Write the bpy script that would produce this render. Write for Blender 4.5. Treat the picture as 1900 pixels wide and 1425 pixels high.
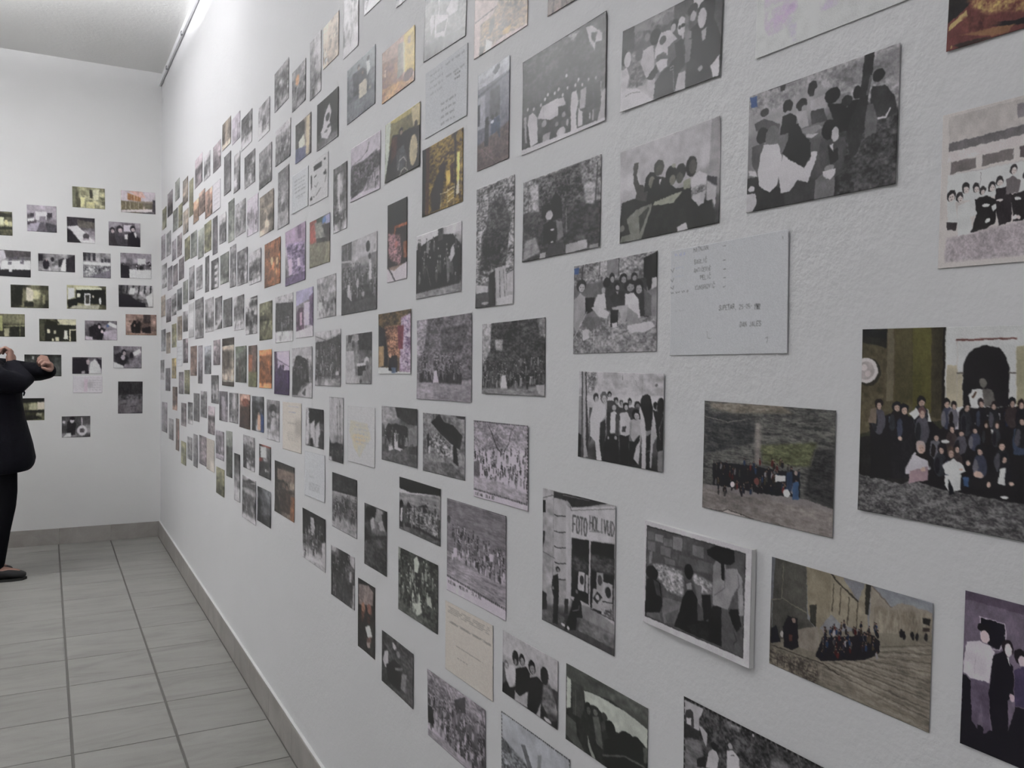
import bpy, bmesh, math, random
import numpy as np
from mathutils import Matrix, Vector

for o in list(bpy.data.objects):
    bpy.data.objects.remove(o, do_unlink=True)
SC = bpy.context.scene
COL = SC.collection

# ------------------------------------------------------------------ camera
cam = bpy.data.cameras.new('camera')
cam.sensor_fit = 'HORIZONTAL'; cam.sensor_width = 36.0
cam.lens = 1595.5 / 1900 * 36.0
cam.clip_start = 0.02
cam_o = bpy.data.objects.new('camera', cam)
COL.objects.link(cam_o)
CAM_H = 1.3695
R_ = Vector((0.879005, -0.476510, 0.016991)); U_ = Vector((0.000225, 0.036049, 0.999350)); F_ = Vector((0.476813, 0.878429, -0.031795))
cam_o.matrix_world = Matrix(((R_.x, U_.x, -F_.x, 0), (R_.y, U_.y, -F_.y, 0), (R_.z, U_.z, -F_.z, CAM_H), (0, 0, 0, 1)))
SC.camera = cam_o

# ------------------------------------------------------------------ room size, world, lamps, exposure
XR = 0.745          # long wall
YB = 6.791          # end wall
ZC = 3.384          # ceiling
XL = -2.35          # opposite wall
YF = -2.6           # wall behind the viewer
W = bpy.data.worlds.new('world'); SC.world = W; W.use_nodes = True
W.node_tree.nodes['Background'].inputs[0].default_value = (0.9, 0.94, 1.0, 1)
W.node_tree.nodes['Background'].inputs[1].default_value = 0.05
SC.view_settings.view_transform = 'Standard'
SC.view_settings.look = 'None'
SC.view_settings.exposure = 0.0
SC.view_settings.gamma = 1.0
SC.view_settings.use_curve_mapping = False
# ceiling lamps: (x, y, z, length, direction, watts, kind)
LAMPS = [(-0.05, 4.05, 3.22, 1.2, 'x', 4.0, 'batten'), (-1.15, 4.72, 3.08, 1.5, 'x', 240.0, 'trough'), (-1.0, 1.0, 3.22, 1.2, 'x', 22.0, 'batten'), (-1.0, -1.3, 3.22, 1.2, 'x', 12.0, 'batten')]  # the last two battens are unseen fill, added to brighten the near part

# ------------------------------------------------------------------ helpers
def tag(o, label=None, cat=None, group=None, kind=None):
    if label: o['label'] = label
    if cat: o['category'] = cat
    if group: o['group'] = group
    if kind: o['kind'] = kind
    return o

def link(name, me, mat=None, parent=None):
    o = bpy.data.objects.new(name, me)
    COL.objects.link(o)
    if mat is not None and me is not None and not me.materials: me.materials.append(mat)
    if parent is not None: o.parent = parent
    return o

def bm_mesh(name, bm, smooth=False):
    me = bpy.data.meshes.new(name); bm.normal_update(); bm.to_mesh(me); bm.free()
    if smooth:
        for p in me.polygons: p.use_smooth = True
    return me

def add_box(bm, x0, y0, z0, x1, y1, z1, bevel=0):
    r = bmesh.ops.create_cube(bm, size=1.0)
    for v in r['verts']:
        v.co = Vector(((x0 + x1) / 2 + v.co.x * (x1 - x0), (y0 + y1) / 2 + v.co.y * (y1 - y0), (z0 + z1) / 2 + v.co.z * (z1 - z0)))
    if bevel:
        es = list({e for v in r['verts'] for e in v.link_edges})
        bmesh.ops.bevel(bm, geom=es, offset=bevel, segments=1, affect='EDGES')

def box(name, a, b, mat, parent=None, bevel=0):
    bm = bmesh.new(); add_box(bm, *a, *b, bevel=bevel)
    return link(name, bm_mesh(name, bm), mat, parent)

def add_tube(bm, pts, seg=14, caps=True):
    """pts: list of (centre, rx, ry) with rings perpendicular to the path"""
    rings = []
    n = len(pts)
    C = [Vector(p[0]) for p in pts]
    prev = None
    for i in range(n):
        t = (C[min(i + 1, n - 1)] - C[max(i - 1, 0)])
        t = t.normalized() if t.length > 1e-9 else Vector((0, 0, 1))
        ref = Vector((0, 1, 0)) if abs(t.y) < 0.9 else Vector((1, 0, 0))
        if prev is None: a = (ref - t * ref.dot(t)).normalized()
        else:
            a = prev - t * prev.dot(t)
            a = a.normalized() if a.length > 1e-6 else (ref - t * ref.dot(t)).normalized()
        prev = a
        b = t.cross(a)
        rings.append([bm.verts.new(C[i] + a * (pts[i][1] * math.cos(2 * math.pi * k / seg)) + b * (pts[i][2] * math.sin(2 * math.pi * k / seg))) for k in range(seg)])
    for i in range(n - 1):
        for k in range(seg):
            bm.faces.new((rings[i][k], rings[i][(k + 1) % seg], rings[i + 1][(k + 1) % seg], rings[i + 1][k]))
    if caps:
        bm.faces.new(rings[0][::-1]); bm.faces.new(rings[-1])

def limb(bm, pts, seg=14):
    """rounded chain: list of (x,y,z,r)"""
    P = []
    p0 = Vector(pts[0][:3]); p1 = Vector(pts[1][:3]); d = (p0 - p1).normalized(); r = pts[0][3]
    for f, s in ((0.95, 0.3), (0.7, 0.71), (0.35, 0.93)): P.append((p0 + d * r * f, r * s, r * s))
    for p in pts: P.append((Vector(p[:3]), p[3], p[3]))
    q0 = Vector(pts[-1][:3]); q1 = Vector(pts[-2][:3]); d = (q0 - q1).normalized(); r = pts[-1][3]
    for f, s in ((0.35, 0.93), (0.7, 0.71), (0.95, 0.3)): P.append((q0 + d * r * f, r * s, r * s))
    add_tube(bm, P, seg)

def add_ell(bm, c, r, seg=16):
    q = bmesh.ops.create_uvsphere(bm, u_segments=seg, v_segments=max(8, seg // 2), radius=1.0)
    for v in q['verts']: v.co = Vector((c[0] + v.co.x * r[0], c[1] + v.co.y * r[1], c[2] + v.co.z * r[2]))

def remesh(o, size, smooth=6):
    m = o.modifiers.new('remesh', 'REMESH'); m.mode = 'VOXEL'; m.voxel_size = size; m.use_smooth_shade = True
    if smooth:
        s = o.modifiers.new('smooth', 'SMOOTH'); s.factor = 0.5; s.iterations = smooth

# ------------------------------------------------------------------ materials
def new_mat(name, col=(0.8, 0.8, 0.8), rough=0.6, spec=0.3):
    m = bpy.data.materials.new(name); m.use_nodes = True
    b = m.node_tree.nodes['Principled BSDF']
    b.inputs['Base Color'].default_value = (*col, 1); b.inputs['Roughness'].default_value = rough
    b.inputs['Specular IOR Level'].default_value = spec
    return m, m.node_tree, b

def noise(nt, vec, scale, detail=3, rough=0.55):
    n = nt.nodes.new('ShaderNodeTexNoise'); n.inputs['Scale'].default_value = scale
    n.inputs['Detail'].default_value = detail; n.inputs['Roughness'].default_value = rough
    if vec is not None: nt.links.new(vec, n.inputs['Vector'])
    return n

def ramp(nt, fac, stops):
    r = nt.nodes.new('ShaderNodeValToRGB'); e = r.color_ramp.elements
    e[0].position, e[0].color = stops[0][0], (*stops[0][1], 1)
    e[1].position, e[1].color = stops[-1][0], (*stops[-1][1], 1)
    for p, c in stops[1:-1]:
        k = e.new(p); k.color = (*c, 1)
    nt.links.new(fac, r.inputs['Fac']); return r

def math_n(nt, op, a, b):
    n = nt.nodes.new('ShaderNodeMath'); n.operation = op
    for i, v in enumerate((a, b)):
        if isinstance(v, (int, float)): n.inputs[i].default_value = v
        else: nt.links.new(v, n.inputs[i])
    return n.outputs[0]

def plaster(name, col, bump=0.25, patch=None):
    m, nt, b = new_mat(name, col, 0.62, 0.25)
    tc = nt.nodes.new('ShaderNodeTexCoord'); v = tc.outputs['Object']
    n0 = noise(nt, v, 1.3, 4); r = ramp(nt, n0.outputs['Fac'], [(0.3, tuple(c * 0.975 for c in col)), (0.7, tuple(min(1, c * 1.015) for c in col))])
    nt.links.new(r.outputs['Color'], b.inputs['Base Color'])
    n1 = noise(nt, v, 45, 4); n2 = noise(nt, v, 160, 2)
    h = math_n(nt, 'ADD', n1.outputs['Fac'], math_n(nt, 'MULTIPLY', n2.outputs['Fac'], 0.35))
    if patch:      # a rougher trowelled area
        g = nt.nodes.new('ShaderNodeTexGradient'); g.gradient_type = 'SPHERICAL'
        mp = nt.nodes.new('ShaderNodeMapping'); nt.links.new(v, mp.inputs['Vector'])
        s = 1 / patch[3]; mp.inputs['Scale'].default_value = (s, s, s)
        mp.inputs['Location'].default_value = (-patch[0] * s, -patch[1] * s, -patch[2] * s)
        nt.links.new(mp.outputs[0], g.inputs['Vector'])
        n3 = noise(nt, v, 60, 3, 0.6); n4 = noise(nt, v, 2.2, 2)
        k = ramp(nt, math_n(nt, 'ADD', g.outputs['Fac'], math_n(nt, 'MULTIPLY', math_n(nt, 'SUBTRACT', n4.outputs['Fac'], 0.52), 0.9)), [(0.12, (0, 0, 0)), (0.5, (1, 1, 1))])
        h = math_n(nt, 'ADD', h, math_n(nt, 'MULTIPLY', math_n(nt, 'MULTIPLY', n3.outputs['Fac'], k.outputs['Color']), 3.2))
    bp = nt.nodes.new('ShaderNodeBump'); bp.inputs['Strength'].default_value = bump; bp.inputs['Distance'].default_value = 0.006
    nt.links.new(h, bp.inputs['Height']); nt.links.new(bp.outputs[0], b.inputs['Normal'])
    return m

def stone(name, c0, c1, c2, stretch, rough):
    m, nt, b = new_mat(name, c1, rough, 0.35)
    tc = nt.nodes.new('ShaderNodeTexCoord'); oi = nt.nodes.new('ShaderNodeObjectInfo')
    mp = nt.nodes.new('ShaderNodeMapping'); mp.inputs['Scale'].default_value = stretch
    nt.links.new(tc.outputs['Object'], mp.inputs['Vector'])
    cb = nt.nodes.new('ShaderNodeCombineXYZ')
    for i in range(3): nt.links.new(math_n(nt, 'MULTIPLY', oi.outputs['Random'], 37.0 + 11 * i), cb.inputs[i])
    nt.links.new(cb.outputs[0], mp.inputs['Location'])
    n = noise(nt, mp.outputs[0], 6.0, 6, 0.62); n.inputs['Distortion'].default_value = 0.7
    r = ramp(nt, n.outputs['Fac'], [(0.3, c0), (0.5, c1), (0.72, c2)])
    n2 = noise(nt, tc.outputs['Object'], 260, 2)
    hs = nt.nodes.new('ShaderNodeHueSaturation'); nt.links.new(r.outputs['Color'], hs.inputs['Color'])
    nt.links.new(math_n(nt, 'ADD', 0.86, math_n(nt, 'ADD', math_n(nt, 'MULTIPLY', oi.outputs['Random'], 0.07), math_n(nt, 'MULTIPLY', n2.outputs['Fac'], 0.2))), hs.inputs['Value'])
    nt.links.new(hs.outputs[0], b.inputs['Base Color'])
    return m

M_WALL = plaster('white_plaster', (0.80, 0.795, 0.81), 0.2, (XR, 0.80, 1.60, 0.42))
M_WALL2 = plaster('white_plaster_smooth', (0.80, 0.795, 0.795), 0.14)
M_CEIL = plaster('ceiling_paint', (0.82, 0.815, 0.80), 0.25)
M_TILE = stone('floor_tile', (0.245, 0.24, 0.225), (0.305, 0.30, 0.282), (0.345, 0.34, 0.322), (0.45, 1.6, 1), 0.42)
M_SKIRT = stone('skirting_tile', (0.30, 0.28, 0.265), (0.36, 0.34, 0.322), (0.41, 0.39, 0.372), (1, 1, 1), 0.45)
M_GROUT, _, _ = new_mat('grout', (0.175, 0.17, 0.16), 0.9, 0.1)
M_RAIL, _, _ = new_mat('white_metal', (0.78, 0.78, 0.8), 0.35, 0.5)
M_CLIP, _, _ = new_mat('grey_clip', (0.25, 0.25, 0.27), 0.4, 0.5)
M_CAULK, _, _ = new_mat('caulk', (0.85, 0.85, 0.85), 0.5, 0.3)
M_CARD, _, _ = new_mat('white_card', (0.80, 0.80, 0.79), 0.5, 0.3)
M_PRINT, nt, b = new_mat('photo_paper', (0.8, 0.8, 0.8), 0.37, 0.26)
at = nt.nodes.new('ShaderNodeAttribute'); at.attribute_name = 'Col'; nt.links.new(at.outputs['Color'], b.inputs['Base Color'])
M_SHEET, nt, b = new_mat('writing_paper', (0.8, 0.8, 0.8), 0.7, 0.15)
at = nt.nodes.new('ShaderNodeAttribute'); at.attribute_name = 'Col'; nt.links.new(at.outputs['Color'], b.inputs['Base Color'])

# ------------------------------------------------------------------ the room
T_ = 0.12
tag(box('wall_right', (XR, YF - T_, -0.1), (XR + T_, YB + T_, ZC + 0.1), M_WALL), kind='structure')
tag(box('wall_back', (XL - T_, YB, -0.1), (XR, YB + T_, ZC + 0.1), M_WALL2), kind='structure')
tag(box('wall_left', (XL - T_, YF - T_, -0.1), (XL, YB, ZC + 0.1), M_WALL2), kind='structure')
tag(box('wall_front', (XL, YF - T_, -0.1), (XR, YF, ZC + 0.1), M_WALL2), kind='structure')
tag(box('ceiling', (XL, YF, ZC), (XR, YB, ZC + 0.1), M_CEIL), kind='structure')
floor = tag(box('floor', (XL, YF, -0.1), (XR, YB, -0.004), M_GROUT), kind='structure')
TX, TY = 0.3315, 0.3359
x_first = XR - 0.333; y_first = 3.2144
def tile_mesh(w, d):
    bm = bmesh.new(); add_box(bm, -w / 2, -d / 2, -0.010, w / 2, d / 2, 0.0, bevel=0.0012)
    return bm_mesh('tile', bm)
tcache = {}
def tile(x0, x1, y0, y1):
    gx, gy = 0.0045, 0.0022
    k = (round(x1 - x0, 3), round(y1 - y0, 3))
    if k not in tcache: tcache[k] = tile_mesh(x1 - x0 - 2 * gx, y1 - y0 - 2 * gy)
    o = link('tile', tcache[k], M_TILE, floor); o.location = ((x0 + x1) / 2, (y0 + y1) / 2, 0)
xs = [XR - 0.012, x_first]
while xs[-1] - TX > XL: xs.append(xs[-1] - TX)
xs.append(XL)
ys = [y_first]
while ys[-1] + TY < YB: ys.append(ys[-1] + TY)
ys.append(YB - 0.012)
while ys[0] - TY > -0.6: ys.insert(0, ys[0] - TY)
for i in range(len(xs) - 1):
    if xs[i] - xs[i + 1] < 0.03: continue
    for j in range(len(ys) - 1):
        if ys[j + 1] - ys[j] < 0.03: continue
        tile(xs[i + 1], xs[i], ys[j], ys[j + 1])
# skirting tiles along the long wall and the end wall
HB = 0.111
def skirt(name, axis):
    par = link(name, None); tag(par, kind='structure')
    if axis == 'y': edges = [YB - 0.012] + [y for y in ys[::-1] if y < YB - 0.1]
    else: edges = [XR] + [x for x in xs if x < XR - 0.1]
    for a, b_ in zip(edges[:-1], edges[1:]):
        if a - b_ < 0.03: continue
        bm = bmesh.new()
        if axis == 'y': add_box(bm, XR - 0.012, b_ + 0.0003, -0.003, XR, a - 0.0003, HB, bevel=0.0015)
        else: add_box(bm, b_ + 0.0003, YB - 0.012, -0.003, a - 0.0003, YB, HB, bevel=0.0015)
        link('tile', bm_mesh('skirting_tile', bm), M_SKIRT, par)
    return par
sk = skirt('baseboard_right', 'y')
box('caulk_bead', (XR - 0.010, ys[0], HB - 0.001), (XR, YB - 0.012, HB + 0.005), M_CAULK, sk, bevel=0.002)
skirt('baseboard_back', 'x')
# hanging rail below the ceiling of the long wall
rail = tag(box('trim_1', (XR - 0.016, YF, 3.302), (XR, YB, 3.330), M_RAIL, bevel=0.002), kind='structure')
box('rail_lip', (XR - 0.020, YF, 3.290), (XR - 0.012, YB, 3.300), M_RAIL, rail)
for y in (6.35, 5.62, 4.9, 4.2, 3.5, 2.8):
    box('clip', (XR - 0.024, y - 0.012, 3.286), (XR - 0.012, y + 0.012, 3.310), M_CLIP, rail, bevel=0.002)

# ------------------------------------------------------------------ ceiling lamps, with two added fill battens (above the field of view)
M_TUBE = bpy.data.materials.new('lamp_tube'); M_TUBE.use_nodes = True
nt = M_TUBE.node_tree; nt.nodes.clear()
em = nt.nodes.new('ShaderNodeEmission'); em.inputs[0].default_value = (0.95, 0.97, 1.0, 1); em.inputs[1].default_value = 3.0
ou = nt.nodes.new('ShaderNodeOutputMaterial'); nt.links.new(em.outputs[0], ou.inputs[0])
def lamp(x, y, z, L, ax, watts, kind, label):
    root = bpy.data.objects.new('fluorescent_lamp', None); COL.objects.link(root); root.location = (x, y, ZC)
    if ax == 'y': root.rotation_euler = (0, 0, math.pi / 2)
    tag(root, label, 'ceiling lamp', 'fluorescent ceiling lamps')
    dz = z - ZC
    def part(name, mat, *bx):
        bm = bmesh.new()
        for q in bx: add_box(bm, *q, bevel=0.003)
        return link(name, bm_mesh(name, bm), mat, root)
    bm = bmesh.new(); add_tube(bm, [((-L / 2 + 0.03, 0, dz), 0.013, 0.013), ((L / 2 - 0.03, 0, dz), 0.013, 0.013)], 12); link('tube', bm_mesh('tube', bm, True), M_TUBE, root)
    for s in (-1, 1): part('tube_holder', M_RAIL, (s * L / 2 - 0.015, -0.018, dz - 0.02, s * L / 2 + 0.015, 0.018, dz + 0.05))
    if kind == 'batten':
        part('housing', M_RAIL, (-L / 2, -0.035, dz + 0.045, L / 2, 0.035, 0.0)); off = -0.07
    else:      # hung trough that throws its light up on the ceiling
        part('trough', M_RAIL, (-L / 2 - 0.03, -0.11, dz - 0.055, L / 2 + 0.03, 0.11, dz - 0.045), (-L / 2 - 0.03, -0.115, dz - 0.05, L / 2 + 0.03, -0.105, dz + TROUGH), (-L / 2 - 0.03, 0.105, dz - 0.05, L / 2 + 0.03, 0.115, dz + TROUGH), (-L / 2 - 0.04, -0.11, dz - 0.05, -L / 2 - 0.03, 0.11, dz + TROUGH), (L / 2 + 0.03, -0.11, dz - 0.05, L / 2 + 0.04, 0.11, dz + TROUGH))
        for s in (-1, 1): part('hanger', M_RAIL, (s * L * 0.4 - 0.004, -0.114, dz + TROUGH - 0.01, s * L * 0.4 + 0.004, -0.106, 0.0))
        off = 0.035
    for k in range(4):
        li = bpy.data.lights.new('tube_light', 'POINT'); li.energy = watts / 4; li.color = (0.975, 0.985, 1.0); li.shadow_soft_size = 0.02
        lo = bpy.data.objects.new('tube_light', li); COL.objects.link(lo); lo.parent = root; lo.location = ((-0.375 + 0.25 * k) * L, 0, dz + off)
TROUGH = 0.058
for lp, lb in zip(LAMPS, ('fluorescent batten on the ceiling close to the long wall', 'hung uplight trough before the end wall', 'added fill batten across the middle of the ceiling', 'added fill batten across the ceiling at the near end of the room')):
    lamp(*lp, lb)

# ------------------------------------------------------------------ visitor in the black coat
M_SKIN, _, _ = new_mat('skin', (0.36, 0.215, 0.175), 0.55, 0.3)
M_COAT, nt, b = new_mat('black_quilted_coat', (0.0065, 0.0065, 0.010), 0.8, 0.12)
tc = nt.nodes.new('ShaderNodeTexCoord'); n = noise(nt, tc.outputs['Object'], 14, 3)
bp = nt.nodes.new('ShaderNodeBump'); bp.inputs['Strength'].default_value = 0.5; bp.inputs['Distance'].default_value = 0.02
nt.links.new(n.outputs['Fac'], bp.inputs['Height']); nt.links.new(bp.outputs[0], b.inputs['Normal'])
M_TROU, _, _ = new_mat('black_trousers', (0.006, 0.006, 0.008), 0.85, 0.1)
M_SHOE, _, _ = new_mat('black_shoe', (0.012, 0.012, 0.014), 0.5, 0.3)
M_SOLE, _, _ = new_mat('rubber_sole', (0.03, 0.03, 0.03), 0.8, 0.2)
M_HAIR, _, _ = new_mat('dark_hair', (0.02, 0.013, 0.012), 0.55, 0.3)
M_EYE, _, _ = new_mat('eye', (0.04, 0.03, 0.03), 0.2, 0.5)
M_BTN, _, _ = new_mat('snap_metal', (0.45, 0.44, 0.45), 0.35, 0.5)
PY = 5.916
def hand(bm, wrist, mid, side, palm_n, curl, spread=0.0205):
    """palm from wrist to mid (knuckles), four bent fingers and a thumb leaving the side of the palm"""
    w = Vector(wrist); k = Vector(mid); f = (k - w).normalized(); pn = Vector(palm_n); pn = (pn - f * pn.dot(f)).normalized(); sd = f.cross(pn).normalized() * side
    limb(bm, [(*(w - f * 0.03), 0.026), (*w, 0.025), (*(w + f * 0.03), 0.027)])
    for t in (-1.3, -0.45, 0.45, 1.3):      # palm
        a = w + f * 0.01 + sd * t * 0.013; e = k + sd * t * spread
        limb(bm, [(*a, 0.016), (*((a + e) / 2 + pn * 0.002), 0.0165), (*e, 0.0125)], 10)
    for t, ln in zip((-1.5, -0.5, 0.5, 1.5), (0.030, 0.036, 0.034, 0.027)):   # little to index
        p = k + sd * t * spread; d = f.copy(); ch = [(*p, 0.0102)]
        for j, (c, r) in enumerate(zip(curl, (0.0092, 0.0086, 0.0078))):
            ax = sd * side
            d = (Matrix.Rotation(c * side, 3, sd) @ d)
            p = p + d * ln * (1.0, 0.75, 0.6)[j]; ch.append((*p, r))
        limb(bm, ch, 10)
    p = w + f * 0.025 + sd * 0.026; d = (sd * 0.75 + f * 0.6 + pn * 0.35).normalized(); ch = [(*p, 0.014)]
    for dd, r, ln in ((d, 0.0125, 0.035), ((d + f * 0.6 + pn * 0.35).normalized(), 0.0105, 0.030), ((f * 0.7 + pn * 0.8 - sd * 0.25).normalized(), 0.009, 0.022)):
        p = p + dd * ln; ch.append((*p, r))
    limb(bm, ch, 10)

def build_person():
    bm = bmesh.new()
    y = PY
    # trunk, neck
    add_tube(bm, [((-0.25, y, 0.74), 0.15, 0.11), ((-0.25, y, 0.86), 0.16, 0.12), ((-0.26, y, 1.00), 0.135, 0.105), ((-0.29, y, 1.14), 0.155, 0.115), ((-0.325, y, 1.25), 0.16, 0.105), ((-0.34, y, 1.30), 0.10, 0.075), ((-0.35, y, 1.345), 0.05, 0.05), ((-0.352, y, 1.40), 0.046, 0.047)], 20)
    # head, jaw, nose, ears
    hx, hz = -0.355, 1.475
    add_ell(bm, (hx - 0.008, y, hz + 0.022), (0.094, 0.076, 0.095), 20)
    add_ell(bm, (hx + 0.030, y, hz - 0.045), (0.060, 0.056, 0.065), 18)
    limb(bm, [(hx + 0.082, y, hz + 0.012, 0.010), (hx + 0.094, y, hz - 0.012, 0.012), (hx + 0.100, y, hz - 0.030, 0.013)], 10)
    limb(bm, [(hx + 0.082, y - 0.018, hz - 0.062, 0.008), (hx + 0.088, y, hz - 0.061, 0.010), (hx + 0.082, y + 0.018, hz - 0.062, 0.008)], 10)
    for s in (-1, 1):
        add_ell(bm, (hx - 0.005, y + s * 0.076, hz - 0.008), (0.018, 0.009, 0.030), 12)
        limb(bm, [(hx + 0.070, y + s * 0.050, hz + 0.022, 0.009), (hx + 0.084, y + s * 0.024, hz + 0.026, 0.009)], 8)
    # arms
    limb(bm, [(-0.31, y - 0.155, 1.235, 0.055), (-0.22, y - 0.235, 1.182, 0.046), (-0.122, y - 0.203, 1.172, 0.036), (-0.148, y - 0.162, 1.225, 0.034), (-0.175, y - 0.13, 1.272, 0.028)], 14)
    hand(bm, (-0.176, y - 0.128, 1.285), (-0.178, y - 0.118, 1.352), -1, (-1, 0.1, 0), (0.9, 1.2, 0.7))
    limb(bm, [(-0.31, y + 0.155, 1.235, 0.055), (-0.20, y + 0.23, 1.225, 0.050), (-0.10, y + 0.20, 1.215, 0.043), (-0.03, y + 0.12, 1.225, 0.037), (0.022, y + 0.05, 1.238, 0.028)], 14)
    hand(bm, (0.022, y + 0.045, 1.245), (0.010, y - 0.005, 1.298), 1, (-1, -0.2, -0.2), (0.9, 1.3, 0.8))
    # legs and feet
    for dy, dx in ((-0.085, 0.0), (0.085, -0.075)):
        limb(bm, [(-0.245, y + dy, 0.76, 0.088), (-0.225 + dx * 0.6, y + dy, 0.52, 0.066), (-0.215 + dx * 0.8, y + dy, 0.44, 0.054), (-0.235 + dx, y + dy, 0.30, 0.052), (-0.255 + dx, y + dy, 0.13, 0.036), (-0.258 + dx, y + dy, 0.085, 0.036)], 16)
        limb(bm, [(-0.285 + dx, y + dy, 0.048, 0.034), (-0.225 + dx, y + dy, 0.052, 0.036), (-0.15 + dx, y + dy, 0.038, 0.026)], 12)
    me = bm_mesh('person', bm)
    o = link('person', me, M_SKIN); remesh(o, 0.0036, 2)
    tag(o, 'person in a black coat holding both hands up in front of the end wall', 'person')
    # eyes
    for s in (-1, 1):
        bm = bmesh.new(); add_ell(bm, (hx + 0.078, y + s * 0.032, hz + 0.008), (0.011, 0.012, 0.010), 12); link('eye', bm_mesh('eye', bm, True), M_EYE, o)
    # hair
    bm = bmesh.new()
    add_ell(bm, (hx - 0.018, y, hz + 0.034), (0.102, 0.088, 0.098), 22)
    limb(bm, [(hx - 0.075, y, hz + 0.02, 0.06), (hx - 0.075, y, hz - 0.06, 0.055), (hx - 0.06, y, hz - 0.12, 0.035)], 14)
    for s in (-1, 1): limb(bm, [(hx - 0.03, y + s * 0.072, hz + 0.04, 0.03), (hx - 0.045, y + s * 0.070, hz - 0.06, 0.028)], 12)
    h = link('hair', bm_mesh('hair', bm), M_HAIR, o); remesh(h, 0.008, 4)
    # coat with sleeves
    bm = bmesh.new()
    rows = [(1.325, -0.342, 0.075, 0.085), (1.295, -0.335, 0.105, 0.135), (1.25, -0.315, 0.135, 0.195), (1.19, -0.285, 0.150, 0.205), (1.12, -0.270, 0.148, 0.205), (1.05, -0.268, 0.148, 0.200), (0.97, -0.258, 0.150, 0.200), (0.89, -0.250, 0.162, 0.208), (0.80, -0.240, 0.175, 0.218), (0.715, -0.234, 0.184, 0.225), (0.665, -0.238, 0.180, 0.222), (0.64, -0.243, 0.168, 0.210)]
    rings = []
    for z, cx, rx, ry in rows:
        rings.append([bm.verts.new((cx + rx * math.copysign(abs(math.cos(a)) ** 0.8, math.cos(a)), PY + ry * math.copysign(abs(math.sin(a)) ** 0.8, math.sin(a)), z + (0.012 * math.cos(a) if z < 0.7 else 0))) for a in [2 * math.pi * k / 36 for k in range(36)]])
    for i in range(len(rings) - 1):
        for k in range(36): bm.faces.new((rings[i][k], rings[i + 1][k], rings[i + 1][(k + 1) % 36], rings[i][(k + 1) % 36]))
    bm.faces.new(rings[0]); bm.faces.new(rings[-1][::-1])
    limb(bm, [(-0.31, PY - 0.150, 1.232, 0.078), (-0.22, PY - 0.235, 1.180, 0.070), (-0.125, PY - 0.205, 1.166, 0.060), (-0.105, PY - 0.190, 1.178, 0.054), (-0.145, PY - 0.162, 1.222, 0.052), (-0.170, PY - 0.136, 1.262, 0.044)], 18)
    limb(bm, [(-0.31, PY + 0.150, 1.236, 0.080), (-0.20, PY + 0.23, 1.232, 0.072), (-0.10, PY + 0.20, 1.225, 0.062), (-0.03, PY + 0.12, 1.228, 0.056), (0.012, PY + 0.062, 1.234, 0.048)], 18)
    limb(bm, [(-0.31, PY - 0.16, 1.285, 0.03), (-0.355, PY, 1.345, 0.05), (-0.31, PY + 0.16, 1.285, 0.03)], 12)
    c = link('coat', bm_mesh('coat', bm), M_COAT, o); remesh(c, 0.007, 2)
    for z, x in ((1.13, -0.130), (0.895, -0.098), (0.79, -0.074), (0.70, -0.068)):
        bm = bmesh.new(); add_ell(bm, (x - 0.002, PY - 0.05, z), (0.007, 0.008, 0.008), 10); link('snap_button', bm_mesh('snap_button', bm, True), M_BTN, c)
    bm = bmesh.new(); limb(bm, [(-0.118, PY - 0.15, 1.135, 0.006), (-0.108, PY - 0.155, 1.11, 0.005), (-0.112, PY - 0.15, 1.095, 0.004)], 8); link('cuff_strap', bm_mesh('cuff_strap', bm, True), M_COAT, c)
    # trousers
    bm = bmesh.new()
    add_tube(bm, [((-0.248, PY, 0.86), 0.165, 0.120), ((-0.248, PY, 0.76), 0.172, 0.126), ((-0.246, PY, 0.70), 0.150, 0.120)], 24)
    for dy, dx in ((-0.085, 0.0), (0.085, -0.075)):
        limb(bm, [(-0.245, PY + dy, 0.76, 0.098), (-0.232 + dx * 0.5, PY + dy, 0.62, 0.088), (-0.222 + dx * 0.6, PY + dy, 0.52, 0.078), (-0.220 + dx * 0.8, PY + dy, 0.44, 0.068), (-0.240 + dx, PY + dy, 0.30, 0.060), (-0.256 + dx, PY + dy, 0.105, 0.047)], 18)
    t = link('trousers', bm_mesh('trousers', bm), M_TROU, o); remesh(t, 0.010, 4)
    for dy, dx in ((-0.085, 0.0), (0.085, -0.075)):
        bm = bmesh.new()
        add_tube(bm, [((-0.318 + dx, PY + dy, 0.045), 0.020, 0.020), ((-0.305 + dx, PY + dy, 0.045), 0.034, 0.036), ((-0.26 + dx, PY + dy, 0.046), 0.040, 0.040), ((-0.20 + dx, PY + dy, 0.040), 0.045, 0.034), ((-0.15 + dx, PY + dy, 0.034), 0.047, 0.027), ((-0.115 + dx, PY + dy, 0.028), 0.036, 0.020), ((-0.100 + dx, PY + dy, 0.024), 0.018, 0.012)], 18)
        s = link('shoe', bm_mesh('shoe', bm, True), M_SHOE, o)
        sb = s.modifiers.new('sub', 'SUBSURF'); sb.levels = 1; sb.render_levels = 1
        bm = bmesh.new(); pts = [(-0.322, 0.0), (-0.310, 0.032), (-0.25, 0.038), (-0.17, 0.047), (-0.12, 0.036), (-0.097, 0.0)]
        ring = [(x + dx, PY + dy + yy) for x, yy in pts] + [(x + dx, PY + dy - yy) for x, yy in pts[-2:0:-1]]
        vb = [bm.verts.new((*p, 0.0)) for p in ring]; vt = [bm.verts.new((*p, 0.014)) for p in ring]
        bm.faces.new(vb); bm.faces.new(vt[::-1])
        for k in range(len(ring)): bm.faces.new((vb[k], vt[k], vt[(k + 1) % len(ring)], vb[(k + 1) % len(ring)]))
        bmesh.ops.recalc_face_normals(bm, faces=bm.faces)
        link('sole', bm_mesh('sole', bm), M_SOLE, s)
build_person()

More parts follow.
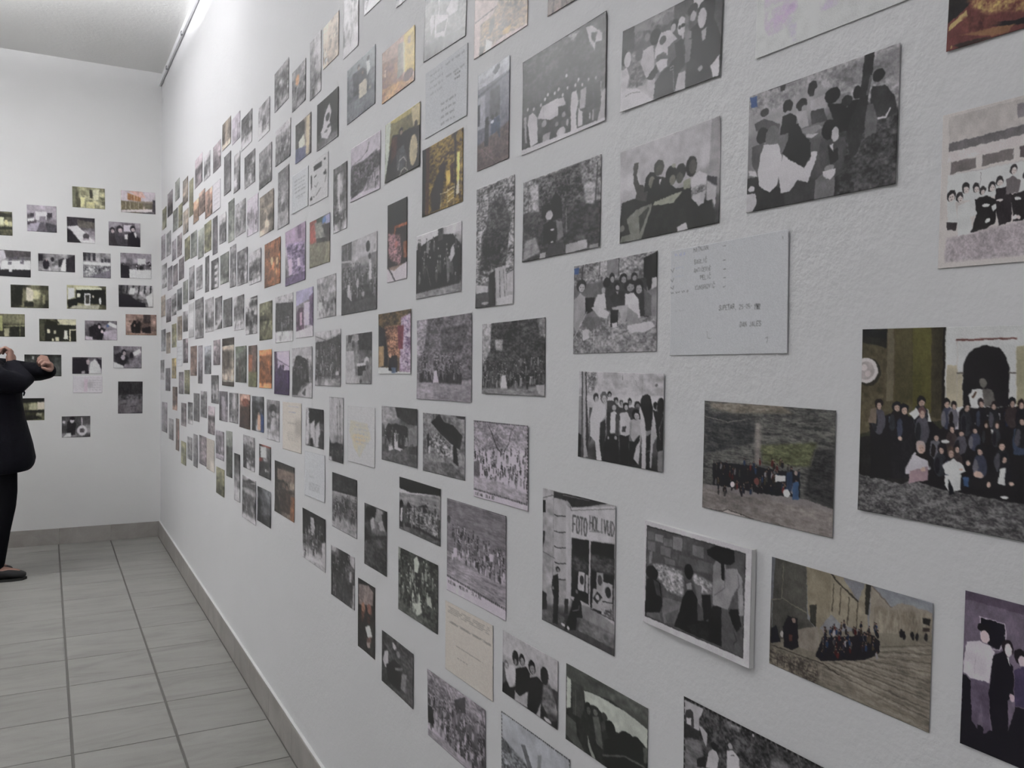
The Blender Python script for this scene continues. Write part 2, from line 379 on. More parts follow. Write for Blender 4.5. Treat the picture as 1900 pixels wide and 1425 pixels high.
# ------------------------------------------------------------------ painting the prints (flat print on real paper)
TINT = {'n': (1.0, 0.98, 1.0), 'p': (1.005, 0.962, 1.012), 's': (1.05, 0.97, 0.90), 'r': (1.08, 0.92, 0.86), 'R': (1.1, 0.9, 0.82), 'O': (1.12, 0.93, 0.80), 'Q': (1.28, 0.86, 0.62), 'o': (1.02, 1.0, 0.82), 'y': (1.12, 1.0, 0.74), 'm': (1.02, 0.95, 0.985), 'b': (0.985, 0.99, 1.025), 'g': (0.99, 1.005, 0.965)}
MIX = [(0.22, 0.2, 0.24), (0.16, 0.17, 0.22), (0.3, 0.28, 0.28), (0.45, 0.2, 0.2), (0.2, 0.26, 0.38), (0.6, 0.58, 0.6), (0.35, 0.3, 0.25), (0.14, 0.13, 0.15)]
GL = {'A': '04 26 44|13 33', 'B': '04 00 30 41 32 02|32 43 34 04', 'C': '41 30 10 01 03 14 34 43', 'D': '00 04 24 42 41 20 00', 'E': '40 00 04 44|02 32', 'F': '40 00 04|02 32', 'G': '41 30 10 01 03 14 34 43 42 22', 'H': '00 04|40 44|02 42', 'I': '20 24', 'J': '30 33 24 14 03', 'K': '00 04|40 02 44', 'L': '00 04 44', 'M': '04 00 22 40 44', 'N': '04 00 44 40', 'O': '10 30 41 43 34 14 03 01 10', 'P': '04 00 30 41 32 02', 'R': '04 00 30 41 32 02|22 44', 'S': '41 30 10 01 12 32 43 34 14 03', 'T': '00 40|20 24', 'U': '00 03 14 34 43 40', 'V': '00 24 40', 'X': '00 44|40 04', 'Z': '00 40 04 44', '0': '10 30 41 43 34 14 03 01 10', '1': '11 20 24', '2': '01 10 30 41 04 44', '3': '00 40 22 43 34 14 03', '4': '30 03 43|31 34', '5': '40 00 02 32 43 34 04', '8': '12 01 10 30 41 32 12 03 14 34 43 32', '9': '42 12 01 10 30 41 43 34 14', '-': '12 32', '.': '24 25', ',': '24 15', ' ': ''}
GL['A'] = '04 20 44|13 33'
GL['Ć'] = GL['C'] + '|19 38'; GL['Č'] = GL['C'] + '|19 28'

class Canvas:
    SS = 2
    def __init__(s, cols, rows, w, h, tint, seed):
        s.H = rows * s.SS; s.W = cols * s.SS; s.w = w; s.h = h; s.t = np.array(TINT[tint]); s.rg = np.random.default_rng(seed)
        s.u = (np.arange(s.W) + 0.5) / s.W; s.v = (np.arange(s.H) + 0.5) / s.H
        s.a = np.ones((s.H, s.W, 3))
    def col(s, c):
        return np.array(c) if isinstance(c, tuple) else (0.07 + 0.93 * c) * s.t
    def grid(s, g):
        rows = [[(int(c) + 0.5) / 10 for c in r] for r in g.split('/')]
        G = np.array(rows); G = np.where(G > 0.93, 0.985, G - 0.11 * (1 - G))
        s.a = s.up(G)[:, :, None] * s.t
    def up(s, G):
        def ax(n, N):
            p = np.clip((np.arange(N) + 0.5) / N * n - 0.5, 0, n - 1); i = np.floor(p).astype(int); i = np.minimum(i, max(n - 2, 0)); f = p - i
            f = np.clip((f - 0.5) * 1.6 + 0.5, 0, 1); f = f * f * (3 - 2 * f); return i, np.minimum(i + 1, n - 1), f
        a, a2, f = ax(G.shape[0], s.H); b, b2, e = ax(G.shape[1], s.W)
        t = G[a][:, b] * (1 - e) + G[a][:, b2] * e; q = G[a2][:, b] * (1 - e) + G[a2][:, b2] * e
        return t * (1 - f[:, None]) + q * f[:, None]
    def noise(s, su, sv, U, V):
        """value noise with cell size su, sv (in u, v) on the sub-range"""
        nu = int((U[-1] - U[0]) / su) + 3; nv = int((V[-1] - V[0]) / sv) + 3
        G = s.rg.random((nv, nu))
        pu = (U - U[0]) / su; pv = (V - V[0]) / sv
        i = pv.astype(int); f = pv - i; j = pu.astype(int); e = pu - j
        f = f * f * (3 - 2 * f); e = e * e * (3 - 2 * e)
        t = G[i][:, j] * (1 - e) + G[i][:, j + 1] * e; q = G[i + 1][:, j] * (1 - e) + G[i + 1][:, j + 1] * e
        return t * (1 - f[:, None]) + q * f[:, None]
    def bb(s, u0, v0, u1, v1):
        return max(0, int(u0 * s.W) - 1), min(s.W, int(u1 * s.W) + 2), max(0, int(v0 * s.H) - 1), min(s.H, int(v1 * s.H) + 2)
    def pmask(s, p):
        P = np.array(p, float).reshape(-1, 2) / 1000
        j0, j1, i0, i1 = s.bb(P[:, 0].min(), P[:, 1].min(), P[:, 0].max(), P[:, 1].max())
        if j1 <= j0 or i1 <= i0: return None
        U = s.u[j0:j1][None, :]; V = s.v[i0:i1][:, None]; m = np.zeros((i1 - i0, j1 - j0), bool)
        for k in range(len(P)):
            (x0, y0), (x1, y1) = P[k], P[(k + 1) % len(P)]
            if y0 == y1: continue
            m ^= ((y0 > V) != (y1 > V)) & (U < (x1 - x0) * (V - y0) / (y1 - y0) + x0)
        return m, (slice(i0, i1), slice(j0, j1))
    def poly(s, c, p):
        r = s.pmask(p)
        if r is not None: s.a[r[1]][r[0]] = s.col(c)
    def ell(s, c, u, v, ru, rv):
        j0, j1, i0, i1 = s.bb(u - ru, v - rv, u + ru, v + rv)
        if j1 <= j0 or i1 <= i0: return
        m = ((s.u[j0:j1][None, :] - u) / ru) ** 2 + ((s.v[i0:i1][:, None] - v) / rv) ** 2 <= 1
        s.a[i0:i1, j0:j1][m] = s.col(c)
    def line(s, c, wd, p, dash=0):
        P = np.array(p, float).reshape(-1, 2) / 1000; asp = s.w / s.h; r = wd / 2000
        r = max(r, 0.55 / s.H)
        for (x0, y0), (x1, y1) in zip(P[:-1], P[1:]):
            L = math.hypot((x1 - x0) * asp, y1 - y0)
            if L < 1e-6: continue
            ru = max(r / asp, 0.55 / s.W)
            j0, j1, i0, i1 = s.bb(min(x0, x1) - ru, min(y0, y1) - r, max(x0, x1) + ru, max(y0, y1) + r)
            if j1 <= j0 or i1 <= i0: continue
            X = (s.u[j0:j1][None, :] - x0) * asp; Y = s.v[i0:i1][:, None] - y0
            dx, dy = (x1 - x0) * asp / L, (y1 - y0) / L
            t = np.clip(X * dx + Y * dy, 0, L)
            ex, ey = X - t * dx, Y - t * dy
            m = (ex / (ru * asp)) ** 2 + (ey / r) ** 2 <= 1
            if dash: m &= ((t % dash) < dash * 0.6)
            s.a[i0:i1, j0:j1][m] = s.col(c)
    def tex(s, lo, hi, su, sv, p):
        r = s.pmask(p)
        if r is None: return
        m, (si, sj) = r; U = s.u[sj]; V = s.v[si]
        su, sv = max(su / 1000, 1.2 / s.W), max(sv / 1000, 1.2 / s.H)
        n = 0.3 * s.noise(su * 3.3, sv * 3.3, U, V) + 0.4 * s.noise(su, sv, U, V) + 0.3 * s.noise(max(su * 0.4, 1 / s.W), max(sv * 0.4, 1 / s.H), U, V)
        n = np.clip((n - 0.5) * 2.1 + 0.5, 0, 1)[:, :, None]
        f = s.col(lo) * (1 - n) + s.col(hi) * n
        w = m.astype(float)
        for ax, N in ((0, s.H), (1, s.W)):      # soft border
            r = max(1, int(0.014 * N))
            c = np.cumsum(np.concatenate([np.repeat(np.take(w, [0], ax), r + 1, ax), w, np.repeat(np.take(w, [-1], ax), r, ax)], ax), ax); k = w.shape[ax]
            w = (np.take(c, range(2 * r + 1, 2 * r + 1 + k), ax) - np.take(c, range(0, k), ax)) / (2 * r + 1)
        w = np.clip(w, 0, 1)[:, :, None]
        s.a[si, sj] = s.a[si, sj] * (1 - w) + f * w
    def crowd(s, q, n, hs, lo, hi, pal):
        q = np.array(q).reshape(4, 2) / 1000; hv = hs / 1000 * 0.5; hu = hv * s.h / s.w * 0.78
        pts = sorted(((s.rg.random(), s.rg.random()) for _ in range(n)), key=lambda t: t[1])
        for a, b in pts:
            p = (q[0] * (1 - a) + q[1] * a) * (1 - b) + (q[2] * (1 - a) + q[3] * a) * b
            k = 0.85 + 0.3 * s.rg.random()
            c = tuple(np.array(MIX[s.rg.integers(len(MIX))]) * (0.7 + 0.5 * s.rg.random())) if pal else lo + (min(hi + 0.12, 0.95) - lo) * s.rg.random() ** 1.2
            s.ell(c, p[0], p[1] + 3.3 * hv, hu * 1.65 * k, hv * 2.6)
            s.ell((0.16, 0.14, 0.15) if pal else 0.13, p[0], p[1], hu * k, hv)
            s.ell((0.66, 0.53, 0.48) if pal else 0.62 + 0.33 * s.rg.random(), p[0] + hu * (0.3 * s.rg.random() - 0.1), p[1] + hv * 0.35, hu * 0.66 * k, hv * 0.66)
    def streak(s, k):
        """loose figure-like flecks: small upright forms over the lower part of the picture"""
        amp = k * 0.045
        n = s.noise(max(0.07, 1.3 / s.W), max(0.09, 1.3 / s.H), s.u, s.v) * 0.6 + s.noise(max(0.04, 1 / s.W), max(0.035, 1 / s.H), s.u, s.v) * 0.4 - 0.5
        env = np.clip(1.3 - s.a.mean(2), 0.03, 1)
        s.a *= (1 + (n * 2 * amp * env * 2.0))[:, :, None]
        for _ in range(3 * k):
            u, v = s.rg.random(), 0.3 + 0.6 * s.rg.random() ** 0.8; ru = max(0.02 + 0.05 * s.rg.random(), 0.7 / s.W); rv = 0.05 + 0.12 * s.rg.random()
            f = 0.74 if s.rg.random() < 0.62 else 1.22
            for dv, a_, b_, g in ((0, 1, 1, f), (-rv * 1.05, 0.6, 0.3, 1.18 if f < 1 else 0.75)):
                j0, j1, i0, i1 = s.bb(u - ru * a_, v + dv - rv * b_, u + ru * a_, v + dv + rv * b_)
                if j1 <= j0 or i1 <= i0: continue
                m = ((s.u[j0:j1][None, :] - u) / (ru * a_)) ** 2 + ((s.v[i0:i1][:, None] - v - dv) / (rv * b_)) ** 2 <= 1
                q = s.a[i0:i1, j0:j1]; q[m] = np.minimum(q[m] * g, 0.97)
    def text(s, t, u, v, hv, c, adv):
        for ch in t:
            for st in GL.get(ch, '').split('|'):
                p = []
                for d in st.split():
                    gx, gy = int(d[0]) / 4, int(d[1]) / 4
                    if d[1] in '89': gy = -0.45 if d[1] == '8' else -0.2
                    p += [u + gx * adv * 0.7 + (s.rg.random() - 0.5) * adv * 0.05 * s.wob, v - hv + gy * hv + (s.rg.random() - 0.5) * hv * 0.08 * s.wob]
                if p: s.line(c, max(hv * 0.105 * s.bold, 3), p)
            u += adv
    wob = 1.0; bold = 1.0; mott = 0.34; warp = 0.5; fine = 0.8
    def script(s, u0, v0, u1, v1, n, c):
        for i in range(n):
            v = v0 + (v1 - v0) * (i + 0.5) / n; u = u0 + (u1 - u0) * 0.08 * s.rg.random(); lh = min((v1 - v0) / n * 0.28, 22)
            while u < u1 - 20:
                wl = min(u1 - u, (u1 - u0) * (0.12 + 0.2 * s.rg.random())); k = max(4, int(wl / max(9, lh * 0.5)))
                p = []
                for j in range(k): p += [u + wl * j / k, v + lh * (1 if j % 2 else -1) * (0.35 + 0.65 * s.rg.random())]
                s.line(c, max(4, lh * 0.3), p); u += wl + (u1 - u0) * 0.05
    def run(s, ops):
        for o in ops:
            k = o[0]
            if k == 'P': s.poly(o[1], o[2])
            elif k == 'E': s.ell(o[1], o[2] / 1000, o[3] / 1000, o[4] / 1000, o[5] / 1000)
            elif k == 'S': s.line(o[1], o[2], o[3])
            elif k == 'T': s.tex(*o[1:])
            elif k == 'C': s.crowd(*o[1:])
            elif k == 'W': s.script(*o[1:])
            elif k == 'D': s.line(o[1], 22, list(o[2]) + list(o[2][:2]), dash=0.042)
            elif k == 'X':
                big = o[1] in ('FOTO', 'HOLIVUD'); s.wob = 0 if big else 1.0; s.bold = 1.3 if big else 1.0
                s.text(o[1], o[2], o[3], o[4], o[5], o[6])
    def final(s):
        a = s.a
        for ax in (0, 1):      # slightly soft, like an enlarged snapshot
            p = np.concatenate([np.take(a, [0], ax), a, np.take(a, [-1], ax)], ax); n = a.shape[ax]
            a = 0.27 * np.take(p, range(n), ax) + 0.46 * a + 0.27 * np.take(p, range(2, n + 2), ax)
        if s.warp:             # hand-held softness: outlines wander a little
            q = s.warp / s.h * 0.001
            du = s.noise(0.03, 0.036, s.u, s.v) + s.noise(0.014, 0.017, s.u, s.v) - 1.0; dv = s.noise(0.03, 0.036, s.u, s.v) + s.noise(0.014, 0.017, s.u, s.v) - 1.0
            I = np.clip((np.arange(s.H)[:, None] + dv * 2 * q * s.H).astype(int), 0, s.H - 1); J = np.clip((np.arange(s.W)[None, :] + du * 2 * q * s.h / s.w * s.W).astype(int), 0, s.W - 1)
            a = a[I, J]
        m = 0.5 * s.noise(0.22, 0.3, s.u, s.v) + 0.5 * s.noise(max(0.05, 1 / s.W), max(0.06, 1 / s.H), s.u, s.v) - 0.5
        a = a * (1 + m * s.mott * np.clip(1.5 - a.mean(2), 0.1, 1))[:, :, None]
        if s.fine:             # grain-sized forms and a print-like contrast curve
            g = s.noise(3.0 / s.W, 5.0 / s.H, s.u, s.v) * 0.55 + s.noise(7.0 / s.W, 11.0 / s.H, s.u, s.v) * 0.45 - 0.5
            a = a * (1 + g * s.fine * np.clip(1.02 - a.mean(2), 0.0, 0.75))[:, :, None]
            k = np.clip(a.mean(2), 0.05, 1)[:, :, None]; c = np.clip(0.5 + (k - 0.5) * 1.16, 0.16, 0.97); a = a * np.where(k > 0.93, np.maximum(c, k), c) / k
        a = a.reshape(s.H // 2, 2, s.W // 2, 2, 3).mean((1, 3))
        a = a * (1 + (s.rg.random(a.shape[:2])[:, :, None] - 0.5) * 0.07)
        return np.clip(a, 0.03, 1.02) ** 2.2 * 0.80

def print_mesh(name, w, h, cols, rows, rgb, rg, z0, curl):
    """sheet of paper: a fine front surface with a slight curl and cut edges; colour per vertex"""
    nx, ny = cols, rows
    u = np.linspace(0, 1, nx); v = np.linspace(0, 1, ny)
    U, V = np.meshgrid(u, v)
    cu = np.array([rg.random() for _ in range(4)]) ** 2 * curl
    z = z0 + cu[0] * np.clip(U - 0.55, 0, 1) ** 2 * 4 + cu[1] * np.clip(0.45 - U, 0, 1) ** 2 * 4 + cu[2] * np.clip(V - 0.6, 0, 1) ** 2 * 5 + cu[3] * np.clip(0.3 - V, 0, 1) ** 2 * 8
    z = z + 0.0002 * np.sin(U * 7 + rg.random() * 6) * np.sin(V * 5 + rg.random() * 6)
    F = np.stack([(U - 0.5) * w, (0.5 - V) * h, z], -1).reshape(-1, 3)
    idx = np.arange(nx * ny).reshape(ny, nx)
    fq = np.stack([idx[:-1, :-1], idx[1:, :-1], idx[1:, 1:], idx[:-1, 1:]], -1).reshape(-1, 4)
    loop = np.concatenate([idx[0, :-1], idx[:-1, -1], idx[-1, :0:-1], idx[:0:-1, 0]])
    B = F[loop].copy(); B[:, 2] -= 0.0005
    nb = len(loop); bi = nx * ny + np.arange(nb)
    sq = np.stack([loop, np.roll(loop, -1), np.roll(bi, -1), bi], -1)
    quads = np.concatenate([fq, sq]); co = np.concatenate([F, B])
    me = bpy.data.meshes.new(name)
    nq = len(quads)
    me.vertices.add(len(co)); me.vertices.foreach_set('co', co.astype(np.float32).ravel())
    me.loops.add(nq * 4); me.loops.foreach_set('vertex_index', quads.ravel().astype(np.int32))
    me.polygons.add(nq)
    st = np.arange(nq) * 4
    me.polygons.foreach_set('loop_start', st.astype(np.int32))
    me.polygons.foreach_set('use_smooth', np.concatenate([np.ones(len(fq), bool), np.zeros(nb, bool)]))
    me.update(calc_edges=True)
    at = me.color_attributes.new('Col', 'FLOAT_COLOR', 'POINT')
    c = np.full((len(co), 4), 0.74, np.float32); c[:nx * ny, :3] = rgb.reshape(-1, 3); c[:, 3] = 1
    at.data.foreach_set('color', c.ravel())
    return me

PRINTS=[
(0,-5.0423,2.3657,0.2598,0.1580,0.003,'m','89/88/54/55/56/66',4,12,42,'pale-topped faded print of a standing crowd',0,[]),
(0,-4.7580,2.3395,0.1947,0.1301,-0.007,'n','98/76/55/46/77',5,10,36,'small grey print of scattered figures',0,[]),
(0,-4.4635,2.3313,0.2110,0.1306,0.006,'m','77/68/57/45/55',4,12,39,'dark mauve print with one bright streak',0,[]),
(0,-4.2091,2.3876,0.2194,0.1243,-0.019,'s','576/575/475/565/899',3,14,39,'brown striped print with a white lower margin',0,[]),
(0,-3.9791,2.3617,0.1818,0.1149,0.001,'p','888/878/787/788/777',2,13,38,'washed lavender print with one thin upright',0,[]),
(0,-3.7497,2.3011,0.2233,0.1345,-0.004,'n','446/445/558/654/978/999',5,18,47,'dark print with a white ground below',0,[]),
(0,-3.4198,2.2716,0.1972,0.1285,0.004,'n','867/777/766/947/968/999',6,18,49,'pale woodland print with a dark figure',0,[]),
(0,-4.1784,2.1970,0.1704,0.1815,0.001,'n','55/44/45/56/55',2,11,57,'plain dark grey upright print',0,[]),
(0,-3.9505,2.1626,0.1384,0.1664,0.002,'n','88/76/56/74/94/64',5,10,55,'grey print with white shirts in a row',0,[]),
(0,-3.6809,2.1262,0.2097,0.1332,0.002,'n','445/447/465/574/775',6,17,47,'dark print with white blouses',0,[]),
(0,-3.3915,2.0845,0.2157,0.1435,0.014,'n','667/656/656/556/656/444',4,21,55,'grey courtyard print with a dark lower rim',0,[]),
(0,-5.9097,2.4019,0.1975,0.1252,0.002,'g','67/66/65/64',2,8,29,'small faded green and mauve print',0,[]),
(0,-5.5483,2.3364,0.2159,0.1489,-0.001,'s','55/56/67/87/55/44',4,8,36,'brown print with a white spot',0,[]),
(0,-5.3142,2.2603,0.1542,0.2113,0.001,'o','66/66/55/55/55',2,8,54,'slender plain olive print',0,[]),
(0,-6.2831,2.3680,0.2733,0.1606,-0.012,'p','66/55/44/33/43',3,8,35,'small dark magenta print',0,[]),
(0,-6.5916,2.3094,0.2273,0.1451,-0.007,'o','55/44/45/65/65',3,8,30,'dark green-brown print beside the room corner',0,[]),
(0,-6.0090,2.2218,0.2180,0.1386,-0.010,'g','54/44/45/55/56',3,8,31,'dark teal print of a huddle',0,[]),
(0,-5.7673,2.2205,0.1830,0.1408,-0.004,'o','65/65/55/54/65',3,8,33,'brown and olive print',0,[]),
(0,-5.5305,2.1490,0.2207,0.1385,0.006,'s','67/66/67/65/54',4,8,34,'tan print darker at its foot',0,[]),
(0,-5.1271,2.1554,0.1979,0.1223,0.007,'O','89/87/55/55/66',3,9,32,'orange-brown print under a white sky',0,[]),
(0,-4.9212,2.1745,0.2019,0.1233,0.002,'r','97/65/55/44/55/55',5,10,33,'sepia crowd print with a bleached corner',0,[]),
(0,-4.7014,2.1395,0.2182,0.1403,0.002,'R','869/768/756/545/555/554',5,11,40,'rust-red print of a seated group',0,[]),
(0,-4.0766,1.9655,0.1438,0.1868,0.003,'g','55/55/56/56/67',3,10,60,'tall hazy grey-green print',0,[]),
(0,-3.8695,1.9501,0.2228,0.1426,0.006,'n','786/775/665/566/776',6,17,48,'grey print of people below a dark tree',0,[]),
(0,-3.6189,1.9280,0.2133,0.1538,0.000,'p','999/988/768/767/878/988',5,18,55,'bleached print of dark-coated figures',0,[]),
(0,-3.3626,1.9015,0.2381,0.1529,0.010,'s','655/546/576/574/595/974',4,23,59,'brown print of people in long coats',0,[]),
(0,-6.6595,2.1122,0.2443,0.1724,-0.002,'p','67/56/56/55/56',3,8,35,'small mauve-grey print by the room corner',0,[]),
(0,-6.3487,2.1034,0.2453,0.1601,0.004,'n','56/66/55/56/67',3,8,34,'plain grey small print near the corner',0,[]),
(0,-6.0662,2.0315,0.1945,0.1300,0.013,'p','67/67/56/45',3,8,29,'small grey print with a dark foot',0,[]),
(0,-5.7973,2.0366,0.2132,0.1374,0.005,'m','67/66/55/55/66',5,8,32,'small reddish-grey crowd print',0,[]),
(0,-5.4609,1.9799,0.2186,0.1340,0.013,'o','57/65/45/44/55',3,8,33,'dark olive print with a pale corner',0,[]),
(0,-5.1975,1.9773,0.2174,0.1435,0.004,'g','46/56/46/56/66',3,9,37,'green print fading to violet',0,[]),
(0,-4.9510,1.9563,0.1870,0.1566,0.006,'g','88/77/56/55/55',4,9,42,'print fading from white sky to dark green',0,[]),
(0,-4.7220,1.9662,0.2184,0.1535,0.003,'o','566/566/554/545/565',5,11,43,'dense olive-brown crowd print',0,[]),
(0,-4.5022,1.9478,0.1392,0.1838,0.010,'p','44/45/55/45/45',2,8,54,'tall dark violet print',0,[]),
(0,-4.2924,1.9575,0.1796,0.1365,0.001,'n','999/877/544/555/665/766',6,11,42,'white-skied print of a dark group',0,[]),
(0,-4.0281,1.7560,0.1394,0.1853,0.015,'n','77/55/56/56/67/67',6,9,60,'tall grey street crowd print',0,[]),
(0,-3.8179,1.7347,0.2180,0.1497,0.013,'n','565/547/547/556/648/757',7,17,51,'black and white crowd print with a bleached right side',0,[]),
(0,-3.5618,1.7137,0.2243,0.1304,0.020,'n','888/887/655/444/455/566/999',7,19,47,'group print under a wide pale wall',0,[]),
(0,-3.2607,1.7027,0.2582,0.1673,0.016,'Q','555/454/555/474/445/455',5,26,66,'red-brown print of a seated party',0,[('C',[41,265,973,394,41,513,973,631],13,67,0.2,0.5,''),('E',(0.93,0.84,0.68),464,445,79,93),('E',(0.93,0.84,0.68),771,486,65,87),('P',(0.63,0.48,0.37),[589,583,700,597,672,955,600,947])]),
(0,-4.2394,1.7626,0.2164,0.1406,0.010,'g','556/555/455/455/544/765',2,13,44,'smooth grey-green doorway print',0,[]),
(0,-4.5016,1.7567,0.2083,0.1456,0.009,'n','444/447/448/447/448/447',2,12,43,'dark print with a chain of pink squares',0,[('P',(1.0,0.98,1.0),[476,224,851,216,851,327,476,332]),('P',(1.0,0.98,1.0),[476,435,851,425,851,536,476,542]),('P',(1.0,0.98,1.0),[476,633,851,622,851,733,476,741]),('P',(1.0,0.98,1.0),[476,844,851,831,851,942,476,951])]),
(0,-4.7374,1.7738,0.1296,0.1864,0.005,'n','44/46/46/55/55',4,8,52,'narrow dark print with pale bars',0,[]),
(0,-4.9969,1.7736,0.2095,0.1271,0.015,'n','76/65/66/85/67/88',6,10,34,'white and grey snowy print',0,[]),
(0,-5.2727,1.7639,0.1975,0.1891,0.005,'n','77/65/56/66/44',4,8,48,'tall grey print with a blackened foot',0,[]),
(0,-5.7133,1.8816,0.2229,0.1327,0.011,'m','66/55/55/44/45',3,8,31,'dark brown print with a mauve top',0,[]),
(0,-5.9919,1.8631,0.2272,0.1351,0.006,'m','45/56/66/66/55',3,8,30,'small smooth pinkish-grey print',0,[]),
(0,-6.2616,1.8614,0.2432,0.1570,0.007,'p','55/66/66/66/67',2,8,34,'smooth grey-violet small print',0,[]),
(0,-6.5724,1.9009,0.2627,0.1683,-0.003,'n','64/87/75/89/65',6,8,35,'contrasty black and white small print by the corner',0,[]),
(0,-6.6515,1.6905,0.2565,0.1494,0.014,'s','77/66/66/67',3,8,30,'small tan print by the corner',0,[]),
(0,-6.3370,1.6465,0.2529,0.1591,0.011,'p','66/66/65/44',3,8,34,'mauve print with a dark lower half',0,[]),
(0,-6.0529,1.6728,0.2318,0.1401,0.021,'n','87/55/43/58/75',6,8,31,'dark print with white legs',0,[]),
(0,-5.7918,1.6960,0.2134,0.1354,0.017,'b','66/44/34/54',3,8,31,'dark navy small print',0,[]),
(0,-5.5301,1.7255,0.2101,0.1369,0.010,'g','57/57/56/56/66',2,8,33,'green print with a red side',0,[]),
(0,-4.9899,1.5492,0.2927,0.2194,0.022,'n','555/445/666/565/566/555/865/555',4,13,59,'dark print with a heavy charcoal border',0,[('S',0.72,13,[109,172,937,175,921,955,126,935,109,172])]),
(0,-4.6611,1.5572,0.2582,0.1735,0.016,'n','777/687/677/576/565/555/888',5,13,49,'grey alley print with a pale lower rim',0,[]),
(0,-4.3907,1.5582,0.1918,0.1565,0.021,'n','655/565/565/566/569/694/944',4,11,47,'dark print cut by a white diagonal',0,[('P',0.92,[40,926,952,598,981,704,170,1007])]),
(0,-4.1519,1.5503,0.2207,0.1313,0.017,'n','444/444/444/544/645/644',3,14,41,'nearly black print with a pale figure',0,[]),
(0,-3.8841,1.5401,0.2181,0.1495,0.015,'n','855/855/555/554/666/999/999',6,16,50,'print with dark trees over white snow',0,[]),
(0,-3.6267,1.5199,0.2246,0.1512,0.016,'n','977/944/867/548/444/545/757/948',7,19,54,'crowd print before a white house with windows',0,[('P',0.2,[515,89,633,85,633,187,515,190]),('P',0.2,[769,110,959,109,959,230,781,221]),('P',0.25,[426,10,988,5,988,55,456,49])]),
(0,-3.3630,1.4904,0.2182,0.1447,0.023,'o','565/554/344/465/455/455',5,21,55,'olive-gold print of small figures',0,[]),
(0,-3.0754,1.4907,0.2560,0.1670,0.022,'n','888/887/444/455/454/444/999/999',7,29,69,'long row of people before a dark hall',0,[('P',0.28,[11,131,990,204,990,780,11,740]),('C',[38,362,942,423,38,562,942,610],18,58,0.25,0.6,'')]),
(0,-6.6309,1.4437,0.2556,0.1565,0.019,'b','65/66/66/76',4,8,32,'small blue-grey print by the corner',0,[]),
(0,-6.3437,1.4238,0.2240,0.1442,0.022,'s','55/66/66/67',3,8,31,'small brown-grey print with a dark top',0,[]),
(0,-6.0391,1.4701,0.2313,0.1534,0.018,'o','66/46/67/66/56',5,8,34,'small striped olive print',0,[]),
(0,-5.7667,1.5131,0.2059,0.1501,0.012,'s','66/55/46/55/66',3,8,35,'small brown interior print',0,[]),
(0,-5.5252,1.5496,0.1958,0.1246,0.011,'n','68/66/45/45/44',3,8,30,'grey print darkening to its foot',0,[]),
(0,-5.5149,1.3712,0.2040,0.1471,0.024,'m','48/45/46/46/44',4,8,36,'small maroon print with pale uprights',0,[]),
(0,-5.1905,1.3145,0.2389,0.1695,0.021,'r','55/56/55/65/55',4,10,44,'red-brown print with a pale hem',0,[]),
(0,-4.9415,1.2976,0.1408,0.2068,0.024,'p','67/66/66/55/45',4,8,56,'slender faded blue-violet print',0,[]),
(0,-4.7017,1.3252,0.2053,0.1463,0.026,'b','888/877/545/445/455/554',5,10,41,'navy crowd print under pale sky',0,[]),
(0,-4.4353,1.3654,0.1921,0.1237,0.026,'m','67/76/66/65/55',5,11,37,'pinkish-grey print of a bright face',0,[]),
(0,-4.1385,1.3221,0.2963,0.2227,0.015,'s','444/888/445/445/455/567/898/444',4,19,71,'large dark print in a cream inner frame',0,[('P',0.27,[0,0,1000,0,1000,154,0,171]),('P',0.3,[0,924,1000,890,1000,1000,0,1000]),('S',(1.0,1.0,0.93),12,[180,170,908,157,875,886,91,895])]),
(0,-3.8329,1.3164,0.2357,0.1568,0.022,'g','665/654/544/454/444/444',4,18,53,'print of a green sloping roof',0,[('P',(0.52,0.55,0.49),[0,0,970,0,509,149,32,224]),('P',(0.36,0.31,0.29),[321,376,447,375,447,978,321,982])]),
(0,-3.5930,1.3126,0.1666,0.1688,0.022,'r','455/455/454/554/555',3,14,61,'dark print with an orange coat',0,[('P',(0.72,0.47,0.36),[0,213,457,230,417,610,0,631]),('P',(0.51,0.51,0.39),[0,640,962,628,947,985,0,992])]),
(0,-3.3587,1.3060,0.2138,0.1474,0.026,'Q','888/555/455/555/555/555/898',4,20,56,'orange-brown print with a torn white hem',0,[]),
(0,-3.1006,1.2973,0.2205,0.1556,0.020,'p','488/448/777/445/343/334/334',3,24,64,'purple print of a staircase',0,[('P',(0.97,0.91,0.99),[173,11,988,10,977,437,236,414]),('P',(0.4,0.34,0.43),[13,0,173,0,236,414,13,462]),('S',(0.38,0.32,0.42),18,[173,181,960,356]),('S',(0.47,0.41,0.51),8,[236,202,223,414]),('S',(0.47,0.41,0.51),8,[324,222,311,412]),('S',(0.47,0.41,0.51),8,[410,242,398,410]),('S',(0.47,0.41,0.51),8,[496,261,484,408]),('S',(0.47,0.41,0.51),8,[581,281,569,406]),('S',(0.47,0.41,0.51),8,[666,300,654,404]),('S',(0.47,0.41,0.51),8,[749,319,737,402]),('S',(0.47,0.41,0.51),8,[832,338,820,400]),('P',(0.33,0.27,0.4),[13,505,392,326,575,447,988,436,965,1002,0,1000]),('E',(0.27,0.22,0.32),422,367,61,58),('E',(0.27,0.22,0.32),575,364,60,58)]),
(0,-6.7018,1.2303,0.2695,0.1429,0.027,'n','55/55/66/78/88',3,8,29,'print with a dark top fading to white at the corner',0,[]),
(0,-6.3581,1.1713,0.2555,0.1569,0.030,'p','55/55/54/55/44',3,8,33,'small dark mauve print',0,[]),
(0,-6.0400,1.2549,0.2148,0.1323,0.027,'y','68/67/66/56/67',3,8,29,'small warm tan-gold print',0,[]),
(0,-5.6995,1.1706,0.2143,0.1364,0.029,'p','55/66/67/65/55',3,8,32,'grey-violet small print with a pale middle',0,[]),
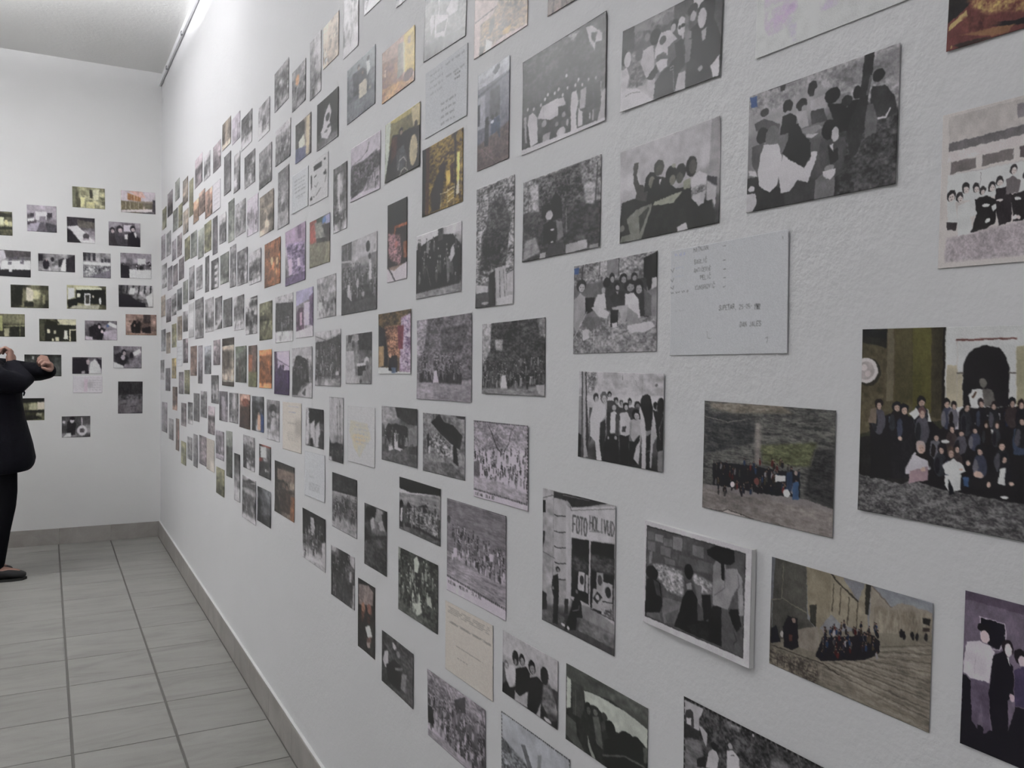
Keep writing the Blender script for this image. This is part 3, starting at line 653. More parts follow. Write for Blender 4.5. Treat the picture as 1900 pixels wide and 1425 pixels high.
(0,-5.4447,1.1849,0.2137,0.1435,0.027,'o','55/67/66/55/44',4,8,35,'dark print with a pale band',0,[]),
(0,-5.9862,1.0588,0.2318,0.1531,0.029,'r','44/54/55/55/77',4,8,34,'small maroon print with a pale hem',0,[]),
(0,-6.5431,0.8980,0.3101,0.2118,0.030,'p','67/66/66/66/65',2,8,44,'tall lavender-grey print by the corner',0,[]),
(0,-5.5773,0.9814,0.2151,0.1411,0.030,'m','55/45/56/55/67',4,8,34,'small dull maroon-grey print',0,[]),
(0,-5.3089,1.0068,0.1882,0.1274,0.030,'n','45/56/47/55/79',6,8,32,'small dark print with a white figure',0,[]),
(0,-5.0676,1.0557,0.2046,0.1573,0.030,'n','55/55/55/45/55',1,9,41,'plain dark grey tall print',0,[]),
(0,-4.8194,1.0870,0.2044,0.1410,0.026,'n','87/46/66/55/45/76',6,10,39,'black and white facade print',0,[]),
(0,-4.5790,1.0195,0.1985,0.1421,0.030,'m','89/88/44/67/57/46',6,11,41,'pink-topped black and white crowd print',0,[]),
(0,-4.4798,1.1812,0.2118,0.1403,0.028,'n','44/45/57/68/46/55',5,12,41,'dark print of white-robed figures',0,[('P',0.78,[219,377,360,325,407,859,247,866]),('P',0.74,[565,368,775,267,865,743,638,801])]),
(0,-4.2458,1.1107,0.2136,0.1417,0.030,'p','555/565/585/486/487/576',4,13,44,'grey-violet print with a pale column',0,[('P',0.74,[256,164,592,174,674,625,383,871]),('P',0.28,[0,291,171,283,171,1000,0,1000])]),
(0,-3.9888,1.1177,0.2065,0.1347,0.033,'n','575/585/585/555/555/766',4,14,44,'grey print with a white vertical beam',0,[('P',0.85,[444,31,636,24,636,477,483,529])]),
(0,-3.7440,1.1185,0.2168,0.1438,0.024,'R','788/744/433/444/455/444',5,17,50,'brown print of a red-haired group',0,[('E',(0.6,0.38,0.32),535,244,325,120),('P',(0.32,0.25,0.22),[68,418,981,315,931,987,0,990])]),
(0,-3.4904,1.1242,0.2185,0.1397,0.029,'b','464/343/334/346/365/374',4,19,52,'dark green and blue print with a lit figure',0,[('P',(0.96,0.79,0.69),[476,513,702,516,702,937,476,941]),('P',(0.32,0.38,0.55),[702,421,1000,551,1000,991,702,985]),('E',(0.77,0.65,0.58),562,487,68,46)]),
(0,-3.2278,1.1176,0.1967,0.1505,0.025,'n','676/535/637/576/486/877/989',5,20,60,'black and white portrait print with a dark head',0,[('E',0.28,475,225,266,126),('E',0.78,514,332,143,70),('P',0.85,[392,459,613,409,640,707,392,730])]),
(0,-6.1727,0.8423,0.2390,0.1410,0.030,'n','77/66/65/55',3,8,31,'small grey print low by the corner',0,[]),
(0,-5.8488,0.8340,0.1516,0.2039,0.029,'r','56/56/56/55/55',3,8,47,'narrow grey and red tall print',0,[('P',(0.8,0.63,0.61),[535,351,895,335,895,633,535,651])]),
(0,-5.5737,0.7445,0.2184,0.1397,0.030,'o','77/56/66/65',3,8,33,'small olive-grey print low on the wall',0,[]),
(0,-5.3207,0.7996,0.1894,0.1318,0.030,'n','77/56/66/65',6,8,33,'small black and white street print',0,[]),
(0,-5.0994,0.8091,0.1601,0.1834,0.030,'n','76/65/65/65/55',4,8,48,'narrow grey striped tall print',0,[]),
(0,-4.8453,0.8367,0.2389,0.1565,0.030,'m','566/576/576/677/566',5,11,43,'grey and red flecked print',0,[]),
(0,-4.3299,0.9158,0.2220,0.1388,0.030,'p','776/646/656/667/555/888',5,13,42,'print with a banner along its foot',0,[('P',0.88,[44,823,961,785,961,982,44,990]),('X','BEACH',105,974,112,0.4,174,-105)]),
(0,-4.0907,0.8988,0.1502,0.2111,0.040,'g','77/66/34/44/44/44',2,10,68,'tall dark green print under grey sky',0,[]),
(0,-3.9011,0.8155,0.1334,0.2090,0.038,'n','33/34/45/67/75/88/88',3,9,70,'tall print with black trees over snow',0,[]),
(0,-4.3146,0.7408,0.2211,0.1293,0.030,'o','767/656/556/554/445',4,13,39,'dim olive-grey street print',0,[]),
(0,-3.6574,0.9507,0.2315,0.1395,0.026,'n','777/777/455/344/345/375/489',6,19,49,'print of a dark group under pale sky',0,[('P',0.9,[309,842,429,791,547,985,339,981]),('E',0.85,369,688,47,32),('E',0.85,833,694,44,31),('C',[62,464,944,341,62,779,944,636],15,55,0.18,0.4,'')]),
(0,-3.3564,0.9492,0.1987,0.1240,0.027,'n','355/374/474/333/334/333',3,19,47,'dark print with a red awning',0,[('P',(0.69,0.37,0.32),[43,1,496,-30,1000,0,1000,52,257,58]),('P',(1.0,1.0,1.0),[86,80,566,40,566,377,166,415]),('P',(0.61,0.33,0.31),[12,433,317,410,257,526,12,542]),('E',(1.0,1.0,1.0),554,765,58,42),('E',(1.0,1.0,1.0),728,767,45,29)]),
(0,-3.6465,0.7575,0.2745,0.1804,0.031,'n','799/444/777/445/454/456/556/889',6,22,64,'print of a crowd below a gabled house',0,[('P',0.3,[11,161,532,29,963,52,322,158]),('P',0.38,[11,221,982,71,982,150,11,302])]),
(0,-3.3653,0.7731,0.2331,0.1364,0.037,'b','356/456/344/355/343/333',4,22,52,'dark blue-grey crowd print',0,[]),
(0,-3.0486,0.8832,0.2841,0.1872,0.021,'s','333/375/357/345/345/346/355',4,32,78,'dark framed brown print of three figures',0,[('P',(0.27,0.26,0.25),[0,0,1000,0,1000,99,0,107]),('P',(0.61,0.54,0.5),[163,141,987,110,987,292,163,352]),('E',(0.26,0.22,0.21),426,387,75,76),('E',(0.6,0.51,0.46),435,411,47,48),('E',(0.26,0.22,0.21),611,418,72,75),('E',(0.6,0.51,0.46),619,442,46,47),('P',(0.33,0.28,0.26),[284,504,791,466,791,903,284,923]),('P',(0.62,0.45,0.35),[813,562,1000,537,991,1002,791,1004])]),
(0,-3.1397,2.3251,0.2089,0.1414,0.012,'n','677/556/575/555/575/777',6,23,58,'grey print of a lively gathering',0,[]),
(0,-2.8990,2.2602,0.1756,0.1342,0.011,'n','667/576/566/655/575',5,22,59,'grey print with a touch of orange',0,[('E',(0.9,0.72,0.57),397,311,133,135)]),
(0,-2.6963,2.2682,0.1256,0.1848,0.021,'n','788/689/678/668/556/578',4,18,87,'tall print with a white upper right',0,[]),
(0,-2.5322,2.2954,0.1598,0.1255,-0.000,'s','988/987/887/886/978',4,26,62,'glare-washed pale beige print',0,[]),  # lamp glare is painted into this print's pale tones
(0,-2.3405,2.2921,0.1346,0.1760,-0.000,'n','887/887/988/887/789/999',5,25,94,'very pale print of two tall figures',0,[]),
(0,-2.1410,2.3228,0.1734,0.1177,-0.024,'n','555/666/757/999',5,37,68,'topmost print with a white border',0,[]),
(0,-1.9101,2.2516,0.1504,0.1000,-0.029,'n','666/777/777',4,39,63,'grey topmost print beside the bordered one',0,[]),
(0,-3.1127,2.1160,0.2202,0.1300,-0.001,'n','989/777/757/757/555/544',6,25,54,'black and white forest print',0,[('S',0.4,14,[66,137,66,912]),('S',0.4,14,[233,164,233,918]),('S',0.4,14,[396,190,396,924]),('S',0.4,14,[555,216,555,929]),('S',0.4,14,[709,240,709,934]),('S',0.4,14,[859,264,859,939])]),
(0,-3.0989,1.9205,0.1632,0.2061,0.018,'n','555/555/666/575/565/777/777',3,18,86,'tall grey print with a starburst',0,[('S',0.72,10,[494,411,937,467]),('S',0.72,10,[494,411,902,565]),('S',0.72,10,[494,411,804,639]),('S',0.72,10,[494,411,656,679]),('S',0.72,10,[494,411,481,676]),('S',0.72,10,[494,411,307,631]),('S',0.72,10,[494,411,162,551]),('S',0.72,10,[494,411,68,448]),('S',0.72,10,[494,411,42,339]),('S',0.72,10,[494,411,89,241]),('S',0.72,10,[494,411,200,171]),('S',0.72,10,[494,411,356,139]),('S',0.72,10,[494,411,534,151]),('S',0.72,10,[494,411,703,203]),('S',0.72,10,[494,411,838,288]),('S',0.72,10,[494,411,919,391]),('E',0.35,494,653,178,78)]),
(0,-2.8354,2.0726,0.1922,0.1295,0.011,'s','466/366/476/475/566/346',3,25,58,'print of a woman beside a beige curtain',0,[('P',(0.35,0.34,0.34),[19,18,535,23,564,422,19,541]),('E',(0.24,0.23,0.22),475,164,106,115),('P',(1.0,1.0,0.94),[205,477,535,390,605,663,236,697]),('P',(0.44,0.45,0.57),[19,612,651,722,651,1007,6,994]),('P',(0.92,0.86,0.76),[651,16,889,29,861,940,651,927]),('P',(0.33,0.28,0.3),[906,-10,1000,0,978,994,878,994])]),
(0,-2.4231,1.8159,0.1279,0.1876,0.017,'n','444/484/484/444/686/444/979',6,22,97,'tall print of a white column and figures',0,[('P',0.88,[279,118,483,115,449,584,313,570]),('C',[70,630,882,709,70,857,882,928],12,52,0.2,0.6,'')]),
(0,-2.5534,1.5397,0.1971,0.1238,0.021,'n','877/667/778/776/865/966/876',5,31,60,'pale print of uprights and a stair',0,[]),
(0,-0.9411,1.7867,0.2133,0.1171,-0.023,'n','44444/44443/55443/66432/87442/88443',0,166,127,'black and white print of a girl in sunglasses among friends',0,[('T',0.25,0.55,42,49,[0,0,375,-118,544,-107,544,184,342,159,142,275,0,257]),('P',0.24,[0,0,138,-21,138,283,0,238]),('T',0.45,0.68,33,39,[342,-105,544,-97,544,153,342,120]),('P',0.33,[544,-127,729,-98,729,97,684,286,544,214]),('P',0.95,[729,-26,914,-7,914,129,784,178,729,97]),('P',0.3,[914,-7,1000,-11,1000,995,914,789]),('P',0.9,[0,481,64,490,126,706,358,977,181,999,-4,998]),('T',0.35,0.8,23,27,[103,317,236,332,342,335,358,615,260,767,126,754,72,720,126,459]),('E',0.13,30,334,37,103),('E',0.88,68,378,38,94),('P',0.85,[11,486,64,471,64,829,0,827]),('S',0.4,7,[57,816,134,805,220,831]),('P',0.8,[293,723,375,740,366,981,293,879]),('E',0.38,196,383,43,71),('P',0.82,[236,351,342,325,362,637,277,697,213,496]),('E',0.3,268,151,40,58),('E',0.5,276,212,28,48),('E',0.14,358,253,57,92),('P',0.88,[416,236,509,251,579,387,492,434,492,533,425,486,358,508,358,420,391,305]),('E',0.5,475,108,50,69),('E',0.28,437,332,35,47),('E',0.36,424,515,54,44),('P',0.88,[375,563,425,545,492,573,492,653,416,699]),('P',0.12,[277,706,375,583,400,672,342,745]),('P',0.13,[553,427,649,414,693,554,676,710,614,795,579,1011,366,981,375,789,425,713,509,660,579,589]),('P',0.12,[649,394,775,319,914,328,995,591,995,823,905,963,684,999,684,714,711,602]),('E',0.15,552,216,38,60),('E',0.8,539,247,25,48),('E',0.9,622,272,42,106),('P',0.5,[653,152,689,206,693,473,649,496]),('E',0.08,635,267,22,22),('E',0.08,600,276,14,20),('P',0.85,[622,364,649,364,640,431,627,416]),('E',0.12,724,146,46,59),('E',0.8,729,225,28,56),('E',0.12,848,195,81,88),('E',0.12,890,278,35,94),('E',0.85,813,291,40,108),('P',0.78,[812,426,858,412,849,533,821,543]),('P',0.5,[658,459,725,464,711,704,667,711]),('P',0.82,[609,793,676,791,680,997,583,983]),('P',0.92,[905,848,981,765,986,994,933,981]),('P',0.55,[684,357,720,381,720,452,662,450]),('S',0.85,7,[553,738,579,991]),('S',0.85,6,[522,685,557,685,557,720,522,720,522,685]),('E',0.6,816,831,23,31),('P',0.5,[126,79,138,-21,309,-57,309,147])]),
(0,-0.6802,1.6170,0.2083,0.1389,0.000,'n','77777/77764/65543/65432/54422/33322',0,251,190,'black and white picnic print with a leaning tree trunk',0,[('T',0.55,0.85,19,22,[0,0,1000,0,1003,483,722,285,461,63,278,185,3,177]),('T',0.5,0.68,19,22,[549,46,1001,33,998,228,719,185]),('T',0.12,0.4,22,26,[684,471,883,489,997,443,1000,1000,637,1003,666,767]),('P',0.17,[-6,699,89,711,272,856,294,1002,0,1000]),('P',0.25,[236,1,279,2,271,53,237,45]),('S',0.35,7,[147,5,387,2]),('E',0.12,880,180,36,46),('P',0.22,[840,251,916,262,973,359,994,480,951,503,883,499,835,424]),('S',0.88,13,[883,494,928,495,951,446]),('P',0.42,[803,374,850,371,879,488,874,592,808,610]),('E',0.12,757,258,28,49),('P',0.13,[714,302,802,324,799,568,711,560,659,422]),('E',0.18,466,117,32,60),('E',0.72,495,151,17,33),('P',0.78,[455,207,552,191,564,298,502,307,457,281]),('P',0.28,[457,291,545,291,574,404,468,399]),('E',0.12,601,219,51,59),('P',0.13,[571,270,689,313,710,520,644,518,607,385]),('E',0.2,693,294,34,38),('P',0.2,[795,-10,854,1,845,137,825,294,806,512,770,697,731,745,694,555,724,425,770,303]),('P',0.42,[830,160,842,160,825,304,809,298]),('P',0.8,[856,-3,867,0,862,58,853,68]),('E',0.12,297,191,34,56),('E',0.72,302,249,21,21),('P',0.1,[260,265,318,253,366,302,349,413,244,407]),('E',0.2,396,211,37,48),('E',0.62,415,253,20,31),('P',0.74,[365,269,429,271,448,403,377,406]),('E',0.25,124,179,34,33),('P',0.35,[49,249,121,229,242,314,238,372,61,315]),('E',0.12,113,371,47,69),('P',0.35,[32,447,125,430,116,517,78,686,35,595]),('E',0.45,189,406,54,93),('P',0.95,[125,453,235,475,265,593,237,804,179,865,96,792,86,666,101,524]),('P',0.6,[396,412,513,414,548,438,470,478,415,450]),('P',0.8,[433,462,514,482,470,505,434,488]),('P',0.27,[292,893,385,819,441,854,512,819,497,972,444,997,294,992]),('P',0.92,[276,574,353,629,425,723,464,671,472,610,512,616,501,691,452,848,385,808,330,886,263,889,240,717]),('P',0.1,[320,350,376,358,405,442,462,533,466,639,425,723,325,637,266,561,303,474]),('P',0.5,[504,838,564,791,634,840,633,998,502,996]),('P',0.3,[533,535,593,533,686,562,696,655,675,830,634,855,599,821,565,833,537,763,521,624]),('P',0.12,[577,589,613,651,646,620,648,722,598,749]),('P',0.88,[590,593,611,589,618,658]),('E',0.1,587,474,53,77),('E',0.8,624,520,22,59),('E',0.6,593,768,34,25),('P',0.92,[547,787,598,785,637,780,625,838,600,864,556,830]),('P',0.8,[-3,837,71,842,83,935,53,997,0,998]),('E',0.85,38,800,26,25),('P',0.85,[9,634,67,661,81,712,15,679]),('P',(0.31,0.41,0.62),[8,16,65,17,67,109,20,106])]),
(0,-1.0607,1.4478,0.2134,0.1396,0.021,'n','6665/5555/6656/6666/7766',0,139,139,'black and white print of friends with a guitarist on the grass',0,[('T',0.35,0.88,28,25,[0,0,1000,0,1000,266,738,209,0,224]),('S',0.25,19,[129,3,103,205]),('S',0.25,13,[349,5,333,188]),('P',0.55,[430,5,556,7,572,175,430,171]),('S',0.25,16,[575,-4,572,189]),('P',0.12,[854,50,1000,6,1000,292,910,387,854,249]),('T',0.4,0.82,21,19,[0,597,1000,656,995,1000,0,1000]),('P',0.25,[398,224,882,252,910,651,430,538]),('E',0.2,103,234,66,70),('E',0.82,111,259,42,45),('E',0.45,93,252,10,6),('E',0.45,128,256,9,6),('E',0.45,111,282,14,4),('P',0.74,[5,389,94,315,164,373,147,576,41,748,5,687]),('P',0.15,[155,372,283,384,266,526,164,563]),('P',0.5,[164,592,333,602,382,676,232,755,129,663]),('P',0.9,[121,736,198,725,215,827,129,854]),('E',0.42,373,292,47,65),('E',0.75,389,322,22,34),('P',0.93,[316,358,406,352,427,509,333,538,266,469]),('P',0.9,[232,495,316,472,470,569,430,629,333,602,266,526]),('E',0.12,430,241,44,53),('E',0.12,493,200,34,53),('E',0.7,498,218,22,33),('E',0.39,488,213,5,4),('E',0.39,507,215,5,4),('E',0.39,498,235,7,3),('E',0.1,625,222,45,52),('E',0.6,631,240,29,33),('E',0.33,618,235,6,4),('E',0.33,643,238,6,4),('E',0.33,631,257,10,3),('E',0.15,556,297,34,44),('E',0.72,560,312,21,28),('E',0.4,551,308,5,3),('E',0.4,569,310,5,3),('E',0.4,560,327,7,2),('E',0.15,749,223,35,43),('E',0.6,753,238,22,27),('E',0.33,744,234,5,3),('E',0.33,763,236,5,3),('E',0.33,753,252,7,2),('E',0.1,796,333,52,73),('E',0.7,802,359,33,47),('E',0.39,788,351,7,6),('E',0.39,816,354,7,6),('E',0.39,802,382,11,4),('P',0.2,[462,400,556,353,633,360,678,501,525,517]),('P',0.7,[541,351,572,354,564,395]),('E',0.14,700,309,65,62),('E',0.66,708,331,41,39),('E',0.36,690,325,9,5),('E',0.36,726,328,9,5),('E',0.36,708,351,14,3),('P',0.95,[648,389,738,384,796,457,822,645,767,669,678,528,648,498]),('P',0.72,[494,514,678,501,696,557,648,697,618,695,587,576,510,557]),('P',0.62,[678,528,796,617,811,714,678,721]),('P',0.15,[478,541,572,548,564,713,478,723]),('P',0.92,[494,682,556,671,556,727,502,731]),('P',0.93,[678,719,938,692,982,746,882,794,738,797,678,759]),('P',0.42,[854,355,938,442,938,639,868,635]),('P',0.85,[945,260,993,265,993,356,938,377]),('S',0.9,11,[5,821,181,535]),('S',0.92,8,[274,728,271,999]),('P',(0.31,0.41,0.62),[5,31,77,25,68,98,9,94])]),
(0,-0.8190,1.4472,0.2105,0.1413,0.019,'b','999/999/999',0,197,169,'large handwritten sheet listing names and a date',0,[('X','MATNJAN',221,51,38,0.5,20,17),('X','SABLIĆ',227,161,38,0.48,20,15),('X','ANTIČEVIĆ',227,239,36,0.48,17,14),('X','PELIĆ',282,311,38,0.45,20,12),('X','KUNSROVIĆ',237,397,38,0.5,20,11),('S',0.5,5,[485,43,507,42]),('S',0.5,5,[485,169,507,167]),('S',0.5,5,[485,247,507,245]),('S',0.5,5,[485,324,507,322]),('S',0.5,5,[485,400,507,397]),('W',32,17,172,81,1,(0.84,0.86,1.0)),('W',45,155,141,192,1,(0.91,0.93,1.0)),('W',45,236,153,267,1,(0.91,0.93,1.0)),('W',109,317,239,355,1,(0.98,0.99,1.0)),('W',0,381,178,422,1,0.45),('S',0.5,5,[0,175,20,209,29,179,39,167]),('S',0.5,5,[0,269,20,296,33,260]),('S',0.5,5,[0,344,24,365,33,335]),('W',52,565,153,584,1,0.85),('X','SUPETAR,',453,603,41,0.42,19,6),('X','25-05-',621,607,36,0.48,19,6),('X','1982',746,621,44,0.25,12,6),('X','DAN JALES',631,762,40,0.42,19,0),('S',0.7,4,[350,786,359,845,394,848]),('S',0.6,4,[832,865,852,855,844,903]),('S',0.5,5,[956,56,960,72])]),
(0,-0.9393,1.6070,0.2124,0.1337,0.016,'n','88888/88888/98888/88887/75556/43344/53333',0,166,146,'greenish print of laughing friends with a raised hand',0,[('P',0.66,[925,5,1000,0,988,521,899,460]),('P',(0.22,0.22,0.21),[19,561,173,547,306,520,366,359,483,420,597,565,697,572,742,695,813,805,856,778,958,874,963,997,245,996,-20,999]),('P',(0.56,0.56,0.53),[78,749,183,671,346,644,358,671,245,994,204,996,2,992,24,922,120,920]),('P',(0.33,0.33,0.31),[215,748,316,671,326,693,225,940]),('P',(0.36,0.35,0.34),[147,227,157,170,204,179,199,242,183,298,215,417,256,428,306,520,296,617,173,557,183,489,152,391]),('P',(0.2,0.2,0.19),[326,318,386,340,406,418,386,540,266,500,286,366]),('E',(0.56,0.55,0.51),348,427,33,61),('P',(0.2,0.2,0.19),[366,408,483,420,540,455,522,642,316,592]),('E',(0.27,0.27,0.25),423,301,53,79),('E',(0.34,0.34,0.31),430,327,38,53),('P',0.92,[425,424,451,426,435,487]),('E',(0.21,0.21,0.2),549,419,58,100),('E',(0.73,0.72,0.68),573,330,20,23),('E',(0.56,0.55,0.51),563,465,30,52),('E',(0.2,0.2,0.19),641,410,51,83),('E',(0.4,0.4,0.37),633,465,32,56),('P',(0.73,0.73,0.67),[386,638,597,613,661,605,578,694,483,693,366,673]),('P',(0.68,0.68,0.61),[670,509,733,497,733,600,670,593]),('E',(0.22,0.21,0.2),742,388,51,100),('E',(0.35,0.34,0.32),751,395,35,69),('P',0.94,[742,509,813,454,882,506,878,600,813,620,742,621]),('T',0.25,0.95,24,24,[742,602,878,587,856,677,760,700]),('P',0.86,[751,679,874,654,848,845,813,805,751,744]),('P',(0.2,0.2,0.19),[697,591,742,602,742,695,813,795,856,778,865,743,925,758,950,872,950,963,707,939]),('P',(0.27,0.26,0.29),[886,516,973,562,973,643,886,566]),('P',0.82,[886,575,967,651,958,838,933,764,882,752]),('P',0.84,[611,948,697,919,715,997,615,1001]),('E',(0.52,0.51,0.49),23,839,32,35)]),
(0,-1.2184,1.8093,0.2606,0.1640,0.009,'n','22222/22222/22223/23333/33344',0,140,149,'large dark group print taken under thick trees',0,[('T',0.12,0.3,40,33,[0,0,1000,0,1000,1000,0,1000]),('P',0.86,[775,36,836,46,953,178,947,248,883,228,866,294,812,183]),('P',0.25,[830,117,895,139,871,233,836,173]),('T',0.3,0.75,21,18,[572,12,713,16,637,100]),('P',0.92,[96,598,143,590,204,660,216,927,119,938,77,690]),('P',0.88,[264,574,464,566,464,743,366,750,204,678]),('E',0.2,72,522,23,31),('E',0.85,75,534,15,20),('E',0.2,153,545,23,31),('E',0.85,156,557,14,20),('E',0.2,248,544,22,30),('E',0.85,251,556,14,19),('E',0.2,300,504,21,30),('E',0.85,303,515,14,19),('E',0.2,336,471,21,30),('E',0.85,339,482,13,19),('E',0.2,422,494,20,29),('E',0.85,424,506,13,19),('E',0.2,466,475,20,29),('E',0.85,468,486,13,19),('E',0.2,518,552,20,29),('E',0.85,520,563,12,18),('E',0.2,571,505,19,29),('E',0.85,574,516,12,18),('E',0.2,662,519,19,28),('E',0.85,665,530,12,18),('E',0.2,740,550,18,28),('E',0.85,743,561,11,18),('E',0.2,808,529,18,27),('E',0.85,810,540,11,17),('E',0.2,889,552,17,27),('E',0.85,891,562,11,17),('E',0.2,694,483,18,28),('E',0.85,696,493,12,18),('E',0.2,558,382,19,29),('E',0.85,560,393,12,18),('P',0.85,[464,577,532,586,556,674,464,658]),('P',0.9,[624,582,676,580,701,699,676,800,688,980,624,984,611,722]),('P',0.76,[726,599,788,602,775,791,713,780]),('P',0.09,[788,564,848,572,860,800,788,796]),('P',0.09,[871,614,941,610,966,776,941,850,883,830]),('S',0.8,13,[941,621,955,782]),('S',0.78,15,[866,850,866,945]),('S',0.78,15,[830,864,830,917]),('P',0.74,[953,719,998,695,992,982,907,977,941,871]),('P',0.86,[701,765,751,826,751,947,701,945]),('E',0.86,504,922,54,51),('E',0.75,293,761,32,35),('E',0.6,449,824,20,25),('E',0.7,531,761,24,29),('P',0.72,[278,875,380,871,351,973,278,964]),('P',0.7,[24,598,56,597,72,885,48,878]),('E',0.7,578,855,15,33),('S',0.7,9,[278,579,286,688]),('P',0.94,[-16,936,998,968,1000,1000,0,1000])]),
(0,-1.4495,1.5805,0.1550,0.2329,0.016,'n','8787/6666/5556/4446/5446/5556/4577',0,63,183,'tall black and white print of a big willow tree',0,[('T',0.2,0.95,38,11,[0,0,1000,0,1000,769,0,810]),('T',0.08,0.5,35,11,[339,168,698,109,901,334,786,703,89,702,152,405,277,358]),('T',0.05,0.3,35,11,[184,426,669,442,640,659,184,650]),('P',0.8,[815,759,1000,733,1000,902,844,895]),('P',0.3,[0,867,369,874,369,1004,0,1000]),('P',0.82,[0,801,339,826,339,873,26,873]),('P',0.14,[369,735,521,707,550,992,369,990]),('P',0.8,[521,693,786,685,838,980,580,984]),('S',0.2,9,[640,722,669,951]),('S',0.3,7,[742,719,786,938]),('P',0.9,[580,938,1000,924,1000,1000,610,994]),('E',0.75,276,963,92,13)]),
(0,-1.2181,1.6082,0.2428,0.1406,0.010,'n','76677/65566/54345/43334/44433',0,129,127,'black and white print of people by a stone figure in a wood',0,[('T',0.3,0.85,23,21,[0,0,1000,0,1000,512,0,430]),('T',0.1,0.5,21,19,[185,27,746,4,828,474,605,555,232,478]),('T',0.14,0.4,29,26,[0,401,1000,487,981,997,0,1000]),('T',0.6,0.95,23,21,[90,72,217,76,232,423,138,375]),('T',0.6,0.95,20,18,[801,250,935,271,921,520,828,474]),('S',0.25,23,[954,75,935,574]),('S',0.3,10,[704,5,697,289]),('S',0.35,10,[90,141,73,445]),('P',0.13,[393,323,460,255,526,340,541,568,386,570]),('P',0.12,[263,361,393,377,370,534,271,513]),('E',0.8,370,499,48,56),('P',0.08,[294,586,401,567,504,641,460,839,294,824]),('P',0.5,[460,579,541,615,560,783,490,824]),('E',0.85,415,677,26,13),('S',0.6,13,[588,473,598,744]),('P',0.78,[598,889,848,880,855,979,598,1001]),('P',0.72,[256,934,333,926,333,1000,256,998]),('P',0.27,[355,841,562,850,577,1000,370,1006]),('T',0.5,0.72,20,18,[41,747,185,716,256,920,16,974]),('E',0.85,412,821,20,10),('P',0.6,[882,955,981,947,981,999,882,1000])]),
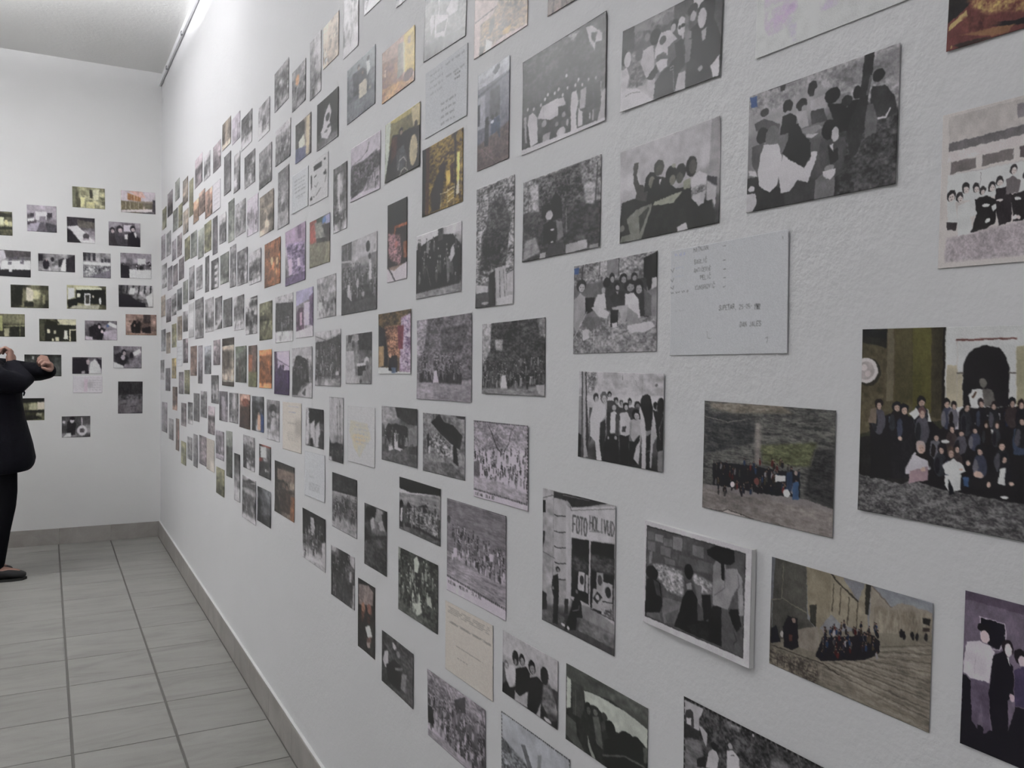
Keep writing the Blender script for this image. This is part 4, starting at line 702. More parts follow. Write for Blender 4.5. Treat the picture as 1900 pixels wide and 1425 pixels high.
(0,-0.4623,1.5310,0.1302,0.1435,-0.006,'s','99999/88888/99999/99999/77777/77777',0,244,244,'large sepia-mauve class print before a low building',0,[('P',(0.92,0.89,0.88),[-17,-3,1000,0,1000,1000,0,1000]),('P',(0.85,0.82,0.81),[48,21,955,19,959,187,53,191]),('P',(0.51,0.49,0.5),[53,191,959,165,960,223,55,246]),('P',(0.97,0.93,0.93),[52,250,960,227,961,274,49,313]),('P',(0.53,0.5,0.5),[74,313,262,313,264,383,72,390]),('P',(0.53,0.5,0.5),[306,308,525,303,526,370,308,377]),('P',(0.44,0.4,0.41),[566,302,734,300,736,369,568,369]),('P',(0.62,0.59,0.61),[542,44,956,48,957,99,545,131]),('P',(1.0,1.0,1.0),[51,394,964,387,968,565,57,580]),('S',(0.62,0.59,0.6),4,[298,412,300,493]),('S',(0.73,0.69,0.7),3,[72,397,964,391]),('T',(0.65,0.61,0.63),(0.85,0.81,0.83),10,9,[54,807,611,749,972,754,977,963,53,959]),('P',(1.0,1.0,1.0),[57,580,118,578,147,715,66,716]),('P',(0.32,0.29,0.3),[56,698,142,714,133,763,62,749]),('P',(1.0,1.0,1.0),[139,606,226,582,256,790,144,799]),('P',(1.0,1.0,1.0),[226,566,283,556,296,680,239,682]),('P',(0.22,0.2,0.21),[265,579,340,563,419,596,420,747,346,773,242,785,286,670]),('P',(0.27,0.24,0.26),[413,532,485,533,526,585,530,742,446,766,416,652]),('P',(0.52,0.49,0.5),[483,486,533,469,585,507,574,575,486,580]),('P',(0.23,0.21,0.22),[522,585,658,563,663,739,543,752]),('P',(0.27,0.24,0.26),[658,540,937,525,941,729,663,739]),('E',(0.29,0.27,0.28),86,532,34,38),('E',(1.0,0.95,0.94),90,546,22,24),('E',(0.42,0.35,0.33),81,542,5,3),('E',(0.42,0.35,0.33),99,544,5,3),('E',(0.42,0.35,0.33),91,558,7,2),('E',(0.29,0.27,0.28),151,547,29,36),('E',(1.0,0.95,0.94),155,560,19,23),('E',(0.42,0.35,0.33),147,556,4,3),('E',(0.42,0.35,0.33),163,558,4,3),('E',(0.42,0.35,0.33),156,571,6,2),('E',(0.29,0.27,0.28),194,497,29,33),('E',(1.0,0.95,0.94),198,509,18,21),('E',(0.42,0.35,0.33),190,506,4,2),('E',(0.42,0.35,0.33),206,507,4,2),('E',(0.42,0.35,0.33),198,520,6,1),('E',(0.29,0.27,0.28),272,507,26,34),('E',(1.0,0.95,0.94),275,519,17,21),('E',(0.42,0.35,0.33),268,516,4,3),('E',(0.42,0.35,0.33),282,517,4,3),('E',(0.42,0.35,0.33),276,530,5,2),('E',(0.29,0.27,0.28),320,528,24,27),('E',(1.0,0.95,0.94),323,538,15,17),('E',(0.42,0.35,0.33),316,535,3,2),('E',(0.42,0.35,0.33),329,536,3,2),('E',(0.42,0.35,0.33),323,546,5,1),('E',(0.29,0.27,0.28),386,514,29,32),('E',(1.0,0.95,0.94),390,525,18,20),('E',(0.42,0.35,0.33),382,522,4,2),('E',(0.42,0.35,0.33),398,524,4,2),('E',(0.42,0.35,0.33),390,535,6,1),('E',(0.29,0.27,0.28),438,487,27,31),('E',(1.0,0.95,0.94),442,498,17,20),('E',(0.42,0.35,0.33),434,495,4,2),('E',(0.42,0.35,0.33),449,497,4,2),('E',(0.42,0.35,0.33),442,508,5,1),('E',(0.29,0.27,0.28),532,432,29,32),('E',(1.0,0.95,0.94),536,443,19,21),('E',(0.42,0.35,0.33),528,439,4,2),('E',(0.42,0.35,0.33),544,442,4,2),('E',(0.42,0.35,0.33),536,454,6,1),('E',(0.29,0.27,0.28),622,481,28,32),('E',(1.0,0.95,0.94),626,492,18,20),('E',(0.42,0.35,0.33),618,489,4,2),('E',(0.42,0.35,0.33),633,491,4,2),('E',(0.42,0.35,0.33),626,503,6,1),('E',(0.29,0.27,0.28),697,484,24,30),('E',(1.0,0.95,0.94),701,494,15,19),('E',(0.42,0.35,0.33),694,491,3,2),('E',(0.42,0.35,0.33),707,493,3,2),('E',(0.42,0.35,0.33),701,504,5,1),('E',(0.29,0.27,0.28),771,479,24,30),('E',(1.0,0.95,0.94),774,490,15,19),('E',(0.42,0.35,0.33),767,486,3,2),('E',(0.42,0.35,0.33),780,488,3,2),('E',(0.42,0.35,0.33),774,499,5,1),('E',(0.29,0.27,0.28),842,474,23,29),('E',(1.0,0.95,0.94),845,485,15,19),('E',(0.42,0.35,0.33),839,482,3,2),('E',(0.42,0.35,0.33),852,483,3,2),('E',(0.42,0.35,0.33),846,494,5,1),('E',(1.0,0.99,0.99),350,628,27,9),('E',(1.0,0.96,0.96),446,607,22,9),('E',(1.0,0.99,0.99),565,613,24,9),('E',(1.0,1.0,1.0),367,722,16,14),('E',(1.0,0.96,0.96),551,724,17,15),('E',(0.94,0.89,0.89),577,726,15,13),('P',(1.0,1.0,1.0),[388,633,415,628,421,652,398,674])]),
(0,-1.0398,1.2812,0.2144,0.1354,0.007,'n','99999/99999/88898/76676/65554/43333',0,142,136,'black and white print of schoolgirls crowding by a white wall',0,[('T',0.75,0.95,58,54,[-6,0,1000,0,997,229,-2,290]),('T',0.35,0.92,12,11,[110,6,233,12,225,190,119,263]),('P',0.62,[-2,290,42,287,47,703,2,709]),('P',0.15,[0,719,48,733,45,997,1,1000]),('P',0.35,[39,1,56,0,68,996,42,1000]),('P',0.75,[59,0,83,-1,130,978,79,994]),('P',0.25,[85,2,101,2,111,340,145,739,128,940,105,841]),('P',0.35,[143,413,196,409,190,733,148,835]),('S',0.55,5,[649,34,696,84,706,136]),('S',0.6,7,[767,29,766,202]),('E',0.5,918,120,17,15),('S',0.4,7,[545,29,546,82]),('E',0.22,226,292,33,51),('E',0.78,231,310,21,33),('E',0.43,221,306,5,4),('E',0.43,240,305,5,4),('E',0.43,231,326,7,3),('E',0.12,391,244,26,34),('E',0.7,394,256,16,22),('E',0.39,387,253,3,3),('E',0.39,401,252,3,3),('E',0.39,394,267,5,2),('E',0.2,471,309,29,38),('E',0.7,475,322,18,24),('E',0.39,467,320,4,3),('E',0.39,483,318,4,3),('E',0.39,475,334,6,2),('E',0.35,535,329,23,34),('E',0.75,538,340,14,21),('E',0.41,532,338,3,3),('E',0.41,544,337,3,3),('E',0.41,538,351,5,2),('E',0.12,630,310,24,37),('E',0.6,633,322,15,23),('E',0.33,627,320,3,3),('E',0.33,640,319,3,3),('E',0.33,633,334,5,2),('E',0.12,714,336,36,42),('E',0.5,719,350,23,26),('E',0.28,709,348,5,3),('E',0.28,729,346,5,3),('E',0.28,719,364,8,2),('P',0.3,[362,320,422,306,522,380,747,360,749,483,365,542]),('P',0.92,[186,410,259,352,342,368,356,469,304,549,287,815,310,993,247,1004,223,786,158,737,155,546]),('E',0.4,325,284,45,66),('E',0.82,331,306,28,42),('E',0.45,319,301,6,6),('E',0.45,343,300,6,5),('E',0.45,331,327,9,4),('P',0.2,[283,570,345,526,356,618,339,854,299,945,276,778]),('P',0.1,[368,691,507,663,513,970,453,990,321,995,339,807]),('P',0.22,[364,450,409,436,408,685,363,710]),('P',0.92,[409,445,464,422,504,491,480,660,408,667]),('P',0.3,[469,458,515,453,508,695,466,678]),('E',0.3,446,373,35,45),('E',0.8,450,388,22,29),('E',0.44,440,385,5,4),('E',0.44,460,383,5,4),('E',0.44,450,402,7,2),('E',0.75,473,713,15,20),('E',0.75,386,725,10,20),('P',0.1,[517,680,631,665,622,993,533,995]),('P',0.9,[518,444,599,418,637,477,632,656,604,680,527,674]),('P',0.3,[545,586,593,571,584,635,546,640]),('E',0.12,586,361,34,42),('E',0.8,590,375,21,27),('E',0.44,581,372,5,3),('E',0.44,599,371,5,3),('E',0.44,590,389,7,2),('P',0.82,[658,510,713,487,755,552,759,710,681,743,642,673]),('P',0.15,[681,730,744,642,761,833,722,960,629,995,634,728]),('P',0.86,[709,770,754,702,743,961,684,910]),('E',0.1,702,439,45,57),('E',0.82,708,457,29,36),('E',0.45,696,454,6,5),('E',0.45,721,452,6,5),('E',0.45,709,476,10,3),('P',0.12,[816,650,873,616,856,787,811,812]),('P',0.9,[741,519,785,461,813,598,820,1001,774,1001,772,708]),('P',0.15,[816,824,857,800,870,983,824,1001]),('P',0.78,[865,462,911,483,932,634,890,726,878,973,859,968,865,773]),('E',0.85,758,389,23,45),('P',0.09,[772,237,816,215,853,231,882,349,880,460,868,582,813,598,794,469,752,369,750,282]),('E',0.15,910,329,24,40),('E',0.45,936,352,21,42),('E',0.08,967,328,38,88),('P',0.1,[881,374,1001,405,1001,762,942,797,924,738,932,634,909,483]),('P',0.55,[942,796,1001,762,1000,998,947,1003]),('S',0.6,7,[994,440,954,563,965,664])]),
(0,-0.7464,1.2488,0.2087,0.1375,0.002,'o','44444/44444/44444/44443/43333/44444/44444',0,218,173,'colour print of a class standing below overgrown stone tiers',0,[('T',(0.29,0.29,0.29),(0.58,0.57,0.55),28,8,[0,0,1000,0,999,767,-1,809]),('T',(0.48,0.45,0.41),(0.68,0.64,0.59),33,13,[58,14,633,-3,714,57,295,91,59,64]),('T',(0.25,0.25,0.27),(0.43,0.43,0.42),24,8,[0,90,437,143,424,335,8,499]),('T',(0.34,0.35,0.26),(0.57,0.58,0.44),21,8,[475,347,884,267,859,465,496,514]),('T',(0.2,0.2,0.21),(0.38,0.37,0.37),24,7,[863,323,994,303,995,764,804,712,830,506]),('T',(0.57,0.54,0.54),(0.72,0.68,0.65),11,9,[437,162,471,158,480,507,432,516]),('S',(0.61,0.59,0.57),7,[1,141,204,179,349,143]),('S',(0.58,0.56,0.55),5,[514,153,939,103]),('S',(0.5,0.5,0.48),5,[924,113,844,450]),('S',(0.55,0.53,0.51),5,[154,475,444,475,691,487]),('P',(0.61,0.58,0.58),[-1,779,308,743,805,735,997,772,1000,1000,0,1000]),('T',(0.54,0.51,0.5),(0.69,0.65,0.64),49,18,[-1,809,997,789,1000,1000,0,1000]),('P',(0.82,0.78,0.77),[183,990,220,964,437,993,613,988,589,990,437,1007]),('S',(0.31,0.28,0.27),7,[18,1001,164,990,220,961,437,993]),('S',(0.38,0.36,0.34),7,[605,981,666,999]),('P',(0.19,0.19,0.21),[84,578,155,545,375,535,684,534,770,554,778,723,568,757,244,757,92,769]),('C',[87,526,767,410,93,819,772,670],96,21,0.15,0.45,'mix'),('P',(0.32,0.43,0.59),[720,618,762,600,768,745,723,756]),('E',(0.76,0.67,0.64),742,536,12,19),('P',(0.25,0.3,0.41),[673,546,716,528,719,687,680,691]),('E',(0.6,0.37,0.35),451,664,20,32),('E',(1.0,1.0,1.0),680,717,25,32),('E',(1.0,0.95,0.96),257,729,20,23),('P',(0.94,0.93,0.93),[593,580,669,574,666,620,594,635])]),
(0,-0.5002,1.3106,0.2195,0.1872,0.003,'o','44444/44444/33333/33333/33333',0,260,260,'large colour print of students seated before an arched doorway',0,[('P',(0.42,0.39,0.31),[0,0,423,0,429,465,-2,575]),('T',(0.36,0.33,0.26),(0.47,0.43,0.34),27,30,[2,96,137,96,143,525,-3,557]),('P',(0.16,0.16,0.16),[0,0,135,2,134,53,-1,38]),('P',(0.25,0.24,0.22),[-1,38,134,53,130,105,-1,69]),('P',(0.52,0.48,0.4),[135,2,171,2,176,386,139,388]),('P',(0.42,0.39,0.28),[173,1,263,2,269,413,178,402]),('P',(0.44,0.42,0.25),[265,1,356,1,364,439,273,429]),('P',(0.34,0.31,0.25),[356,1,414,1,421,466,364,455]),('P',(0.21,0.2,0.18),[412,3,423,1,426,466,414,467]),('S',(0.36,0.34,0.23),3,[263,2,268,396]),('S',(0.43,0.38,0.3),3,[171,2,176,386]),('E',(0.28,0.26,0.23),36,234,68,77),('E',(0.96,0.93,0.93),24,227,64,70),('E',(0.78,0.74,0.74),24,227,48,52),('E',(0.92,0.88,0.88),12,210,18,19),('E',(0.89,0.84,0.84),35,245,16,17),('P',(1.0,1.0,1.0),[423,0,1000,0,1009,414,428,449]),('P',(0.84,0.8,0.71),[434,193,503,192,511,395,429,401]),('P',(0.77,0.74,0.63),[729,99,1001,59,1009,414,737,423]),('P',(1.0,1.0,1.0),[478,70,727,65,729,209,482,224]),('S',(0.52,0.35,0.33),10,[478,68,727,62]),('S',(0.83,0.79,0.77),3,[479,74,482,382]),('P',(0.13,0.12,0.13),[511,395,505,192,519,145,554,106,605,92,655,106,689,143,703,188,704,381]),('S',(0.48,0.45,0.43),7,[480,228,507,227]),('S',(0.48,0.45,0.43),7,[702,221,729,219]),('P',(1.0,1.0,1.0),[531,339,551,307,593,305,608,342,602,404,554,423]),('P',(0.5,0.48,0.47),[592,297,633,303,649,363,608,396]),('E',(0.57,0.55,0.53),595,274,16,22),('P',(0.41,0.3,0.24),[545,346,562,314,569,322,556,350]),('T',(0.29,0.28,0.29),(0.62,0.61,0.61),9,5,[-5,762,1016,715,1000,1000,0,1000]),('P',(0.22,0.21,0.21),[-2,592,122,570,293,776,237,819,-5,798]),('P',(0.16,0.15,0.16),[50,499,154,456,286,461,364,471,411,515,511,403,688,383,1008,346,1018,824,723,826,418,813,253,783,66,813,61,603]),('P',(1.0,1.0,1.0),[257,447,300,402,348,415,368,479,302,477]),('P',(0.45,0.5,0.6),[154,473,196,452,193,495,160,541]),('P',(0.2,0.19,0.21),[155,524,229,466,287,495,277,779,178,795]),('P',(0.86,0.84,0.87),[248,733,290,644,330,655,361,684,370,719,316,760,248,763]),('P',(0.7,0.6,0.63),[268,747,358,709,357,778,266,810]),('P',(1.0,1.0,1.0),[424,695,473,652,517,677,529,711,483,742,438,733]),('P',(1.0,1.0,1.0),[437,741,511,729,509,804,463,830,440,789]),('P',(0.19,0.19,0.21),[454,758,476,794,486,826,459,836]),('P',(1.0,1.0,1.0),[678,677,702,669,700,750,671,747]),('P',(1.0,1.0,1.0),[627,494,657,483,670,546,645,537]),('P',(1.0,1.0,1.0),[568,453,611,449,604,467,567,473]),('P',(0.3,0.4,0.56),[519,740,545,736,545,781,523,780]),('P',(0.3,0.34,0.44),[725,484,772,464,775,596,731,603]),('P',(0.5,0.49,0.55),[420,418,453,408,458,463,433,481]),('P',(0.83,0.81,0.85),[468,422,497,416,492,507,477,509]),('P',(0.3,0.3,0.33),[779,478,998,429,1005,730,798,782]),('P',(0.84,0.83,0.86),[619,426,669,414,669,444,623,456]),('P',(0.22,0.27,0.41),[688,405,758,396,753,466,693,472]),('E',(0.27,0.27,0.3),315,457,38,64),('E',(0.2,0.19,0.22),299,464,15,44),('E',(0.15,0.14,0.15),317,376,21,27),('E',(0.83,0.71,0.66),320,385,14,17),('E',(0.45,0.38,0.36),314,383,3,2),('E',(0.45,0.38,0.36),325,383,3,2),('E',(0.45,0.38,0.36),320,394,4,1),('E',(0.34,0.29,0.3),719,426,29,54),('E',(0.34,0.29,0.3),704,432,11,38),('E',(0.13,0.13,0.15),718,358,16,23),('E',(0.83,0.71,0.66),720,366,10,15),('E',(0.45,0.38,0.36),715,364,2,2),('E',(0.45,0.38,0.36),724,363,2,2),('E',(0.45,0.38,0.36),720,373,3,1),('E',(0.32,0.33,0.41),442,454,30,58),('E',(0.49,0.48,0.52),423,461,12,41),('E',(0.15,0.14,0.15),437,380,17,25),('E',(0.83,0.71,0.66),440,389,11,16),('E',(0.45,0.38,0.36),435,387,2,2),('E',(0.45,0.38,0.36),444,386,2,2),('E',(0.45,0.38,0.36),440,397,3,1),('E',(0.17,0.16,0.18),589,441,23,56),('E',(0.32,0.33,0.41),580,447,9,39),('E',(0.21,0.17,0.18),590,370,13,24),('E',(0.83,0.71,0.66),592,378,8,15),('E',(0.45,0.38,0.36),588,376,2,2),('E',(0.45,0.38,0.36),596,376,2,2),('E',(0.45,0.38,0.36),592,386,3,1),('E',(0.39,0.38,0.42),101,498,36,71),('E',(0.22,0.22,0.24),82,506,14,50),('E',(0.18,0.15,0.15),99,407,20,31),('E',(0.83,0.71,0.66),102,418,13,19),('E',(0.45,0.38,0.36),96,416,3,2),('E',(0.45,0.38,0.36),107,415,3,2),('E',(0.45,0.38,0.36),102,428,4,1),('E',(0.2,0.19,0.22),761,434,28,53),('E',(0.17,0.16,0.18),744,440,11,37),('E',(0.27,0.21,0.2),757,366,16,23),('E',(0.83,0.71,0.66),759,374,10,15),('E',(0.45,0.38,0.36),755,372,2,2),('E',(0.45,0.38,0.36),763,372,2,2),('E',(0.45,0.38,0.36),759,381,3,1),('E',(0.49,0.48,0.52),469,453,25,50),('E',(0.21,0.19,0.19),459,458,10,35),('E',(0.21,0.19,0.19),471,388,14,22),('E',(0.83,0.71,0.66),472,396,9,14),('E',(0.45,0.38,0.36),468,394,2,1),('E',(0.45,0.38,0.36),476,394,2,1),('E',(0.45,0.38,0.36),473,403,3,1),('E',(0.22,0.22,0.24),644,444,23,52),('E',(0.39,0.38,0.42),633,449,9,36),('E',(0.25,0.21,0.21),643,378,13,22),('E',(0.83,0.71,0.66),645,385,8,14),('E',(0.45,0.38,0.36),641,384,1,2),('E',(0.45,0.38,0.36),648,383,1,2),('E',(0.45,0.38,0.36),645,393,2,1),('E',(0.21,0.19,0.19),200,492,43,62),('E',(0.27,0.27,0.3),174,500,17,43),('E',(0.13,0.13,0.15),194,414,24,27),('E',(0.83,0.71,0.66),198,423,15,17),('E',(0.45,0.38,0.36),191,421,3,2),('E',(0.45,0.38,0.36),204,420,3,2),('E',(0.45,0.38,0.36),198,431,5,1),('E',(0.27,0.27,0.3),527,475,27,64),('E',(0.2,0.19,0.22),516,482,10,45),('E',(0.16,0.15,0.15),528,394,15,28),('E',(0.83,0.71,0.66),530,403,9,17),('E',(0.45,0.38,0.36),526,401,2,2),('E',(0.45,0.38,0.36),534,400,2,2),('E',(0.45,0.38,0.36),530,412,3,1),('E',(0.34,0.29,0.3),814,444,27,56),('E',(0.34,0.29,0.3),800,451,11,39),('E',(0.15,0.14,0.15),813,373,15,24),('E',(0.83,0.71,0.66),815,381,10,15),('E',(0.45,0.38,0.36),810,380,2,2),('E',(0.45,0.38,0.36),819,379,2,2),('E',(0.45,0.38,0.36),815,389,3,1),('E',(0.32,0.33,0.41),917,442,26,54),('E',(0.49,0.48,0.52),901,448,10,38),('E',(0.15,0.14,0.15),913,373,14,23),('E',(0.83,0.71,0.66),915,381,9,15),('E',(0.45,0.38,0.36),911,379,2,2),('E',(0.45,0.38,0.36),919,379,2,2),('E',(0.45,0.38,0.36),915,388,3,1),('E',(0.17,0.16,0.18),231,518,40,73),('E',(0.32,0.33,0.41),213,526,16,51),('E',(0.12,0.12,0.14),232,425,22,31),('E',(0.83,0.71,0.66),235,436,14,20),('E',(0.45,0.38,0.36),229,434,3,2),('E',(0.45,0.38,0.36),241,433,3,2),('E',(0.45,0.38,0.36),235,446,5,1),('E',(0.39,0.38,0.42),324,530,35,75),('E',(0.22,0.22,0.24),306,539,14,52),('E',(0.52,0.4,0.4),322,435,20,32),('E',(0.83,0.71,0.66),325,446,13,21),('E',(0.45,0.38,0.36),319,444,3,2),('E',(0.45,0.38,0.36),330,443,3,2),('E',(0.45,0.38,0.36),325,456,4,1),('E',(0.2,0.19,0.22),865,468,26,55),('E',(0.17,0.16,0.18),849,475,10,38),('E',(0.18,0.17,0.17),861,398,15,24),('E',(0.83,0.71,0.66),863,406,9,15),('E',(0.45,0.38,0.36),859,405,2,2),('E',(0.45,0.38,0.36),867,404,2,2),('E',(0.45,0.38,0.36),863,414,3,1),('E',(0.49,0.48,0.52),953,487,25,54),('E',(0.21,0.19,0.19),942,493,10,37),('E',(0.23,0.2,0.18),954,418,14,23),('E',(0.83,0.71,0.66),955,426,9,15),('E',(0.45,0.38,0.36),951,425,2,2),('E',(0.45,0.38,0.36),959,424,2,2),('E',(0.45,0.38,0.36),956,434,3,1),('E',(0.22,0.22,0.24),760,515,28,57),('E',(0.39,0.38,0.42),746,522,11,40),('E',(0.16,0.15,0.16),759,443,16,24),('E',(0.83,0.71,0.66),761,451,10,15),('E',(0.45,0.38,0.36),756,450,2,2),('E',(0.45,0.38,0.36),765,449,2,2),('E',(0.45,0.38,0.36),761,459,3,1),('E',(0.21,0.19,0.19),617,527,21,45),('E',(0.27,0.27,0.3),603,533,8,31),('E',(0.27,0.22,0.19),613,470,12,19),('E',(0.83,0.71,0.66),614,477,7,12),('E',(0.27,0.27,0.3),656,530,20,48),('E',(0.2,0.19,0.22),648,535,8,33),('E',(0.28,0.24,0.22),658,469,11,21),('E',(0.83,0.71,0.66),659,476,7,13),('E',(0.34,0.29,0.3),464,575,28,58),('E',(0.34,0.29,0.3),449,582,11,40),('E',(0.14,0.13,0.14),462,502,16,25),('E',(0.83,0.71,0.66),464,510,10,16),('E',(0.45,0.38,0.36),460,509,2,2),('E',(0.45,0.38,0.36),469,508,2,2),('E',(0.45,0.38,0.36),464,518,3,1),('E',(0.32,0.33,0.41),566,561,26,46),('E',(0.49,0.48,0.52),550,567,10,32),('E',(0.14,0.13,0.14),562,503,15,20),('E',(0.83,0.71,0.66),564,510,9,12),('E',(0.45,0.38,0.36),560,509,2,1),('E',(0.45,0.38,0.36),568,508,2,1),('E',(0.45,0.38,0.36),564,517,3,1),('E',(0.17,0.16,0.18),897,550,26,55),('E',(0.32,0.33,0.41),886,556,10,38),('E',(0.15,0.14,0.15),898,480,15,23),('E',(0.83,0.71,0.66),900,488,9,15),('E',(0.45,0.38,0.36),896,486,2,2),('E',(0.45,0.38,0.36),904,486,2,2),('E',(0.45,0.38,0.36),900,496,3,1),('E',(0.39,0.38,0.42),507,582,27,46),('E',(0.22,0.22,0.24),493,587,11,32),('E',(0.15,0.14,0.15),506,523,15,20),('E',(0.83,0.71,0.66),508,529,10,13),('E',(0.45,0.38,0.36),504,528,2,1),('E',(0.45,0.38,0.36),512,527,2,1),('E',(0.45,0.38,0.36),508,536,3,1),('E',(0.2,0.19,0.22),831,572,27,56),('E',(0.17,0.16,0.18),815,579,11,39),('E',(0.21,0.19,0.19),827,502,15,24),('E',(0.83,0.71,0.66),830,510,9,15),('E',(0.45,0.38,0.36),825,508,2,2),('E',(0.45,0.38,0.36),834,507,2,2),('E',(0.45,0.38,0.36),830,518,3,1),('E',(0.49,0.48,0.52),391,619,29,52),('E',(0.21,0.19,0.19),379,625,11,36),('E',(0.15,0.14,0.15),392,553,16,22),('E',(0.83,0.71,0.66),395,561,10,14),('E',(0.45,0.38,0.36),390,559,2,2),('E',(0.45,0.38,0.36),399,558,2,2),('E',(0.45,0.38,0.36),395,568,3,1),('E',(0.22,0.22,0.24),683,641,34,62),('E',(0.39,0.38,0.42),666,649,13,43),('E',(0.21,0.19,0.19),681,563,19,26),('E',(0.83,0.71,0.66),684,572,12,17),('E',(0.45,0.38,0.36),679,570,2,2),('E',(0.45,0.38,0.36),689,569,2,2),('E',(0.45,0.38,0.36),684,580,4,1),('E',(0.21,0.19,0.19),324,708,41,75),('E',(0.27,0.27,0.3),300,718,16,52),('E',(0.78,0.71,0.7),319,613,23,32),('E',(0.83,0.71,0.66),322,624,15,21),('E',(0.45,0.38,0.36),316,622,3,2),('E',(0.45,0.38,0.36),328,620,3,2),('E',(0.45,0.38,0.36),322,634,5,1),('E',(0.27,0.27,0.3),415,690,31,62),('E',(0.2,0.19,0.22),402,698,12,43),('E',(0.14,0.13,0.15),416,611,17,27),('E',(0.83,0.71,0.66),419,620,11,17),('E',(0.45,0.38,0.36),414,618,2,2),('E',(0.45,0.38,0.36),424,617,2,2),('E',(0.45,0.38,0.36),419,629,3,1),('E',(0.34,0.29,0.3),491,670,27,54),('E',(0.34,0.29,0.3),477,677,11,37),('E',(0.18,0.17,0.17),490,602,15,23),('E',(0.83,0.71,0.66),492,609,10,15),('E',(0.45,0.38,0.36),488,608,2,2),('E',(0.45,0.38,0.36),496,607,2,2),('E',(0.45,0.38,0.36),492,617,3,1),('E',(0.32,0.33,0.41),593,676,31,60),('E',(0.49,0.48,0.52),574,684,12,41),('E',(0.14,0.14,0.15),588,601,17,26),('E',(0.83,0.71,0.66),591,609,11,16),('E',(0.45,0.38,0.36),586,608,2,2),('E',(0.45,0.38,0.36),596,607,2,2),('E',(0.45,0.38,0.36),591,618,3,1),('E',(0.17,0.16,0.18),460,704,30,65),('E',(0.32,0.33,0.41),447,712,12,45),('E',(0.42,0.35,0.32),461,621,17,28),('E',(0.83,0.71,0.66),463,631,11,18),('E',(0.45,0.38,0.36),459,629,2,2),('E',(0.45,0.38,0.36),468,628,2,2),('E',(0.45,0.38,0.36),464,640,3,1),('E',(0.39,0.38,0.42),936,661,27,57),('E',(0.22,0.22,0.24),922,668,11,40),('E',(0.18,0.17,0.17),935,588,15,25),('E',(0.83,0.71,0.66),937,596,10,16),('E',(0.45,0.38,0.36),932,595,2,2),('E',(0.45,0.38,0.36),941,594,2,2),('E',(0.45,0.38,0.36),937,604,3,1),('E',(0.2,0.19,0.22),697,698,27,58),('E',(0.17,0.16,0.18),680,706,10,40),('E',(0.13,0.13,0.15),693,625,15,25),('E',(0.83,0.71,0.66),695,633,9,16),('E',(0.45,0.38,0.36),690,632,2,2),('E',(0.45,0.38,0.36),699,631,2,2),('E',(0.45,0.38,0.36),695,642,3,1),('E',(0.49,0.48,0.52),853,689,29,59),('E',(0.21,0.19,0.19),841,696,11,41),('E',(0.15,0.14,0.15),854,614,16,25),('E',(0.83,0.71,0.66),856,622,10,16),('E',(0.45,0.38,0.36),852,621,2,2),('E',(0.45,0.38,0.36),860,619,2,2),('E',(0.45,0.38,0.36),856,630,3,1),('P',(1.0,1.0,1.0),[424,695,473,652,517,677,529,711,483,742,438,733]),('P',(1.0,1.0,1.0),[437,741,511,729,509,804,463,830,440,789]),('P',(0.19,0.19,0.21),[454,758,476,794,486,826,459,836]),('P',(0.86,0.84,0.87),[251,724,290,652,314,665,354,685,366,720,316,756,248,758]),('P',(0.7,0.6,0.63),[268,747,358,709,357,778,266,810]),('P',(1.0,1.0,1.0),[678,677,702,669,700,750,671,747]),('P',(1.0,1.0,1.0),[263,447,293,411,309,443,286,478]),('P',(0.54,0.48,0.43),[58,437,88,426,86,513,46,508]),('E',(0.87,0.76,0.71),217,581,11,11),('E',(0.87,0.76,0.71),335,728,12,11),('E',(0.87,0.76,0.71),588,717,23,16),('E',(0.87,0.76,0.71),541,669,9,12),('E',(0.87,0.76,0.71),727,739,11,11),('E',(0.87,0.76,0.71),633,759,9,15),('E',(0.87,0.76,0.71),510,705,8,6),('E',(1.0,1.0,1.0),700,807,15,7),('E',(1.0,1.0,1.0),434,573,19,9)]),
